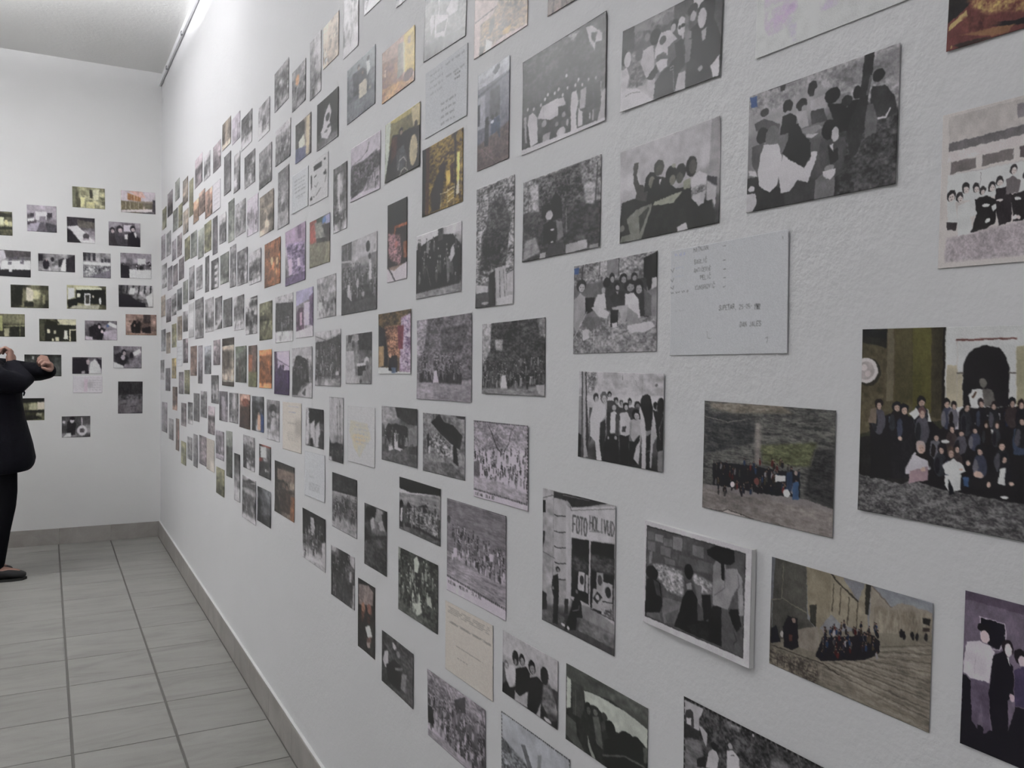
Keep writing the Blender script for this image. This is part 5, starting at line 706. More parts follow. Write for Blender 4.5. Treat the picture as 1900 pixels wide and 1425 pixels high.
(0,-0.8575,1.0731,0.2078,0.1432,0.005,'n','999/999/999',0,178,163,'black and white print on a raised white card of figures by a stone wall',1,[('P',0.36,[28,48,949,47,945,929,23,931]),('P',0.6,[117,103,201,101,200,167,116,174]),('P',0.5,[205,121,293,112,292,183,206,193]),('P',0.57,[296,76,395,74,387,193,301,197]),('P',0.52,[489,103,592,99,593,204,491,197]),('P',0.5,[176,202,281,198,278,286,174,281]),('P',0.48,[39,198,121,186,118,279,41,278]),('P',0.4,[406,106,479,106,480,161,405,172]),('P',0.45,[37,97,108,95,107,169,39,177]),('P',0.55,[59,294,90,279,84,393,55,413]),('P',0.42,[296,225,350,219,346,286,294,287]),('P',0.48,[214,301,324,298,326,349,226,359]),('P',0.42,[366,234,533,229,672,221,674,317,494,336,358,339]),('P',0.46,[543,221,672,221,669,309,545,320]),('T',0.42,0.97,20,19,[90,402,216,373,390,369,413,443,406,608,254,611,162,527]),('T',0.45,0.95,18,17,[505,353,676,394,668,485,539,520,496,415]),('P',0.4,[197,558,254,621,406,619,397,663,210,679]),('P',0.52,[210,679,407,659,336,851,226,926,202,819]),('P',0.42,[225,842,366,736,347,877,260,912]),('E',0.12,91,486,65,65),('P',0.13,[34,570,104,525,185,561,206,765,168,864,26,924]),('P',0.3,[104,546,162,559,190,686,142,682]),('P',0.45,[40,892,179,838,192,908,41,924]),('P',0.5,[517,448,578,447,583,644,541,600]),('P',0.12,[580,526,659,498,682,685,605,754]),('E',0.07,458,357,41,69),('P',0.65,[433,477,484,449,490,508,444,524]),('P',0.06,[406,608,447,533,498,515,541,580,545,768,645,739,680,588,756,559,765,909,507,914,326,907,377,752]),('P',0.16,[443,859,625,737,675,786,648,905,507,914]),('P',0.58,[709,171,784,167,797,315,676,394,677,239]),('P',0.62,[680,393,786,233,804,218,877,199,925,272,945,573,909,587,886,360,847,450,813,572,680,573]),('S',0.38,8,[887,247,903,336,847,468]),('S',0.42,7,[786,242,781,397,697,484]),('P',0.06,[620,110,706,52,851,53,862,143,826,184,776,189,779,331,755,329,743,199,719,187,631,156]),('P',0.36,[757,588,832,588,862,709,936,586,942,923,765,916]),('P',0.07,[831,560,895,536,927,664,890,731,852,675,823,592]),('S',0.1,5,[872,743,892,801,866,846]),('P',0.7,[905,410,936,399,938,491,912,510]),('S',0.12,7,[28,51,946,49,944,926,26,930,28,51])]),
(0,-0.6247,1.0789,0.2071,0.1255,-0.002,'s','44444/55555/44444/44444',0,260,174,'colour print of a school trip on wide stone steps',0,[('P',(0.58,0.58,0.6),[0,0,1000,0,1001,248,11,719]),('P',(0.53,0.53,0.56),[0,0,38,-1,30,388,2,425]),('P',(0.39,0.38,0.36),[26,0,250,-2,264,456,325,523,210,624,16,716,16,394]),('S',(0.57,0.54,0.49),8,[87,21,83,354]),('S',(0.57,0.54,0.49),8,[11,402,88,352,258,411]),('P',(0.6,0.56,0.49),[250,-2,423,-1,424,338,334,542,267,407]),('P',(0.28,0.27,0.25),[279,331,325,305,323,512,283,471]),('P',(0.65,0.61,0.54),[414,8,636,-1,647,394,485,402,415,342]),('P',(0.58,0.58,0.61),[490,7,624,4,585,167]),('S',(0.3,0.28,0.25),17,[418,6,476,76,543,128,585,167]),('S',(0.38,0.35,0.31),11,[432,84,427,316]),('S',(0.38,0.35,0.31),11,[478,100,473,330]),('S',(0.38,0.35,0.31),11,[529,158,524,387]),('S',(0.38,0.35,0.31),11,[584,178,579,404]),('P',(0.26,0.25,0.23),[628,-1,659,-2,649,250,627,249]),('P',(0.65,0.61,0.56),[659,1,777,129,834,67,993,77,995,272,655,412]),('P',(0.62,0.63,0.66),[683,5,1000,0,1001,74,834,67,777,123]),('S',(0.48,0.44,0.4),8,[663,2,777,129]),('T',(0.54,0.5,0.45),(0.7,0.66,0.6),8,55,[672,163,990,89,993,252,671,405]),('P',(0.21,0.2,0.2),[947,139,984,132,983,174,948,185]),('P',(0.32,0.27,0.26),[948,211,984,199,983,228,949,242]),('P',(0.57,0.54,0.49),[8,794,325,523,1001,248,1000,1000,0,1000]),('T',(0.5,0.47,0.43),(0.68,0.64,0.59),48,8,[330,708,714,559,998,270,1000,1000,356,986]),('S',(0.39,0.36,0.33),5,[378,823,1011,889]),('S',(0.39,0.36,0.33),5,[411,785,1009,818]),('S',(0.39,0.36,0.33),5,[444,747,1007,748]),('S',(0.39,0.36,0.33),5,[477,709,1005,677]),('S',(0.39,0.36,0.33),5,[509,672,1003,606]),('S',(0.39,0.36,0.33),5,[541,636,1002,535]),('S',(0.39,0.36,0.33),5,[573,599,1000,464]),('S',(0.39,0.36,0.33),5,[604,564,998,393]),('S',(0.39,0.36,0.33),5,[635,528,996,322]),('S',(0.73,0.69,0.64),4,[396,837,1011,909]),('S',(0.73,0.69,0.64),4,[429,799,1009,838]),('S',(0.73,0.69,0.64),4,[462,761,1008,768]),('S',(0.73,0.69,0.64),4,[494,723,1006,697]),('S',(0.73,0.69,0.64),4,[526,686,1004,626]),('S',(0.73,0.69,0.64),4,[558,649,1002,555]),('S',(0.73,0.69,0.64),4,[589,613,1000,485]),('S',(0.73,0.69,0.64),4,[620,578,998,414]),('S',(0.73,0.69,0.64),4,[651,542,997,343]),('P',(0.62,0.58,0.54),[204,579,333,495,354,626,322,735,213,742]),('T',(0.34,0.31,0.29),(0.67,0.63,0.57),12,13,[0,848,360,809,348,1002,0,1000]),('S',(0.32,0.29,0.26),9,[14,817,377,800,481,837]),('S',(0.29,0.26,0.25),5,[65,877,63,989]),('S',(0.29,0.26,0.25),5,[113,865,111,976]),('S',(0.29,0.26,0.25),5,[157,879,155,989]),('S',(0.29,0.26,0.25),5,[218,884,216,992]),('S',(0.29,0.26,0.25),5,[277,876,275,984]),('S',(0.29,0.26,0.25),5,[8,931,345,910]),('P',(0.15,0.14,0.16),[96,605,130,492,196,487,210,750,159,788,106,789]),('E',(0.68,0.58,0.55),170,516,13,23),('E',(0.78,0.75,0.74),90,681,11,30),('P',(0.43,0.28,0.27),[140,657,168,644,166,706,142,717]),('P',(0.17,0.17,0.2),[9,658,47,615,81,759,9,801]),('P',(0.16,0.15,0.17),[327,756,370,571,553,472,655,391,722,435,720,534,638,625,477,714,368,782]),('C',[357,437,705,279,365,701,712,526],84,20,0.15,0.5,'mix'),('E',(0.2,0.19,0.2),837,309,10,33),('E',(0.2,0.19,0.2),852,318,9,33),('E',(0.2,0.19,0.2),922,300,9,32),('E',(0.2,0.19,0.2),966,275,9,32),('E',(0.2,0.19,0.2),898,302,9,33)]),
(0,-0.4289,1.0909,0.1192,0.1422,-0.002,'m','333/333/222',0,233,243,'large dark mauve print of three people posing indoors',0,[('P',(0.53,0.48,0.55),[0,0,1000,0,1000,1000,0,1000]),('P',(0.43,0.38,0.45),[0,0,1000,0,994,57,1,58]),('P',(0.17,0.16,0.2),[126,145,309,152,320,244,277,319,196,309,131,258]),('S',(0.95,0.9,0.96),5,[126,259,122,143,310,151,320,244,277,321,227,322]),('P',(0.14,0.13,0.16),[3,539,63,564,92,827,4,872]),('P',(0.14,0.13,0.16),[-3,840,87,828,242,836,360,821,410,635,998,548,1000,1000,0,1000]),('P',(0.47,0.42,0.5),[64,547,207,540,230,840,183,877,157,672,130,860,87,828]),('P',(1.0,0.96,1.0),[30,330,123,301,196,309,245,338,221,419,209,543,135,548,62,552,6,529,8,426]),('S',(0.81,0.76,0.81),4,[97,402,92,514]),('E',(0.17,0.16,0.18),154,210,52,29),('E',(1.0,0.9,0.92),162,262,36,38),('P',(0.14,0.13,0.16),[229,367,307,317,379,392,399,565,350,617,365,828,242,836,211,614]),('E',(0.23,0.19,0.22),339,288,44,50),('E',(1.0,0.95,0.97),345,301,27,40),('P',(1.0,1.0,1.0),[333,351,360,397,347,343]),('E',(0.91,0.81,0.86),386,589,21,24),('P',(0.35,0.31,0.43),[389,413,473,366,549,393,559,604,409,631]),('E',(0.16,0.14,0.16),433,320,49,46),('E',(1.0,0.92,0.96),448,342,28,33),('P',(0.22,0.2,0.23),[604,377,701,342,748,414,740,632,625,639]),('E',(0.16,0.14,0.16),654,307,42,48),('E',(1.0,0.92,0.96),660,322,27,30),('E',(0.51,0.43,0.4),649,322,6,4),('E',(0.51,0.43,0.4),672,315,6,4),('E',(0.51,0.43,0.4),661,338,9,2),('P',(0.66,0.61,0.68),[781,373,873,331,926,406,919,619,801,628]),('E',(0.23,0.19,0.22),829,297,40,46),('E',(1.0,0.92,0.96),834,312,25,29),('E',(0.51,0.43,0.4),823,311,6,4),('E',(0.51,0.43,0.4),845,305,6,4),('E',(0.51,0.43,0.4),835,327,8,2)]),
(0,-1.1445,1.0370,0.2122,0.2247,0.018,'n','7777/7788/7555/7555/6555/5566/4344',0,121,208,'tall black and white print of a photo shop front with two men',0,[('T',0.62,0.82,108,56,[0,0,415,5,426,802,2,878]),('P',0.2,[166,6,613,-1,901,1,615,59,435,89,360,49,167,54]),('S',0.6,5,[302,18,666,11]),('S',0.3,5,[2,79,147,37,360,54]),('P',0.75,[163,64,345,61,355,624,176,640]),('P',0.82,[346,80,408,100,415,766,359,759]),('S',0.45,4,[163,55,161,663]),('S',0.2,8,[176,178,233,181,338,166]),('S',0.2,8,[178,296,235,299,341,283]),('S',0.2,8,[181,411,238,413,344,395]),('S',0.2,8,[184,526,241,527,347,507]),('S',0.2,8,[186,643,244,644,349,623]),('P',0.15,[2,89,43,87,45,178,0,184]),('P',0.2,[7,323,42,319,37,388,5,453]),('S',0.4,6,[10,482,157,496,187,501]),('P',0.87,[408,95,1000,4,1022,889,990,268,413,309]),('S',0.25,3,[421,112,1001,23,1013,891]),('S',0.3,7,[408,91,421,112]),('P',0.8,[404,309,1008,247,1008,848,563,771,415,737]),('P',0.14,[428,307,665,286,669,733,580,725,429,724]),('P',0.12,[686,287,989,259,983,760,687,754]),('T',0.18,0.42,25,13,[694,372,986,356,983,463,697,482]),('T',0.12,0.36,28,14,[435,437,660,415,659,508,432,533]),('P',0.78,[529,528,614,521,607,653,520,657]),('E',0.22,575,579,28,33),('P',0.74,[628,532,660,528,658,656,624,654]),('P',0.74,[851,532,969,528,963,649,835,664]),('E',0.18,912,592,35,37),('P',0.72,[726,605,845,591,831,737,708,745]),('P',0.18,[778,612,841,640,780,701,723,672]),('E',0.75,780,655,25,19),('P',0.68,[766,487,853,475,847,602,766,598]),('E',0.3,809,533,30,36),('P',0.72,[839,672,973,653,973,771,828,770]),('T',0.15,0.8,21,11,[856,704,964,689,963,760,848,761]),('P',0.62,[572,755,687,743,993,789,995,855,583,846]),('S',0.25,6,[687,752,989,763]),('T',0.4,0.62,54,28,[565,846,995,855,1000,1000,514,972]),('P',0.32,[-1,929,266,927,550,944,998,948,1000,1000,0,1000]),('T',0.3,0.5,36,18,[-2,899,343,898,325,971,0,1000]),('P',0.17,[160,634,239,601,255,723,244,843,240,977,164,981,174,789,142,717]),('E',0.1,234,570,33,21),('E',0.55,238,576,21,13),('E',0.55,162,722,15,13),('P',0.12,[453,757,515,682,573,750,587,843,511,859,498,949,335,990,399,866]),('E',0.12,505,667,29,22),('E',0.5,509,674,18,14),('S',0.5,7,[454,824,537,796,545,765]),('P',0.2,[336,764,389,752,384,860,335,881]),('E',0.92,321,957,28,10),('E',0.92,392,962,16,13),('P',0.2,[0,777,70,782,75,901,-2,919]),('X','FOTO',443,260,114,0.42,51,-27),('X','HOLIVUD',671,206,89,0.42,46,-25),('S',0.62,9,[669,221,841,201])]),
(0,-1.2897,0.8094,0.1935,0.1139,0.021,'n','8888/8888/7777/7667/6554',0,91,96,'pale print of four long-haired friends by a car',0,[('P',0.35,[-2,497,76,551,78,872,0,1000]),('P',0.86,[34,538,210,466,271,567,232,754,151,849,77,736]),('P',0.14,[4,878,77,770,151,849,253,776,234,1005,0,1003]),('S',0.2,12,[55,544,97,565]),('E',0.45,76,517,45,67),('E',0.8,81,537,29,42),('E',0.44,69,537,6,6),('E',0.44,93,525,6,6),('E',0.44,81,558,10,4),('P',0.78,[243,849,469,724,476,973,355,986,254,993]),('P',0.72,[620,704,720,617,708,998,624,992]),('P',0.1,[250,495,446,363,514,441,498,708,334,881,253,860]),('E',0.1,248,331,59,117),('E',0.55,249,396,24,49),('E',0.1,367,297,54,88),('E',0.66,374,324,34,56),('E',0.36,359,324,8,8),('E',0.36,388,309,8,7),('E',0.36,374,352,11,5),('P',0.09,[495,515,635,410,772,463,747,633,643,981,476,998,488,713]),('E',0.09,549,318,63,104),('E',0.66,557,350,40,66),('E',0.36,540,350,9,9),('E',0.36,574,333,9,9),('E',0.36,558,383,13,6),('P',0.2,[711,653,819,655,842,941,708,998]),('T',0.35,0.6,45,38,[745,477,850,397,925,503,968,663,910,790,823,873,731,769]),('E',0.11,769,331,70,129),('P',0.18,[708,990,895,924,1006,857,1000,1000]),('P',0.3,[886,447,1009,441,1004,765,967,633]),('E',0.86,833,953,66,28)]),
(0,-1.2679,0.6365,0.2372,0.1606,0.037,'b','8888/8888/8888/7777/7777',0,114,135,'dash-edged print of a pale sky over a bare slope',0,[('T',0.3,0.85,26,20,[3,291,171,335,355,383,600,455,609,838,7,996]),('T',0.2,0.5,17,13,[19,316,157,355,158,411,15,433]),('P',0.45,[313,218,373,190,508,436,448,469]),('P',0.62,[563,200,615,171,597,364,552,378]),('D',0.15,[5,3,996,5,995,991,7,990])]),
(0,-1.0593,0.8147,0.2140,0.1236,0.022,'g','3333/3444/2233/2222',0,135,120,'dark greenish print of passengers inside a car',0,[('P',0.2,[0,0,1000,0,1000,1000,0,1000]),('P',0.36,[0,0,1000,0,998,245,597,152,246,216,92,196,2,170]),('T',0.3,0.45,72,72,[89,27,975,24,977,128,414,140]),('P',0.86,[237,228,415,191,738,184,995,242,994,448,914,499,845,420,724,478,637,497,564,452,473,380,398,334,258,371]),('P',0.86,[12,165,72,188,67,541,12,583]),('P',0.3,[72,188,236,188,240,484,194,605,97,608]),('S',0.6,10,[132,286,132,606]),('E',0.14,296,422,41,77),('E',0.4,301,445,26,49),('E',0.22,290,446,6,6),('E',0.22,312,432,6,6),('E',0.22,302,470,9,4),('E',0.2,380,399,44,62),('E',0.5,386,417,28,39),('E',0.28,374,419,6,5),('E',0.28,398,405,6,5),('E',0.28,386,437,9,3),('P',0.42,[354,489,428,444,457,573,487,809,404,789]),('E',0.28,500,400,36,47),('P',0.3,[456,500,501,436,529,528,476,598]),('E',0.08,574,509,60,104),('E',0.09,785,519,113,102),('P',0.11,[495,695,637,533,879,398,994,465,996,951,517,1026]),('P',0.36,[9,661,137,697,159,852,266,1008,141,995,7,929]),('P',0.68,[291,750,331,873,426,1023,370,1032,303,891]),('S',0.42,23,[488,882,745,718,966,692]),('P',0.4,[947,478,997,446,996,621,957,646])]),
(0,-0.7534,0.8287,0.2436,0.1958,0.021,'n','5544/4444/3333/3333/3333',0,246,237,'dash-edged print of a group in dark woodland by an arch',0,[('T',0.15,0.48,15,14,[0,0,1000,0,1000,1000,0,1000]),('P',0.82,[6,23,159,20,129,97,126,179,8,183]),('P',0.3,[11,182,9,126,21,87,53,65,75,76,84,128,84,194]),('P',0.92,[23,138,62,124,64,174,24,178]),('P',0.22,[2,186,127,185,128,244,-3,270]),('T',0.45,0.64,39,10,[-9,287,139,243,200,477,148,888,-2,923]),('P',0.85,[125,146,149,144,192,170,182,260,155,226]),('T',0.5,0.9,15,14,[336,22,432,9,423,45,347,49]),('E',0.85,520,25,7,12),('P',0.88,[199,289,245,229,280,286,265,378,181,392]),('E',0.15,242,225,26,25),('P',0.9,[337,211,377,182,424,214,428,322,337,350]),('E',0.74,361,166,15,19),('S',0.25,5,[364,226,389,213]),('P',0.2,[106,373,174,320,181,392,113,427]),('C',[198,430,894,73,217,1041,919,635],45,41,0.15,0.8,''),('T',0.4,0.6,17,16,[633,109,765,87,751,192,637,206]),('D',0.12,[2,4,997,3,996,993,4,993])]),
(0,-1.6816,1.3624,0.2843,0.1780,0.025,'p','7555/6555/6555/5544/5555/7777/8877',2,90,124,'mauve-grey print of a large group posed under a tree',0,[('T',0.3,0.62,29,18,[0,0,1000,0,1000,746,0,779]),('T',0.55,0.92,29,18,[0,0,215,5,148,382,0,521]),('T',0.2,0.45,33,21,[474,143,953,113,838,408,474,415]),('C',[57,408,837,421,57,706,837,696],66,32,0.18,0.5,''),('P',0.24,[58,664,838,683,828,808,58,785]),('C',[80,550,818,552,80,691,818,683],36,30,0.15,0.55,''),('E',0.5,303,246,54,38),('P',0.9,[336,648,389,633,428,786,320,789]),('T',0.55,0.75,62,16,[0,779,1000,797,1000,1000,0,1000])]),
(0,-1.3732,1.3671,0.2387,0.1342,0.025,'n','8444/7333/6333/5333/4333/5456',2,105,110,'dark contrasty copy of the group print under a tree',0,[('T',0.1,0.45,23,19,[0,0,1000,0,1000,859,0,943]),('T',0.6,0.97,25,21,[0,0,163,-5,144,377,14,602]),('T',0.4,0.8,21,18,[882,13,1000,7,1000,253,914,220]),('T',0.55,0.95,17,15,[222,236,355,242,336,397,241,379]),('C',[24,488,963,497,24,828,963,801],69,37,0.08,0.45,''),('C',[44,666,946,657,44,828,946,802],36,37,0.06,0.6,''),('P',0.92,[336,741,401,725,438,917,327,922]),('T',0.4,0.65,43,15,[0,911,1000,909,1000,1000,0,1000]),('P',0.75,[865,856,1000,841,1000,988,914,971]),('S',0.3,7,[998,0,998,1000])]),
(0,-1.4134,1.1709,0.2177,0.1503,0.029,'p','8888/8777/7666/6556/6556/7666/8888/9999',0,90,120,'captioned dash-edged print of a crowd beneath bare branches',0,[('P',0.97,[0,0,1000,0,987,1003,-16,1003]),('T',0.5,0.92,24,16,[5,7,996,3,990,310,-5,405]),('S',0.3,18,[343,120,450,321,533,367]),('S',0.32,16,[697,98,666,240,575,348]),('S',0.35,9,[343,120,278,40]),('S',0.35,9,[697,98,777,21]),('P',0.85,[343,348,450,321,492,471,365,516]),('C',[0,374,990,256,0,830,990,672],135,29,0.2,0.85,''),('P',0.45,[0,537,124,506,124,753,0,757]),('T',0.65,0.88,41,11,[-5,729,386,719,737,768,990,794,983,916,-11,899]),('D',0.1,[7,7,994,3,979,919,-9,897]),('X','KUĆINA  28.4.80',38,968,38,0.15,24,-38)]),
(0,-1.5126,0.9767,0.2640,0.1931,0.026,'p','666/666/666/665/666/777/999',0,98,145,'captioned print of a class seated in a wide meadow',0,[('P',0.97,[0,0,1000,0,1000,1000,0,1000]),('T',0.45,0.62,68,11,[4,5,997,3,1006,599,0,579]),('T',0.5,0.82,57,9,[0,579,464,563,1006,599,1002,889,0,840]),('E',0.3,40,225,28,46),('C',[105,270,362,214,106,578,365,516],39,26,0.15,0.8,''),('C',[324,292,573,237,327,596,578,534],39,26,0.15,0.8,''),('C',[537,348,779,292,541,625,785,564],36,26,0.15,0.8,''),('C',[725,384,979,324,731,646,987,581],42,26,0.15,0.85,''),('P',0.9,[127,514,187,499,187,594,117,611]),('P',0.9,[736,427,801,412,803,491,738,496]),('S',0.25,5,[2,2,998,3,1002,889]),('S',0.25,5,[2,2,0,840]),('D',0.2,[0,840,1002,889,1002,889,0,840]),('X','KUĆINA - MEDULIN - 28.4.80',35,916,34,0.15,22,-53)]),
(0,-1.7155,1.5701,0.2415,0.1427,0.019,'n','9989/8567/4444/3334/3333/3334/6667',2,75,98,'black and white print of a tight dark-dressed group outdoors',0,[('P',0.14,[0,229,156,167,319,128,500,95,625,105,815,145,996,343,962,884,0,908]),('P',0.3,[500,-8,612,-8,612,187,500,181]),('C',[28,-3,973,194,28,362,973,515],24,57,0.08,0.3,''),('C',[43,291,951,447,43,656,951,769],15,64,0.06,0.35,''),('P',0.85,[780,336,827,295,861,432,792,536,745,495]),('P',0.6,[238,147,305,143,292,335,238,307]),('P',0.5,[673,433,733,477,757,795,709,840]),('S',0.6,13,[238,503,345,835]),('T',0.55,0.8,50,13,[0,908,985,870,991,999,0,1000])]),
(0,-1.4638,1.8245,0.1316,0.1867,0.007,'b','7777/6555/6445/6445/5445/4444/4444',0,53,147,'tall colour print of tiny figures in a walled yard',0,[('P',(0.81,0.81,0.84),[0,0,1000,0,1004,124,556,160,14,151]),('T',(0.7,0.7,0.74),(0.89,0.9,0.92),143,45,[0,0,1000,0,1004,124,14,139]),('P',(0.38,0.38,0.42),[463,62,586,17,692,16,693,62,554,103]),('P',(0.51,0.51,0.56),[15,162,1005,135,1006,679,-4,746]),('S',(0.35,0.35,0.4),25,[25,223,1005,152]),('P',(0.71,0.71,0.75),[19,246,234,238,249,577,7,573]),('P',(0.36,0.36,0.39),[398,234,700,228,711,529,392,520]),('S',(0.67,0.67,0.71),9,[741,230,729,566]),('P',(0.28,0.28,0.32),[7,314,82,316,80,538,5,531]),('T',(0.4,0.35,0.36),(0.51,0.44,0.44),107,16,[-5,735,988,632,1000,1000,0,1000]),('P',(0.23,0.23,0.27),[246,507,374,529,366,780,239,774]),('P',(0.28,0.32,0.42),[429,538,711,529,720,767,629,673,442,683]),('E',(0.19,0.19,0.22),318,502,51,23),('E',(0.19,0.19,0.22),481,512,50,25),('E',(0.19,0.19,0.22),604,505,49,25),('E',(0.9,0.9,0.95),483,558,50,18),('S',(0.66,0.6,0.59),5,[147,781,588,972])]),
(0,-1.6972,2.1031,0.2212,0.1693,-0.044,'n','5566/6666/5766/5765/5665/5565/4455',3,70,118,'grey print of bystanders in white shirts',0,[('T',0.4,0.62,80,42,[0,0,1000,0,1000,1000,0,1000]),('P',0.82,[135,506,221,408,258,613,184,726]),('P',0.86,[271,478,589,600,506,834,271,769]),('P',0.4,[296,625,561,636,506,762,309,726]),('P',0.82,[534,526,644,441,818,459,788,630,616,623]),('E',0.35,220,422,44,41),('E',0.3,399,840,57,42),('E',0.35,296,847,63,41),('P',0.9,[335,301,374,311,374,593,348,599]),('P',0.3,[5,798,296,819,969,882,969,990,0,1000])]),
(0,-1.4421,2.0173,0.2137,0.1291,-0.010,'s','888/777/877/776/776/877',2,89,102,'faded reddish print of figures beside a leafy corner',0,[('P',(0.87,0.8,0.79),[0,0,1000,0,1000,1000,0,1000]),('T',(0.39,0.34,0.33),(0.82,0.72,0.61),34,26,[122,541,350,523,541,287,989,465,989,969,584,917,122,991,122,701]),('S',(0.5,0.44,0.44),22,[20,458,435,433]),('P',(1.0,0.99,0.98),[246,812,371,908,329,1017,225,996]),('P',(0.28,0.25,0.24),[112,857,205,888,184,1007,112,986]),('P',(0.87,0.75,0.56),[562,841,713,833,670,927,562,906]),('E',(0.32,0.27,0.26),350,653,46,97)]),
(0,-1.6872,1.9235,0.2168,0.1443,0.008,'b','999/999/999',0,70,101,'handwritten sheet with lines of slanting script',0,[('W',495,-6,937,364,2,0.75),('W',708,291,849,411,2,0.5),('W',117,45,441,422,4,0.82),('W',386,570,747,957,4,0.68),('S',0.6,4,[993,5,993,998]),('S',0.7,4,[0,998,993,993])]),
(0,-1.1952,1.9842,0.1404,0.0871,-0.031,'r','555/565/565/555',0,77,80,'brown wood-toned print cut high on the wall',0,[('P',(0.51,0.44,0.42),[0,0,1000,0,1000,1000,0,1000]),('S',(0.38,0.32,0.31),29,[0,311,-12,1052]),('S',(0.38,0.32,0.31),29,[143,376,131,1120]),('S',(0.38,0.32,0.31),29,[287,442,275,1189]),('S',(0.38,0.32,0.31),29,[433,508,421,1257]),('S',(0.38,0.32,0.31),29,[579,575,567,1300]),('S',(0.38,0.32,0.31),29,[727,642,714,1300]),('S',(0.38,0.32,0.31),29,[875,709,863,1300]),('P',(0.6,0.51,0.49),[167,387,312,411,312,997,167,991])]),
(0,-0.6658,1.7947,0.2173,0.1353,-0.011,'p','888/888/888/888',0,260,187,'pale print with washed-out pink blotches',0,[('P',(1.0,1.0,1.0),[0,0,1000,0,1000,1000,0,1000]),('T',(1.0,1.0,1.0),(0.89,0.8,0.92),52,67,[55,481,281,508,290,695,246,809,101,862,64,763]),('T',(1.0,1.0,1.0),(0.91,0.84,0.95),43,56,[423,627,614,660,545,815,449,822]),('T',(1.0,1.0,1.0),(0.95,0.89,0.98),52,67,[28,189,545,174,476,542,83,472]),('T',(1.0,1.0,1.0),(0.95,0.91,0.99),34,45,[219,761,290,775,286,978,255,962])]),
(0,-0.4564,1.7275,0.1365,0.1334,-0.019,'r','333/333/333',0,260,229,'deep red and ochre print high on the wall',0,[('P',(0.5,0.3,0.29),[0,0,1000,0,1000,1000,0,1000]),('P',(0.23,0.21,0.21),[2,1,200,34,200,688,106,752,2,804]),('P',(0.78,0.68,0.48),[11,826,87,774,134,752,148,794,87,821,7,864]),('T',(0.5,0.3,0.29),(0.86,0.76,0.49),26,27,[125,683,915,775,915,1009,384,840,283,836,162,732]),('P',(0.21,0.19,0.2),[283,883,475,924,915,955,915,991,475,961,292,909]),('P',(0.61,0.45,0.34),[87,906,384,933,475,952,429,993,329,985]),('P',(0.31,0.25,0.23),[40,967,237,971,329,990,106,996]),('E',(0.73,0.64,0.45),35,979,7,11),('T',(0.57,0.35,0.32),(0.41,0.25,0.24),35,36,[106,790,292,830,384,923,106,912])]),
(0,-2.2501,2.0874,0.2339,0.1509,0.016,'b','777/655/555/555/444/444',2,46,83,'blue-grey print of a man holding a cream placard',0,[('P',(0.61,0.63,0.65),[17,16,1000,8,994,404,17,215]),('T',(0.43,0.44,0.46),(0.57,0.58,0.61),128,64,[17,132,994,372,970,988,7,994]),('P',(0.33,0.33,0.36),[204,162,564,186,785,377,754,681,237,570]),('P',(0.99,1.0,1.0),[685,159,770,117,823,330,710,409]),('E',(0.33,0.32,0.34),747,122,50,41),('E',(0.32,0.31,0.32),418,131,45,55),('E',(0.74,0.68,0.64),424,152,29,35),('E',(0.32,0.31,0.32),564,266,38,48),('E',(0.66,0.57,0.53),568,284,24,30),('P',(0.88,0.85,0.79),[435,438,676,426,723,509,698,706,429,692]),('E',(0.77,0.73,0.69),810,640,24,31)]),
(0,-1.9717,2.0610,0.2156,0.1261,0.012,'s','888/877/776/766/666',2,54,78,'warm yellow and pink print of a crowded room',0,[('P',(0.83,0.73,0.69),[0,0,1000,0,975,997,-19,992]),('P',(0.92,0.82,0.57),[673,14,1000,5,987,822,687,699]),('P',(1.0,0.97,0.87),[632,129,689,124,705,691,646,663]),('T',(0.73,0.6,0.51),(0.64,0.53,0.52),83,51,[6,203,619,326,673,948,0,982]),('P',(0.69,0.67,0.64),[508,98,646,119,673,693,480,742]),('T',(0.63,0.46,0.39),(0.89,0.73,0.54),72,44,[0,709,936,864,967,994,-12,991]),('E',(0.48,0.37,0.36),806,805,144,103),('E',(0.84,0.76,0.68),832,182,47,66),('P',(0.93,0.83,0.78),[83,366,129,370,114,524,74,488])]),
(0,-2.5587,2.0692,0.2200,0.1433,0.006,'n','222/222/222/222/333/455',0,35,71,'black print of a starkly lit pale face',0,[('P',0.88,[387,300,581,177,665,375,602,542,678,772,496,879,231,774,186,643,285,557,321,394]),('E',0.25,504,434,94,85),('E',0.3,559,632,76,37),('E',0.5,430,697,95,26),('E',0.3,387,242,52,38),('P',0.6,[47,979,321,974,988,939,1000,1000,24,1004])]),
(0,-1.9381,1.8681,0.2272,0.1446,0.012,'o','677/566/444/344/344/333',0,58,90,'yellow-lit print of people round a table',0,[('P',(0.54,0.51,0.38),[14,5,1000,0,988,358,0,492]),('P',(0.77,0.71,0.48),[57,-4,988,3,795,90,279,72]),('P',(0.89,0.91,0.86),[14,13,169,4,113,618,0,961]),('P',(0.21,0.2,0.2),[224,252,439,307,671,309,988,358,983,995,646,969,57,999,85,672]),('P',(0.35,0.34,0.37),[333,560,544,504,646,771,492,936,360,870]),('P',(0.38,0.26,0.24),[197,289,360,311,333,590,169,727]),('P',(0.86,0.8,0.65),[746,28,1000,21,988,358,795,307]),('E',(0.84,0.78,0.66),819,690,112,242),('E',(0.31,0.26,0.23),880,306,43,64),('S',(0.92,0.89,0.83),11,[386,877,426,738,544,712,633,811,620,911]),('S',(0.96,0.93,0.87),13,[439,989,492,921,582,893,671,969]),('E',(0.22,0.2,0.2),465,270,65,59),('E',(0.64,0.56,0.5),473,293,41,38),('E',(0.4,0.33,0.31),455,282,9,5),('E',(0.4,0.33,0.31),491,294,9,5),('E',(0.4,0.33,0.31),473,312,14,3)]),
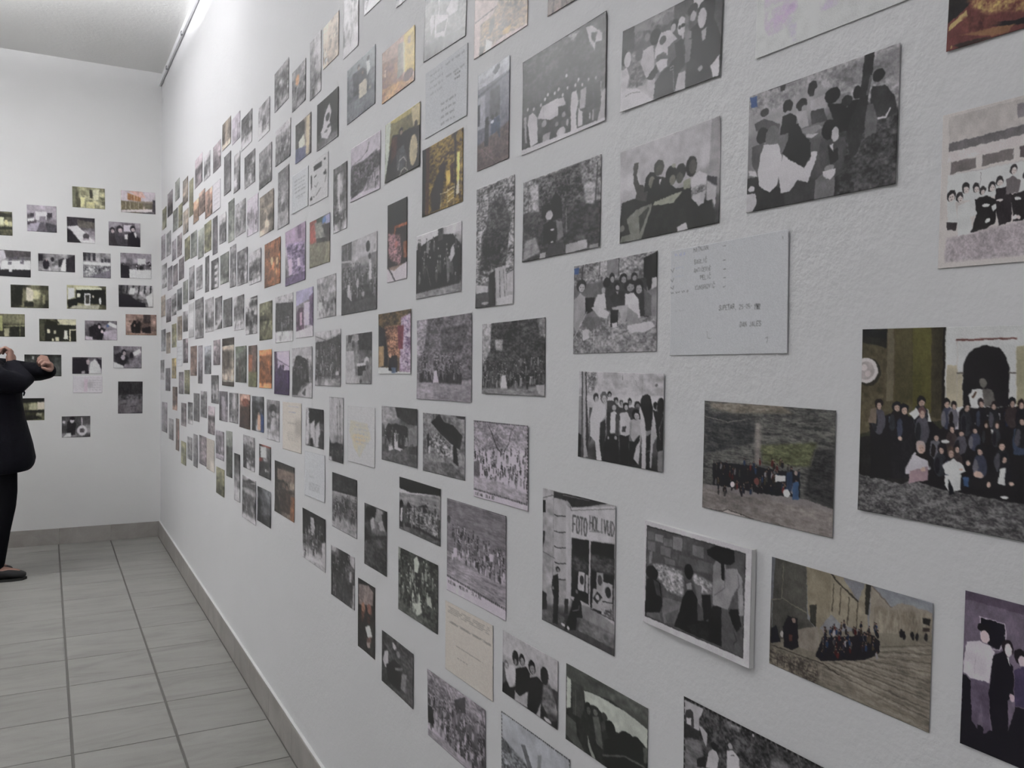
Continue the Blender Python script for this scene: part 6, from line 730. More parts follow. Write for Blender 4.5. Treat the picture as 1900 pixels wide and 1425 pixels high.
(0,-2.8694,1.9087,0.2030,0.1298,0.000,'b','99/99/99',0,26,57,'faint handwritten page beside the cartoon sheet',0,[('W',137,150,821,536,4,0.78),('W',192,412,821,678,2,0.75),('W',360,584,704,748,1,0.85),('S',0.8,6,[0,0,0,1000,1000,1000])]),
(0,-2.6487,1.9071,0.2067,0.1342,-0.002,'n','99/99/99',0,31,64,'white cartoon-like sheet with black brush strokes',0,[('P',0.35,[225,123,666,113,666,238,250,244]),('P',0.3,[762,92,848,90,848,142,771,140]),('P',0.25,[75,303,135,294,150,573,100,647]),('S',0.25,29,[275,386,373,365]),('S',0.3,25,[834,357,896,473,834,626]),('P',0.35,[738,399,881,367,905,475,762,456]),('S',0.4,16,[299,581,373,638,471,553]),('S',0.3,16,[373,827,617,708]),('P',0.3,[50,829,150,784,175,874,75,887]),('P',0.35,[225,820,284,810,275,861]),('S',0.75,6,[0,1000,1000,1000]),('S',0.8,6,[1000,0,1000,1000])]),
(0,-2.2071,1.8621,0.2392,0.1470,-0.000,'p','888/888/766/444/454/565/777/999',2,49,82,'pinkish print of a crowd beneath a leaning mast',0,[('P',0.86,[7,2,986,4,971,323,418,342,33,313]),('S',0.3,24,[618,76,572,202,511,235]),('S',0.6,16,[511,235,355,293,131,312]),('T',0.15,0.5,49,26,[33,330,418,359,870,281,971,576,723,853,33,939]),('T',0.6,0.85,61,32,[663,694,971,576,971,954,418,901]),('C',[65,287,928,501,65,624,928,818],27,49,0.18,0.5,''),('P',0.95,[7,959,986,958,991,998,7,1005]),('E',0.3,899,772,29,22)]),
(0,-1.9622,1.6430,0.1305,0.1907,0.020,'r','222/222/333/433/544/787',0,32,117,'black print of a stage crowd with an orange frame',0,[('P',(0.17,0.17,0.18),[0,0,1000,0,1000,352,0,381]),('P',(0.2,0.18,0.18),[0,264,1000,307,1000,799,0,804]),('S',(0.69,0.4,0.31),38,[360,457,398,316,1000,324]),('T',(0.25,0.2,0.21),(0.9,0.69,0.72),60,14,[24,360,639,434,731,668,639,821,73,692]),('P',(0.61,0.38,0.29),[776,536,1000,531,1000,743,821,731]),('P',(0.96,0.92,0.95),[0,816,360,861,639,821,1000,788,1000,1000,0,1000]),('S',(0.34,0.31,0.34),27,[73,809,417,997]),('E',(0.79,0.53,0.51),454,533,74,45)]),
(0,-1.7007,1.7552,0.2130,0.1493,0.020,'y','233/344/344/344/233',0,67,104,'golden interior print with a ladder-back chair',0,[('P',(0.41,0.32,0.19),[0,0,1000,0,1000,1000,-9,998]),('T',(0.25,0.18,0.13),(0.75,0.63,0.34),44,25,[99,4,1000,0,1000,1000,99,988]),('P',(0.15,0.15,0.16),[0,0,99,4,84,994,-9,998]),('P',(0.35,0.23,0.18),[99,4,191,6,175,986,93,987]),('P',(1.0,0.94,0.6),[855,294,917,297,912,760,855,746]),('P',(0.2,0.17,0.16),[795,10,839,9,839,898,795,889]),('P',(0.2,0.17,0.16),[221,694,368,497,482,396,580,439,538,670,454,976,250,976]),('E',(0.2,0.15,0.13),510,403,84,64),('P',(0.9,0.77,0.44),[593,474,702,487,702,646,607,686]),('P',(0.31,0.21,0.17),[702,424,782,398,782,697,716,649]),('S',(1.0,0.94,0.75),12,[643,727,626,1003]),('S',(1.0,0.94,0.75),12,[803,705,782,980]),('S',(1.0,0.94,0.75),12,[643,759,803,741]),('S',(1.0,0.94,0.75),12,[637,838,795,810]),('S',(1.0,0.94,0.75),12,[632,916,787,890]),('S',(1.0,0.94,0.75),12,[468,767,635,773]),('S',(1.0,0.94,0.75),12,[482,786,476,981]),('P',(0.99,0.96,0.9),[847,744,899,664,912,853,847,869])]),
(0,-2.9274,1.7009,0.2672,0.1900,0.024,'p','777/777/766/655/555/444',4,33,83,'purple print of dancers in a hall',0,[('P',(0.76,0.67,0.77),[0,0,1000,0,979,361,0,279]),('P',(0.53,0.44,0.55),[615,-14,789,-11,789,250,615,235]),('T',(0.34,0.29,0.41),(0.9,0.81,0.94),67,24,[59,238,917,319,967,856,203,827]),('P',(0.46,0.4,0.52),[-30,850,979,842,975,997,-39,996]),('P',(1.0,0.93,1.0),[593,568,703,568,746,718,615,716]),('P',(0.95,0.86,0.95),[155,521,343,532,343,811,203,827])]),
(0,-2.6326,1.7150,0.2250,0.1464,0.011,'s','444/444/433/555/555/555',2,34,70,'colour print with a red bus beside a paved square',0,[('P',(0.58,0.56,0.49),[0,456,1000,547,978,997,-14,998]),('P',(0.7,0.4,0.37),[14,12,340,-13,340,487,23,479]),('T',(0.46,0.46,0.44),(0.72,0.72,0.69),79,34,[250,69,607,69,805,480,340,506]),('P',(0.76,0.76,0.89),[695,26,1000,9,991,376,783,230]),('P',(0.37,0.49,0.68),[585,65,761,18,805,139,651,171]),('P',(0.28,0.33,0.28),[340,6,673,-16,607,107,385,110]),('P',(0.3,0.28,0.28),[607,183,991,206,978,572,340,506,340,410,783,458])]),
(0,-2.2525,1.5815,0.2992,0.1990,0.022,'n','7788/5788/5777/4555/4445/4444/3444/3333',2,59,109,'large grey print of a class before a hall with a round clock',0,[('P',0.3,[9,8,311,2,311,273,9,248]),('S',0.75,8,[37,26,37,220]),('S',0.75,8,[90,26,90,228]),('S',0.75,8,[143,25,143,235]),('S',0.75,8,[195,25,195,243]),('S',0.75,8,[247,25,247,251]),('S',0.75,8,[298,25,298,258]),('P',0.8,[3,228,298,258,298,284,3,254]),('E',0.25,756,152,53,74),('P',0.5,[841,256,1000,251,993,607,841,589]),('C',[22,269,981,406,22,619,981,723],51,43,0.2,0.5,''),('P',0.27,[9,644,230,591,958,674,982,899,-6,876]),('C',[36,491,935,600,36,711,935,800],24,46,0.15,0.6,''),('P',0.88,[793,344,841,339,857,591,776,587]),('E',0.8,481,600,38,64),('P',0.82,[189,586,257,594,316,827,189,752]),('E',0.2,804,285,33,40),('E',0.7,633,758,39,34),('P',0.32,[-6,824,230,845,982,817,975,998,-20,999])]),
(0,-2.8013,1.4996,0.2127,0.1579,0.022,'p','766/766/665/566/576/788/888',2,28,71,'lilac street print with a lone dark figure',0,[('P',(0.79,0.76,0.88),[0,0,1000,0,975,207,0,320]),('P',(0.47,0.4,0.52),[749,188,1000,118,975,781,734,742]),('P',(0.97,0.92,1.0),[464,278,775,283,775,744,464,749]),('P',(0.43,0.34,0.42),[84,423,222,355,437,370,490,882,39,865]),('P',(0.95,0.82,0.9),[222,470,357,459,357,725,249,739]),('P',(1.0,0.97,1.0),[0,845,975,781,975,999,-11,1000])]),
(0,-1.9720,1.3981,0.2186,0.1508,0.024,'s','3344/3444/3455/3455/4456/7877',0,53,92,'colourful print of a festive crowd with a purple side',0,[('P',(0.43,0.36,0.3),[0,0,1000,0,1000,1000,0,1000]),('T',(0.28,0.25,0.19),(0.6,0.49,0.37),39,20,[0,0,1000,0,1000,300,0,221]),('P',(0.25,0.25,0.27),[6,191,330,312,300,861,18,893]),('T',(0.33,0.22,0.2),(0.96,0.73,0.59),33,17,[182,216,696,228,668,730,330,757]),('T',(0.54,0.42,0.56),(1.0,0.95,1.0),39,20,[696,113,992,62,992,972,655,953]),('P',(0.56,0.29,0.35),[585,237,777,232,750,602,613,599]),('P',(0.74,0.62,0.48),[15,542,182,531,182,862,15,881]),('P',(1.0,1.0,1.0),[0,885,300,891,613,954,987,963,992,1000,0,1000]),('P',(0.19,0.18,0.21),[330,698,585,700,599,968,330,935]),('P',(0.43,0.5,0.62),[416,890,563,889,546,979,430,981]),('E',(0.94,0.76,0.65),373,698,40,38),('S',(0.38,0.32,0.48),11,[830,164,909,183,883,224]),('S',(0.38,0.32,0.48),11,[830,292,909,310,883,351]),('S',(0.38,0.32,0.48),11,[830,419,909,436,883,478]),('S',(0.38,0.32,0.48),11,[830,547,909,563,883,604]),('S',(0.38,0.32,0.48),11,[830,674,909,689,883,731]),('S',(0.38,0.32,0.48),11,[830,802,909,816,883,858])]),
(0,-2.5318,1.3550,0.2598,0.1654,0.023,'n','888/777/455/455/445/445/555/788',4,41,81,'grey print of a dense crowd under telephone wires',0,[('S',0.35,14,[12,78,451,178]),('S',0.4,14,[974,69,631,184]),('S',0.35,32,[595,4,631,168]),('P',0.32,[12,190,451,178,990,86,990,809,0,836]),('C',[31,182,973,211,31,869,973,840],75,47,0.2,0.62,''),('P',0.9,[805,734,907,724,924,795,805,798]),('T',0.5,0.8,57,26,[487,889,990,840,990,1000,631,981])]),
(0,-2.2451,1.3571,0.2170,0.1358,0.029,'n','7644/6544/7654/7656/7566/7767',3,42,74,'black and white print of a child by a cart in a lane',0,[('P',0.25,[458,-3,1000,0,990,358,529,326]),('P',0.75,[351,18,494,17,529,127,387,175]),('P',0.3,[94,14,278,24,205,168,94,181]),('P',0.8,[19,328,315,337,423,995,11,991]),('P',0.22,[458,595,772,600,789,848,669,831,494,831]),('P',0.9,[440,595,772,573,772,635,440,650]),('E',0.88,805,547,88,74),('E',0.5,822,600,54,53),('P',0.6,[669,741,1000,708,1000,988,634,983]),('E',0.3,296,208,43,73),('S',0.4,18,[806,742,924,954]),('E',0.3,599,947,55,35)]),
(0,-2.8259,1.3062,0.2544,0.1646,0.027,'n','888/888/877/556/447/557/558/778',2,33,74,'print of a waiting group on a pale terrace',0,[('P',0.24,[86,321,204,173,366,157,592,215,788,270,831,679,502,760,274,960,14,962,38,471]),('C',[110,190,809,199,110,470,809,466],18,63,0.15,0.4,''),('S',0.7,7,[134,153,979,166]),('S',0.5,9,[852,377,979,395]),('S',0.8,54,[321,967,592,829,916,713]),('P',0.3,[502,923,658,809,671,962]),('P',0.88,[680,791,1000,693,1000,991,680,961]),('S',0.4,21,[636,702,958,685])]),
(0,-2.9520,1.1153,0.2560,0.1676,0.032,'s','999/998/999',0,31,72,'beige handwritten page with blue headings',0,[('W',284,87,884,88,1,(0.81,0.82,0.95)),('W',333,206,719,200,1,(0.61,0.64,0.8)),('W',333,291,648,297,1,(0.97,0.89,0.88)),('W',284,407,743,447,2,0.78),('W',260,597,837,788,5,0.88)]),
(0,-2.6671,1.1349,0.2021,0.1213,0.026,'n','944/833/644/676/575/574',0,29,57,'black and white print of two white-clad women',0,[('P',0.88,[0,-5,197,-2,187,917,27,989]),('S',0.3,14,[80,42,27,503]),('P',0.2,[197,-2,1000,0,976,359,187,391]),('E',0.1,343,209,177,123),('E',0.1,702,223,181,121),('P',0.92,[250,432,499,278,509,924,318,924]),('P',0.88,[560,448,752,288,812,932,540,979]),('P',0.22,[239,815,370,752,458,977,265,1002]),('P',0.24,[702,760,852,533,961,545,961,982,702,981])]),
(0,-2.4378,1.1487,0.1376,0.1875,0.025,'n','888/888/888/888/867/444/333',0,23,95,'tall narrow print of masts above a dark crowd',0,[('S',0.28,12,[543,136,588,696]),('S',0.2,15,[734,48,778,740]),('P',0.22,[14,615,115,725,315,727,511,687,1012,725,994,1000,14,999]),('C',[47,700,981,644,47,873,981,809],15,32,0.12,0.35,''),('P',0.85,[14,934,216,926,249,1003,20,998]),('S',0.3,9,[0,3,1000,3]),('S',0.35,7,[982,3,982,999])]),
(0,-2.2145,1.1509,0.2222,0.1544,0.029,'n','999/999/999',0,44,85,'blank page with a spreading tan stain',0,[('T',(0.99,0.95,0.85),(0.96,0.94,0.91),203,94,[109,254,728,287,857,522,662,666,460,877,252,742,73,469]),('E',(0.99,0.93,0.83),425,564,240,95),('W',251,292,792,651,5,0.9),('P',(0.95,0.94,0.91),[391,695,494,684,477,875,391,870])]),
(0,-1.9341,1.1763,0.2358,0.1350,0.026,'n','7633/6644/6555/5456/5446/4444/4444',2,59,83,'black and white print of a group resting against a bank',0,[('P',0.2,[401,13,1000,0,1000,282,729,280,427,165]),('T',0.6,0.85,45,28,[8,8,401,13,453,195,51,351]),('P',0.18,[78,499,188,303,296,325,479,306,729,327,765,652,530,766,323,749]),('E',0.15,427,360,98,64),('P',0.92,[375,464,453,471,479,710,605,723,530,770,375,749]),('P',0.88,[216,698,296,646,354,764,216,805]),('P',0.6,[630,529,729,500,753,654,655,668]),('P',0.56,[765,355,1000,282,1000,557,789,633]),('P',0.25,[753,670,1000,618,1000,771,777,776]),('T',0.3,0.5,50,32,[8,846,1000,779,1000,1000,8,999]),('C',[92,346,752,277,92,615,752,528],13,53,0.12,0.4,'')]),
(0,-2.6629,0.9839,0.2332,0.1434,0.041,'b','999/999/999',0,34,67,'pale page with a few typed lines at its foot',0,[('W',230,520,501,563,2,0.85),('W',208,664,764,841,5,0.8)]),
(0,-2.3554,0.9437,0.2287,0.1599,0.025,'n','222/222/777/655/444/445/777/888',2,41,83,'print of a crowd on bright ground below a black bank',0,[('P',0.17,[0,0,1000,0,983,285,0,339]),('T',0.12,0.26,73,32,[58,15,976,12,962,265,58,312]),('C',[38,464,975,278,38,827,975,622],66,48,0.18,0.55,''),('T',0.6,0.85,73,32,[0,886,1000,836,1000,1000,0,1000])]),
(0,-2.6651,0.7843,0.2628,0.1616,0.022,'n','223/233/455/544/545/788/999',2,38,76,'dark-topped print of a group around a white statue',0,[('P',0.18,[0,0,1000,0,993,434,0,519]),('P',0.85,[357,110,498,90,546,396,357,487]),('C',[64,334,937,93,64,868,937,587],54,56,0.12,0.7,''),('P',0.85,[827,486,1000,432,993,1003,845,841]),('T',0.7,0.9,79,35,[22,993,1000,873,993,1003,22,1011])]),
(0,-2.0920,0.8972,0.1711,0.1618,0.023,'n','443/353/455/344/334/333/233',2,37,93,'dark print of long-haired people seen close',0,[('E',0.1,190,137,117,102),('E',0.1,396,88,130,104),('P',0.62,[539,21,835,21,776,222,478,219]),('P',0.1,[757,84,989,2,969,313,815,229]),('P',0.8,[273,255,417,172,490,332,335,397]),('P',0.76,[619,237,815,173,900,319,698,343]),('P',0.2,[21,551,969,369,969,986,-21,1005]),('T',0.15,0.4,104,37,[43,606,969,426,969,986,-21,1005]),('E',0.4,697,549,78,56),('P',0.5,[21,640,127,590,85,775,21,759])]),
(0,-2.3635,0.7354,0.2185,0.1453,0.041,'n','533/335/334/333/333/334',2,38,75,'dark print of robed figures at a church door',0,[('P',0.8,[706,-18,1000,0,986,239,834,176,743,78]),('P',0.75,[22,-14,234,-3,192,107,22,99]),('C',[21,174,958,-40,21,588,958,330],30,59,0.1,0.4,''),('P',0.72,[923,544,1000,521,976,1009,895,1012]),('P',0.85,[779,346,870,304,852,514,779,518]),('S',0.7,14,[129,522,116,954]),('S',0.7,14,[213,536,184,950]),('S',0.55,17,[554,637,535,998])]),
(0,-2.1529,0.6753,0.1333,0.1851,0.031,'r','333/443/443/333/233/222',0,27,104,'narrow dark print of lamplit faces',0,[('P',(0.24,0.22,0.22),[0,0,1000,0,1000,1000,-29,1006]),('P',(0.64,0.58,0.57),[57,89,613,29,880,89,853,271,57,380]),('E',(0.73,0.54,0.46),311,389,111,78),('E',(0.62,0.43,0.38),667,353,129,74),('P',(0.49,0.32,0.28),[171,440,394,440,283,604,199,593]),('P',(1.0,1.0,1.0),[422,643,667,572,827,708,559,766]),('P',(0.53,0.41,0.39),[504,783,774,718,774,795,532,868]),('P',(0.79,0.72,0.7),[504,848,721,805,694,887,559,914]),('E',(0.34,0.23,0.22),613,517,108,51)]),
(0,-1.9256,0.6163,0.2098,0.1277,0.022,'n','444/354/344/344/334/344',2,52,78,'dark print of a couple resting on a lawn',0,[('T',0.18,0.42,63,37,[0,0,1000,0,1000,1000,0,1000]),('P',0.9,[86,408,147,325,214,327,214,606,123,674,40,555]),('E',0.18,131,297,54,45),('E',0.85,400,138,58,65),('E',0.1,429,46,58,48),('E',0.6,531,236,57,61),('P',0.12,[147,605,415,381,646,433,589,888,208,889]),('P',0.62,[646,534,800,470,744,836,603,829]),('P',0.55,[415,536,674,418,646,484,445,572]),('S',0.5,17,[842,715,883,959])]),
(0,-1.8064,0.8389,0.2364,0.1495,0.031,'g','333/354/444/445/445/455',2,66,97,'print of a big crowd sprawling on a hillside',0,[('T',0.12,0.42,50,30,[0,0,1000,0,1000,1000,0,1000]),('P',0.7,[0,6,71,1,46,182,8,208]),('C',[20,160,983,-120,20,1006,983,638],69,64,0.1,0.85,''),('P',0.9,[412,88,494,9,551,116,505,268,424,266]),('P',0.85,[436,750,574,685,619,819,505,918]),('P',0.8,[729,560,816,516,858,673,751,660]),('T',0.35,0.55,45,27,[0,839,171,849,641,933,596,1019,0,1000])]),
(0,-1.8013,1.0193,0.2415,0.1238,0.019,'n','333/655/676/456/445/466/544',2,68,81,'black and white picnic print below a black hedge',0,[('P',0.92,[0,217,975,136,975,186,0,304]),('P',0.12,[0,22,121,-20,820,-20,975,7,987,119,268,239,0,217]),('T',0.5,0.72,83,16,[15,322,987,132,975,464,15,517]),('P',0.14,[0,500,55,419,106,468,106,931,15,951]),('P',0.9,[36,597,91,559,76,844,30,838]),('P',0.16,[150,669,224,411,326,507,523,425,660,362,793,523,975,543,970,902,660,894,440,869,150,905]),('T',0.15,0.97,33,24,[180,553,660,403,898,489,949,870,660,833,209,799]),('C',[150,476,949,233,150,819,949,551],15,63,0.12,0.5,''),('T',0.3,0.5,49,37,[36,987,496,870,975,920,970,1012,15,1006])]),
(0,-1.6734,1.1792,0.2180,0.1296,0.028,'n','7655/6445/5445/5545/5644/5555',2,69,90,'black and white print of sunbathers on a shaded slope',0,[('T',0.4,0.7,59,40,[0,0,1000,0,1000,1000,0,1000]),('P',0.14,[212,154,409,-7,518,123,731,157,937,315,886,537,679,456,409,303]),('P',0.12,[797,4,1000,4,975,51,809,40]),('S',0.15,18,[277,5,277,157]),('T',0.15,0.98,32,22,[126,412,409,303,731,540,705,672,464,708,183,616]),('P',0.1,[97,377,155,332,183,673,126,681]),('P',0.9,[140,564,198,537,183,673,140,679]),('P',0.1,[731,467,809,512,856,795,731,741]),('T',0.35,0.55,43,29,[0,835,679,768,1000,932,1000,1000,0,1000])]),
(0,-1.5360,0.7844,0.2186,0.1442,0.037,'s','999/999/999',0,79,107,'handwritten letter on cream paper',0,[('W',43,57,941,159,4,0.6),('W',57,294,964,263,4,0.62),('W',226,575,809,573,2,0.58),('W',254,740,534,724,1,0.55),('S',0.35,6,[995,542,988,707]),('S',0.7,5,[0,0,995,2,988,1006])]),
(0,-1.5941,0.6099,0.2854,0.1456,0.048,'p','8655/7555/5555/5445/6444/8744/9887',2,96,104,'print of a long crowd zigzagging through blossom',0,[('T',0.4,0.85,29,24,[4,6,1000,0,996,324,4,427]),('P',0.3,[494,171,684,16,684,243,515,350]),('S',0.35,13,[345,55,430,229]),('S',0.4,20,[937,31,989,328]),('C',[4,409,387,168,4,900,387,657],51,47,0.12,0.7,''),('C',[302,396,684,155,302,991,684,748],60,47,0.12,0.8,''),('C',[599,418,989,171,599,1012,989,763],60,47,0.12,0.7,''),('P',0.1,[4,550,90,531,132,750,15,806]),('T',0.6,0.85,50,13,[4,883,345,877,684,888,726,1001,4,997])]),
(0,-4.4664,2.1374,0.2121,0.1405,-0.003,'p','99/99/99',0,12,42,'blank lavender sheet among the red-brown prints',0,[('W',143,212,870,816,4,0.9)]),
(0,-5.2864,1.5483,0.1988,0.1977,0.023,'n','88/99/99/88',0,8,50,'pale blank upright sheet beside the charcoal-bordered print',0,[]),
(0,-5.7694,1.3518,0.2344,0.1578,0.027,'b','99/99/99',0,8,37,'small pale note among the corner prints',0,[('W',134,167,907,809,4,0.9)]),
(0,-4.5995,0.8387,0.2440,0.1614,0.030,'s','88/88/89',0,13,46,'pale lined page beside the banner print',0,[('W',117,84,920,359,4,0.82)]),
(1,0.2677,2.4367,0.2057,0.1446,0.017,'o','57675/46758/47766/47686/57667',4,54,30,'olive print of crowded gallery shelves',0,[('P',(0.51,0.51,0.42),[0,0,103,1,103,1000,8,999]),('P',(0.93,0.92,0.8),[616,96,814,74,785,565,644,579]),('P',(0.29,0.28,0.24),[517,107,588,99,616,493,531,502]),('P',(0.88,0.86,0.67),[420,688,672,665,672,996,420,995]),('P',(0.95,0.93,0.73),[240,487,378,473,364,912,254,922]),('P',(0.39,0.38,0.31),[117,543,226,532,254,965,117,977])]),
(1,0.5887,2.4373,0.2283,0.1554,0.018,'s','77777/77777/66666/55554/88874/55544',0,57,32,'print of orange pictures in a white gallery',0,[('P',(0.88,0.84,0.87),[8,-1,1000,0,974,419,8,472]),('P',(0.93,0.78,0.75),[182,-8,606,-5,712,278,553,293]),('P',(0.7,0.5,0.35),[195,96,567,271,567,459,195,411]),('S',(0.96,0.9,0.8),20,[302,107,302,443]),('S',(0.96,0.9,0.8),20,[387,149,387,435]),('S',(0.96,0.9,0.8),20,[471,192,471,427]),('P',(0.51,0.47,0.38),[8,463,633,516,633,788,8,873]),('S',(0.82,0.78,0.72),20,[142,501,142,817]),('S',(0.82,0.78,0.72),20,[262,489,262,805]),('S',(0.82,0.78,0.72),20,[381,477,381,792]),('S',(0.82,0.78,0.72),20,[500,466,500,780]),('P',(0.51,0.48,0.42),[672,541,890,544,882,741,680,762]),('P',(0.91,0.88,0.89),[8,894,895,761,895,928,395,917,21,1019]),('P',(0.35,0.33,0.36),[908,342,1000,354,995,1001,908,1001]),('P',(0.48,0.46,0.48),[500,969,922,862,987,1001,606,1000])]),
(1,-0.0219,2.2644,0.1785,0.1795,0.017,'p','77877/77777/47747/66666/64545/74446',0,49,38,'print of an empty aisle between display tables',0,[('P',(0.28,0.26,0.29),[113,304,235,296,235,445,113,452]),('P',(0.25,0.23,0.26),[687,259,835,261,835,435,687,433]),('P',(1.0,0.99,1.0),[281,242,665,219,650,532,281,553]),('P',(0.65,0.62,0.66),[404,408,619,395,619,569,404,581]),('P',(0.35,0.32,0.35),[6,569,312,551,312,724,6,741]),('P',(0.43,0.41,0.44),[434,631,573,623,665,1010,296,1002]),('P',(0.74,0.71,0.77),[98,701,434,631,296,1002,6,982]),('P',(0.35,0.34,0.37),[619,621,991,722,997,1000,681,1010]),('P',(1.0,1.0,1.0),[21,516,250,486,220,591,21,619])]),
(1,-0.2946,2.2112,0.1919,0.1595,0.020,'o','444/474/478/455/434',2,55,35,'olive print with bright boxes on a shelf',0,[('P',(1.0,1.0,0.86),[625,244,735,237,721,506,625,550]),('P',(0.95,0.92,0.73),[763,350,846,345,860,537,763,542]),('P',(0.22,0.22,0.17),[0,94,986,67,986,221,0,245]),('P',(0.26,0.26,0.21),[0,698,986,607,986,723,0,811]),('E',(0.89,0.86,0.68),350,413,108,190)]),
(1,0.2193,2.2058,0.1753,0.1761,0.017,'p','3333/3345/6445/5776/4577/3368',0,46,37,'print of a long white table in a dark room',0,[('P',(0.26,0.24,0.27),[0,0,1000,0,983,274,6,364]),('P',(0.42,0.4,0.38),[361,93,983,165,983,419,393,379]),('P',(1.0,0.99,1.0),[22,381,361,326,1000,927,983,1001,523,1013,199,568]),('P',(0.21,0.19,0.22),[6,435,167,570,491,1004,0,1000]),('E',(0.35,0.33,0.35),670,724,114,126),('P',(0.74,0.7,0.73),[556,803,785,792,785,864,556,875]),('E',(1.0,1.0,1.0),295,383,80,43),('S',(1.0,1.0,1.0),21,[361,596,523,552])]),
(1,0.4992,2.1998,0.2075,0.1700,0.011,'p','77677/74666/44445/44433/44333',0,52,35,'print of three people talking before a framed picture',0,[('P',(0.44,0.41,0.44),[425,44,813,33,799,435,425,426]),('P',(0.94,0.91,0.95),[468,117,784,93,770,361,468,384]),('E',(0.21,0.19,0.22),117,353,80,122),('E',(0.93,0.87,0.89),127,394,51,78),('E',(0.42,0.35,0.33),105,386,12,10),('E',(0.42,0.35,0.33),149,382,12,10),('E',(0.42,0.35,0.33),127,433,17,7),('E',(0.21,0.19,0.22),347,297,103,152),('E',(0.87,0.81,0.83),360,348,66,97),('E',(0.42,0.35,0.33),332,338,15,13),('E',(0.42,0.35,0.33),388,334,15,13),('E',(0.42,0.35,0.33),360,397,22,9),('E',(0.21,0.19,0.22),750,248,86,137),('E',(0.93,0.87,0.89),760,294,55,87),('E',(0.42,0.35,0.33),737,284,12,12),('E',(0.42,0.35,0.33),783,281,12,12),('E',(0.42,0.35,0.33),760,337,18,8),('P',(0.27,0.25,0.27),[9,534,181,444,296,970,9,999]),('P',(0.36,0.34,0.37),[181,521,382,429,583,872,583,1024,296,1027]),('P',(0.19,0.17,0.2),[612,449,784,360,957,652,986,955,583,948]),('P',(1.0,1.0,1.0),[784,398,856,393,871,621,828,586]),('P',(1.0,0.99,1.0),[497,496,583,490,583,681,497,687])]),
(1,-0.2195,1.9458,0.2599,0.1773,-0.005,'n','5544/7545/8765/8878/3333/3333',0,73,38,'print of a bright exhibition hall with framed works',0,[('P',(0.36,0.34,0.35),[395,32,994,7,984,214,436,271]),('P',(0.86,0.84,0.87),[21,33,395,32,436,305,21,664]),('P',(1.0,1.0,1.0),[354,418,994,350,994,692,313,736]),('P',(0.47,0.45,0.49),[488,300,569,291,569,402,488,411]),('P',(0.47,0.45,0.49),[477,440,559,431,559,542,477,551]),('P',(0.47,0.45,0.49),[600,236,682,228,682,338,600,347]),('P',(0.47,0.45,0.49),[752,393,833,384,833,494,752,503]),('P',(0.47,0.45,0.49),[773,270,853,262,853,372,773,380]),('P',(1.0,1.0,1.0),[559,431,722,413,722,586,559,604]),('P',(0.18,0.17,0.19),[0,772,984,711,1000,983,0,1000]),('P',(1.0,1.0,1.0),[498,715,569,707,569,811,498,819])]),
(1,0.0687,1.9674,0.2249,0.1207,0.014,'n','56674/46674/55573/66863/77753',2,61,25,'print of visitors around a white plinth',0,[('P',(0.22,0.2,0.23),[8,41,120,60,120,426,8,408]),('E',(0.21,0.19,0.22),207,602,87,261),('P',(0.27,0.26,0.28),[544,317,692,203,692,671,544,734]),('P',(1.0,1.0,1.0),[667,309,746,251,741,979,593,938]),('P',(0.24,0.22,0.25),[746,251,988,27,993,985,746,989]),('E',(0.25,0.23,0.26),382,302,44,130),('E',(0.69,0.59,0.6),220,366,19,62)]),
(1,0.3209,1.9660,0.1771,0.1757,0.013,'n','45757/67866/77777/56666/66676/66555',2,46,36,'print of pictures above a cluttered showcase',0,[('P',(0.27,0.26,0.29),[16,36,114,39,114,341,23,326]),('P',(0.27,0.26,0.29),[179,29,277,32,277,334,186,320]),('P',(0.27,0.26,0.29),[343,21,441,24,441,327,349,313]),('P',(0.35,0.34,0.37),[638,228,730,231,730,370,638,367]),('P',(0.35,0.34,0.37),[756,223,848,226,848,365,756,362]),('P',(0.35,0.34,0.37),[875,218,967,221,967,360,875,357]),('P',(1.0,1.0,1.0),[16,381,983,378,983,506,16,472]),('T',(0.27,0.26,0.29),(1.0,1.0,1.0),45,51,[16,545,983,506,967,763,147,976,16,836]),('P',(0.53,0.51,0.55),[212,938,983,653,983,1001,277,1001])]),
(1,0.5753,1.9788,0.2053,0.1795,0.014,'p','66666/75777/44454/44777/47777',2,51,36,'print of visitors behind a pale counter',0,[('C',[23,271,979,227,23,635,979,592],13,110,0.15,0.45,''),('P',(1.0,1.0,1.0),[287,642,985,628,979,994,287,987]),('P',(0.21,0.19,0.22),[9,454,287,514,287,987,9,992]),('P',(1.0,1.0,1.0),[552,211,802,199,802,418,552,429]),('S',(0.76,0.74,0.77),14,[484,651,484,979])]),
(1,-0.0949,1.7264,0.2275,0.1551,0.012,'o','3353/4584/4584/4554/3543',2,63,33,'dim olive print of a room with one tall panel',0,[('P',(0.9,0.87,0.8),[403,101,514,124,596,291,572,691,403,667]),('P',(0.62,0.61,0.49),[831,396,901,393,894,799,831,800]),('P',(0.73,0.71,0.55),[727,314,779,312,768,485,727,486]),('P',(0.22,0.22,0.19),[6,39,319,32,286,867,6,928]),('P',(0.23,0.23,0.2),[352,753,589,719,589,919,352,951])]),
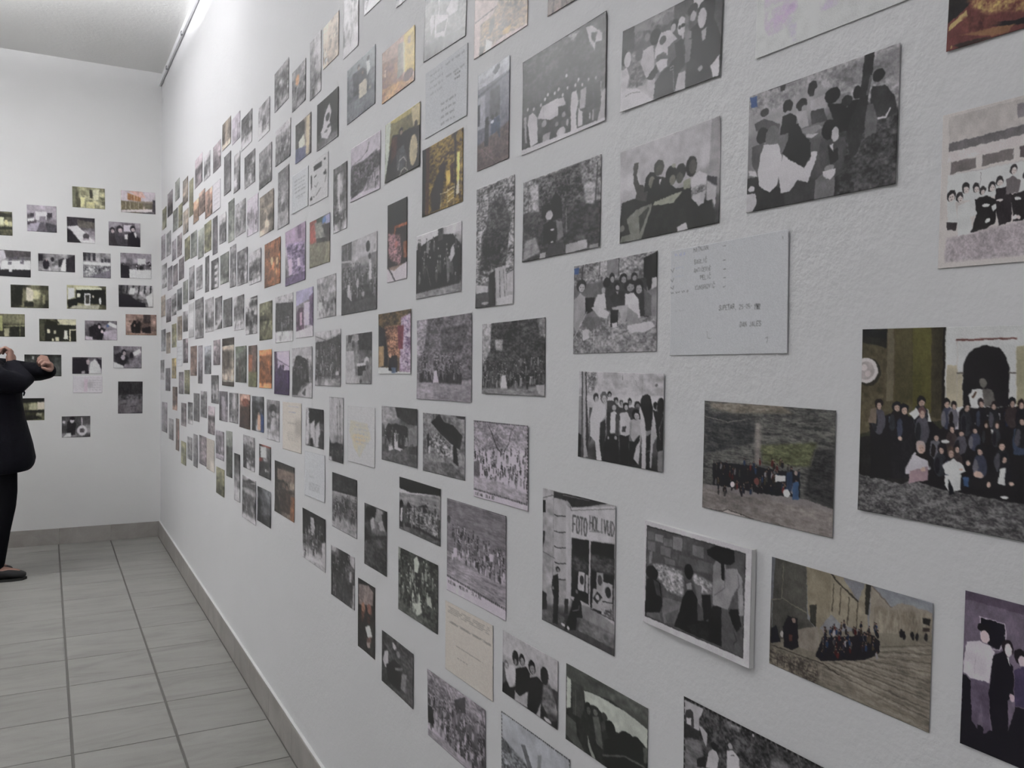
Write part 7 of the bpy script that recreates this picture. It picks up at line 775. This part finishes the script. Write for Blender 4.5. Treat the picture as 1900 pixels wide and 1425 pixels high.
(1,0.2556,1.7363,0.2487,0.1654,0.011,'o','78884/85585/75564/46664/67664',0,65,34,'contrasty print of a portal with a white doorway',0,[('P',(1.0,1.0,0.9),[227,81,884,66,867,177,259,189]),('P',(0.17,0.17,0.16),[227,191,967,156,990,790,586,750,390,757,227,709]),('P',(1.0,1.0,1.0),[439,318,593,322,580,833,439,810]),('P',(0.33,0.32,0.3),[461,382,570,378,560,751,461,744]),('P',(1.0,0.99,0.92),[253,337,341,333,331,497,253,500]),('P',(1.0,1.0,1.0),[26,118,194,110,194,492,32,607]),('P',(0.2,0.2,0.19),[32,607,259,544,259,817,32,961]),('P',(0.75,0.74,0.67),[129,849,817,797,784,991,81,986]),('E',(1.0,1.0,1.0),833,630,26,143),('E',(0.94,0.92,0.86),658,445,19,54)]),
(1,0.5749,1.7601,0.2279,0.1570,0.015,'n','46668/36878/33677/33356/33346',4,57,32,'stark black and white print of hanging figures',0,[('P',(0.16,0.15,0.17),[11,428,296,420,522,709,747,791,784,996,11,1000]),('S',(0.18,0.18,0.2),59,[87,40,68,367]),('S',(0.18,0.18,0.2),59,[258,35,239,362]),('S',(0.18,0.18,0.2),59,[428,31,409,358]),('S',(0.18,0.18,0.2),59,[597,27,578,353]),('S',(0.18,0.18,0.2),59,[765,23,747,348]),('S',(0.18,0.18,0.2),59,[933,19,914,344]),('P',(1.0,1.0,1.0),[333,123,484,119,447,416,296,420]),('P',(1.0,1.0,1.0),[784,524,989,283,989,930,859,934])]),
(1,-0.2392,1.5245,0.2286,0.1546,0.013,'o','4555/6555/6344/5344/6344',0,65,33,'olive print of a wall behind wire frames',0,[('P',(0.7,0.7,0.51),[344,81,420,80,420,729,344,729]),('P',(0.24,0.24,0.21),[608,559,990,528,990,983,608,983]),('S',(0.67,0.67,0.54),28,[459,531,990,500]),('S',(0.57,0.57,0.44),22,[873,18,857,983]),('P',(0.74,0.72,0.61),[459,616,591,615,575,983,459,983])]),
(1,0.0755,1.4996,0.2277,0.1546,0.012,'o','34377/33777/34433/45464/34454',0,61,32,'dim print of a dark shopfront with a pale statue',0,[('P',(0.2,0.2,0.16),[193,16,472,160,489,246,332,335,175,278]),('P',(0.9,0.88,0.77),[472,15,1000,12,993,243,576,246]),('P',(0.18,0.18,0.16),[158,249,993,260,993,965,158,975]),('P',(0.99,0.97,0.88),[210,452,290,451,290,614,210,626]),('P',(0.82,0.8,0.71),[385,497,454,508,444,653,385,653]),('P',(1.0,1.0,0.95),[674,506,743,505,768,881,646,882]),('P',(0.92,0.9,0.78),[802,435,993,445,993,491,837,493,837,967,802,968]),('P',(0.94,0.92,0.82),[332,857,385,856,385,984,332,985]),('P',(0.86,0.84,0.74),[430,798,524,797,524,982,430,972]),('P',(0.34,0.34,0.28),[7,17,140,46,140,975,7,988])]),
(1,0.3480,1.5062,0.2070,0.1377,0.010,'p','6545/5566/4466/4466/5666',0,53,28,'mauve print of a couple leaning back on a sofa',0,[('P',(0.22,0.2,0.23),[118,373,316,170,635,429,515,963,157,900]),('E',(0.21,0.19,0.22),435,267,63,146),('E',(0.8,0.74,0.77),442,316,40,93),('E',(0.21,0.19,0.22),515,498,56,132),('E',(0.93,0.87,0.89),521,543,35,85),('P',(1.0,1.0,1.0),[756,60,980,222,980,390,676,195]),('E',(0.41,0.47,0.63),695,261,48,80),('P',(0.78,0.74,0.79),[555,564,980,423,980,960,595,963]),('P',(0.86,0.82,0.86),[20,770,236,833,236,998,20,987])]),
(1,0.6114,1.5548,0.2069,0.1494,0.011,'r','66646/76546/75446/75455/66666',2,51,30,'brown print of musicians in a panelled room',0,[('P',(0.34,0.3,0.3),[554,21,783,17,783,392,554,396]),('P',(0.21,0.19,0.19),[158,528,262,276,471,335,471,897,179,872]),('P',(0.23,0.2,0.21),[513,647,783,548,804,891,533,865]),('E',(0.41,0.35,0.34),366,336,41,87),('E',(0.68,0.58,0.53),283,525,24,62),('S',(0.66,0.54,0.45),31,[33,937,971,951])]),
(1,-0.0152,1.2531,0.2247,0.1507,0.005,'g','3333/4333/3334/3344/4444',2,61,32,'dark print half hidden behind a raised arm',0,[('P',(0.74,0.74,0.72),[209,71,261,71,251,219,209,201]),('P',(0.36,0.37,0.36),[801,130,993,130,993,988,801,988])]),
(1,0.2585,1.2554,0.1864,0.1176,0.001,'p','4455/3466/3367/3478/4578',0,48,24,'print of a bride-like figure in white among dark coats',0,[('P',(0.21,0.19,0.22),[13,100,514,50,558,980,13,961]),('E',(0.81,0.75,0.77),526,282,61,155),('P',(1.0,1.0,1.0),[602,320,756,122,911,470,978,977,558,980]),('P',(0.24,0.22,0.25),[778,44,991,156,991,781,889,393]),('P',(0.77,0.74,0.77),[317,827,426,788,426,997,317,998])]),
(1,0.5211,1.3182,0.1856,0.1585,0.002,'p','4666/5447/4347/4356/7655',0,46,32,'print of two people bent over a table',0,[('P',(0.23,0.22,0.24),[37,399,221,279,543,510,359,894,60,752]),('E',(0.2,0.19,0.22),368,277,82,140),('E',(0.76,0.7,0.72),378,325,52,90),('E',(0.77,0.73,0.77),336,512,73,117),('P',(0.22,0.2,0.23),[566,333,680,244,680,508,566,539]),('P',(1.0,1.0,1.0),[680,273,909,124,977,269,726,448]),('P',(0.56,0.54,0.57),[497,862,977,328,991,1000,497,980]),('P',(1.0,1.0,1.0),[14,694,359,894,359,1011,14,1000])]),
(1,0.2632,1.1215,0.1859,0.1210,-0.006,'p','999/989/999',0,48,25,'pale two-page spread with a mauve stripe',0,[('P',(0.95,0.88,0.93),[381,187,500,185,483,895,368,896]),('W',535,199,955,871,5,0.82)]),
(1,0.5405,1.0269,0.1625,0.2315,-0.003,'n','333/333/444/555/555/555',0,40,47,'square-cut grey print with a black upper half',0,[('P',(0.27,0.26,0.27),[0,0,1000,0,1000,415,0,435]),('T',(0.27,0.26,0.27),(0.53,0.52,0.54),63,48,[37,415,984,395,984,617,37,617]),('P',(0.49,0.47,0.49),[0,577,1000,536,1000,1000,0,1000]),('S',(0.35,0.34,0.35),24,[142,698,353,690]),('S',(0.32,0.31,0.33),24,[484,778,747,746]),('P',(0.38,0.37,0.39),[432,980,1000,919,1000,1000])]),
(1,-0.0944,0.9501,0.1742,0.1529,0.000,'o','2222/4576/4466/3334/5555',0,48,32,'dim print of a low house with a dark eave',0,[('P',(0.21,0.21,0.2),[0,0,1000,0,977,166,0,217]),('P',(0.74,0.73,0.62),[458,279,726,281,726,487,458,511]),('P',(0.93,0.89,0.83),[749,194,1000,166,1000,491,749,516]),('P',(0.23,0.23,0.21),[0,531,1000,521,1000,639,0,646]),('P',(0.65,0.64,0.56),[704,662,908,667,908,785,704,779]),('P',(0.24,0.24,0.22),[0,731,614,747,977,905,348,972,0,960])]),
(1,0.1897,0.8230,0.1800,0.1489,0.002,'n','4444/5444/4346/4457/6654',0,47,31,'grey print of a smiling man beside a guitar',0,[('P',(0.22,0.21,0.22),[183,254,319,167,500,327,455,876,183,869]),('E',(0.96,0.94,0.96),355,199,72,122),('E',(0.2,0.18,0.2),364,107,90,85),('E',(1.0,0.98,1.0),702,669,169,231),('E',(0.43,0.41,0.42),702,669,89,109),('S',(0.86,0.83,0.86),42,[689,90,698,487]),('P',(1.0,1.0,1.0),[183,777,319,781,319,965,46,976]),('P',(0.96,0.94,0.96),[46,218,137,221,114,344,46,323])]),
]

SHEET = ('sheet', 'page', 'letter', 'note', 'spread')
def labels():
    """a label per print; small faded ones are also placed by the print above or below them"""
    out = []
    for p in PRINTS:
        d = p[11]
        if p[9] < 60 and not p[0]:
            best = None
            for q in PRINTS:
                if q is p or q[0] != p[0]: continue
                dx = abs(q[1] - p[1]); dz = q[2] - p[2]
                if dx > 0.5 * (p[3] + q[3]) * 0.8 or abs(dz) < 0.08: continue
                n = len(d.split()) + len(q[11].split()) + 3
                if n > 16: continue
                sc = abs(dz) + dx * 0.5
                if best is None or sc < best[0]: best = (sc, ('just under the ' if dz > 0 else 'just above the ') + q[11])
            if best: d = d + ', ' + best[1]
        out.append(d)
    return out
rg = random.Random(7)
for i, (p, lb) in enumerate(zip(PRINTS, labels())):
    back, s_, z_, w, h, ang, tint, grid, k, cols, rows, desc, mount, ops = p
    sheet = any(t in desc.split() for t in SHEET)
    cv = Canvas(cols, rows, w, h, tint, 100 + i)
    if sheet: cv.t = 0.5 * cv.t + 0.49
    cv.grid(grid)
    if k: cv.streak(k)
    cv.run(ops)
    if sheet: cv.mott = 0.04; cv.warp = 0; cv.fine = 0
    else: cv.fine = 0.95 if cols < 40 else (0.65 if cols < 95 else 0.3)
    if mount or any(q[0] == 'X' for q in ops): cv.warp = 0.25
    elif not ops: cv.warp = 0.3
    me = print_mesh('sheet_of_paper' if sheet else 'photo_print', w, h, cols, rows, cv.final(), rg, 0.0013 if not mount else 0.008, 0.0 if mount else 0.0016)
    o = link('paper_sheet' if sheet else 'photo_print', me, M_SHEET if sheet else M_PRINT)
    if back: M = Matrix(((1, 0, 0, s_), (0, 0, -1, YB), (0, 1, 0, z_), (0, 0, 0, 1)))
    else: M = Matrix(((0, 0, -1, XR), (-1, 0, 0, -s_), (0, 1, 0, z_), (0, 0, 0, 1)))
    o.matrix_world = M @ Matrix.Rotation(ang, 4, 'Z')
    grp = ('prints on the end wall' if back else 'prints on the long wall') if not sheet else 'sheets of writing among the prints'
    tag(o, lb, 'paper' if sheet else 'photograph', grp)
    if mount:
        bm = bmesh.new(); add_box(bm, -w / 2, -h / 2, 0.0005, w / 2, h / 2, 0.0072, bevel=0.0006)
        link('backing_card', bm_mesh('backing_card', bm), M_CARD, o)
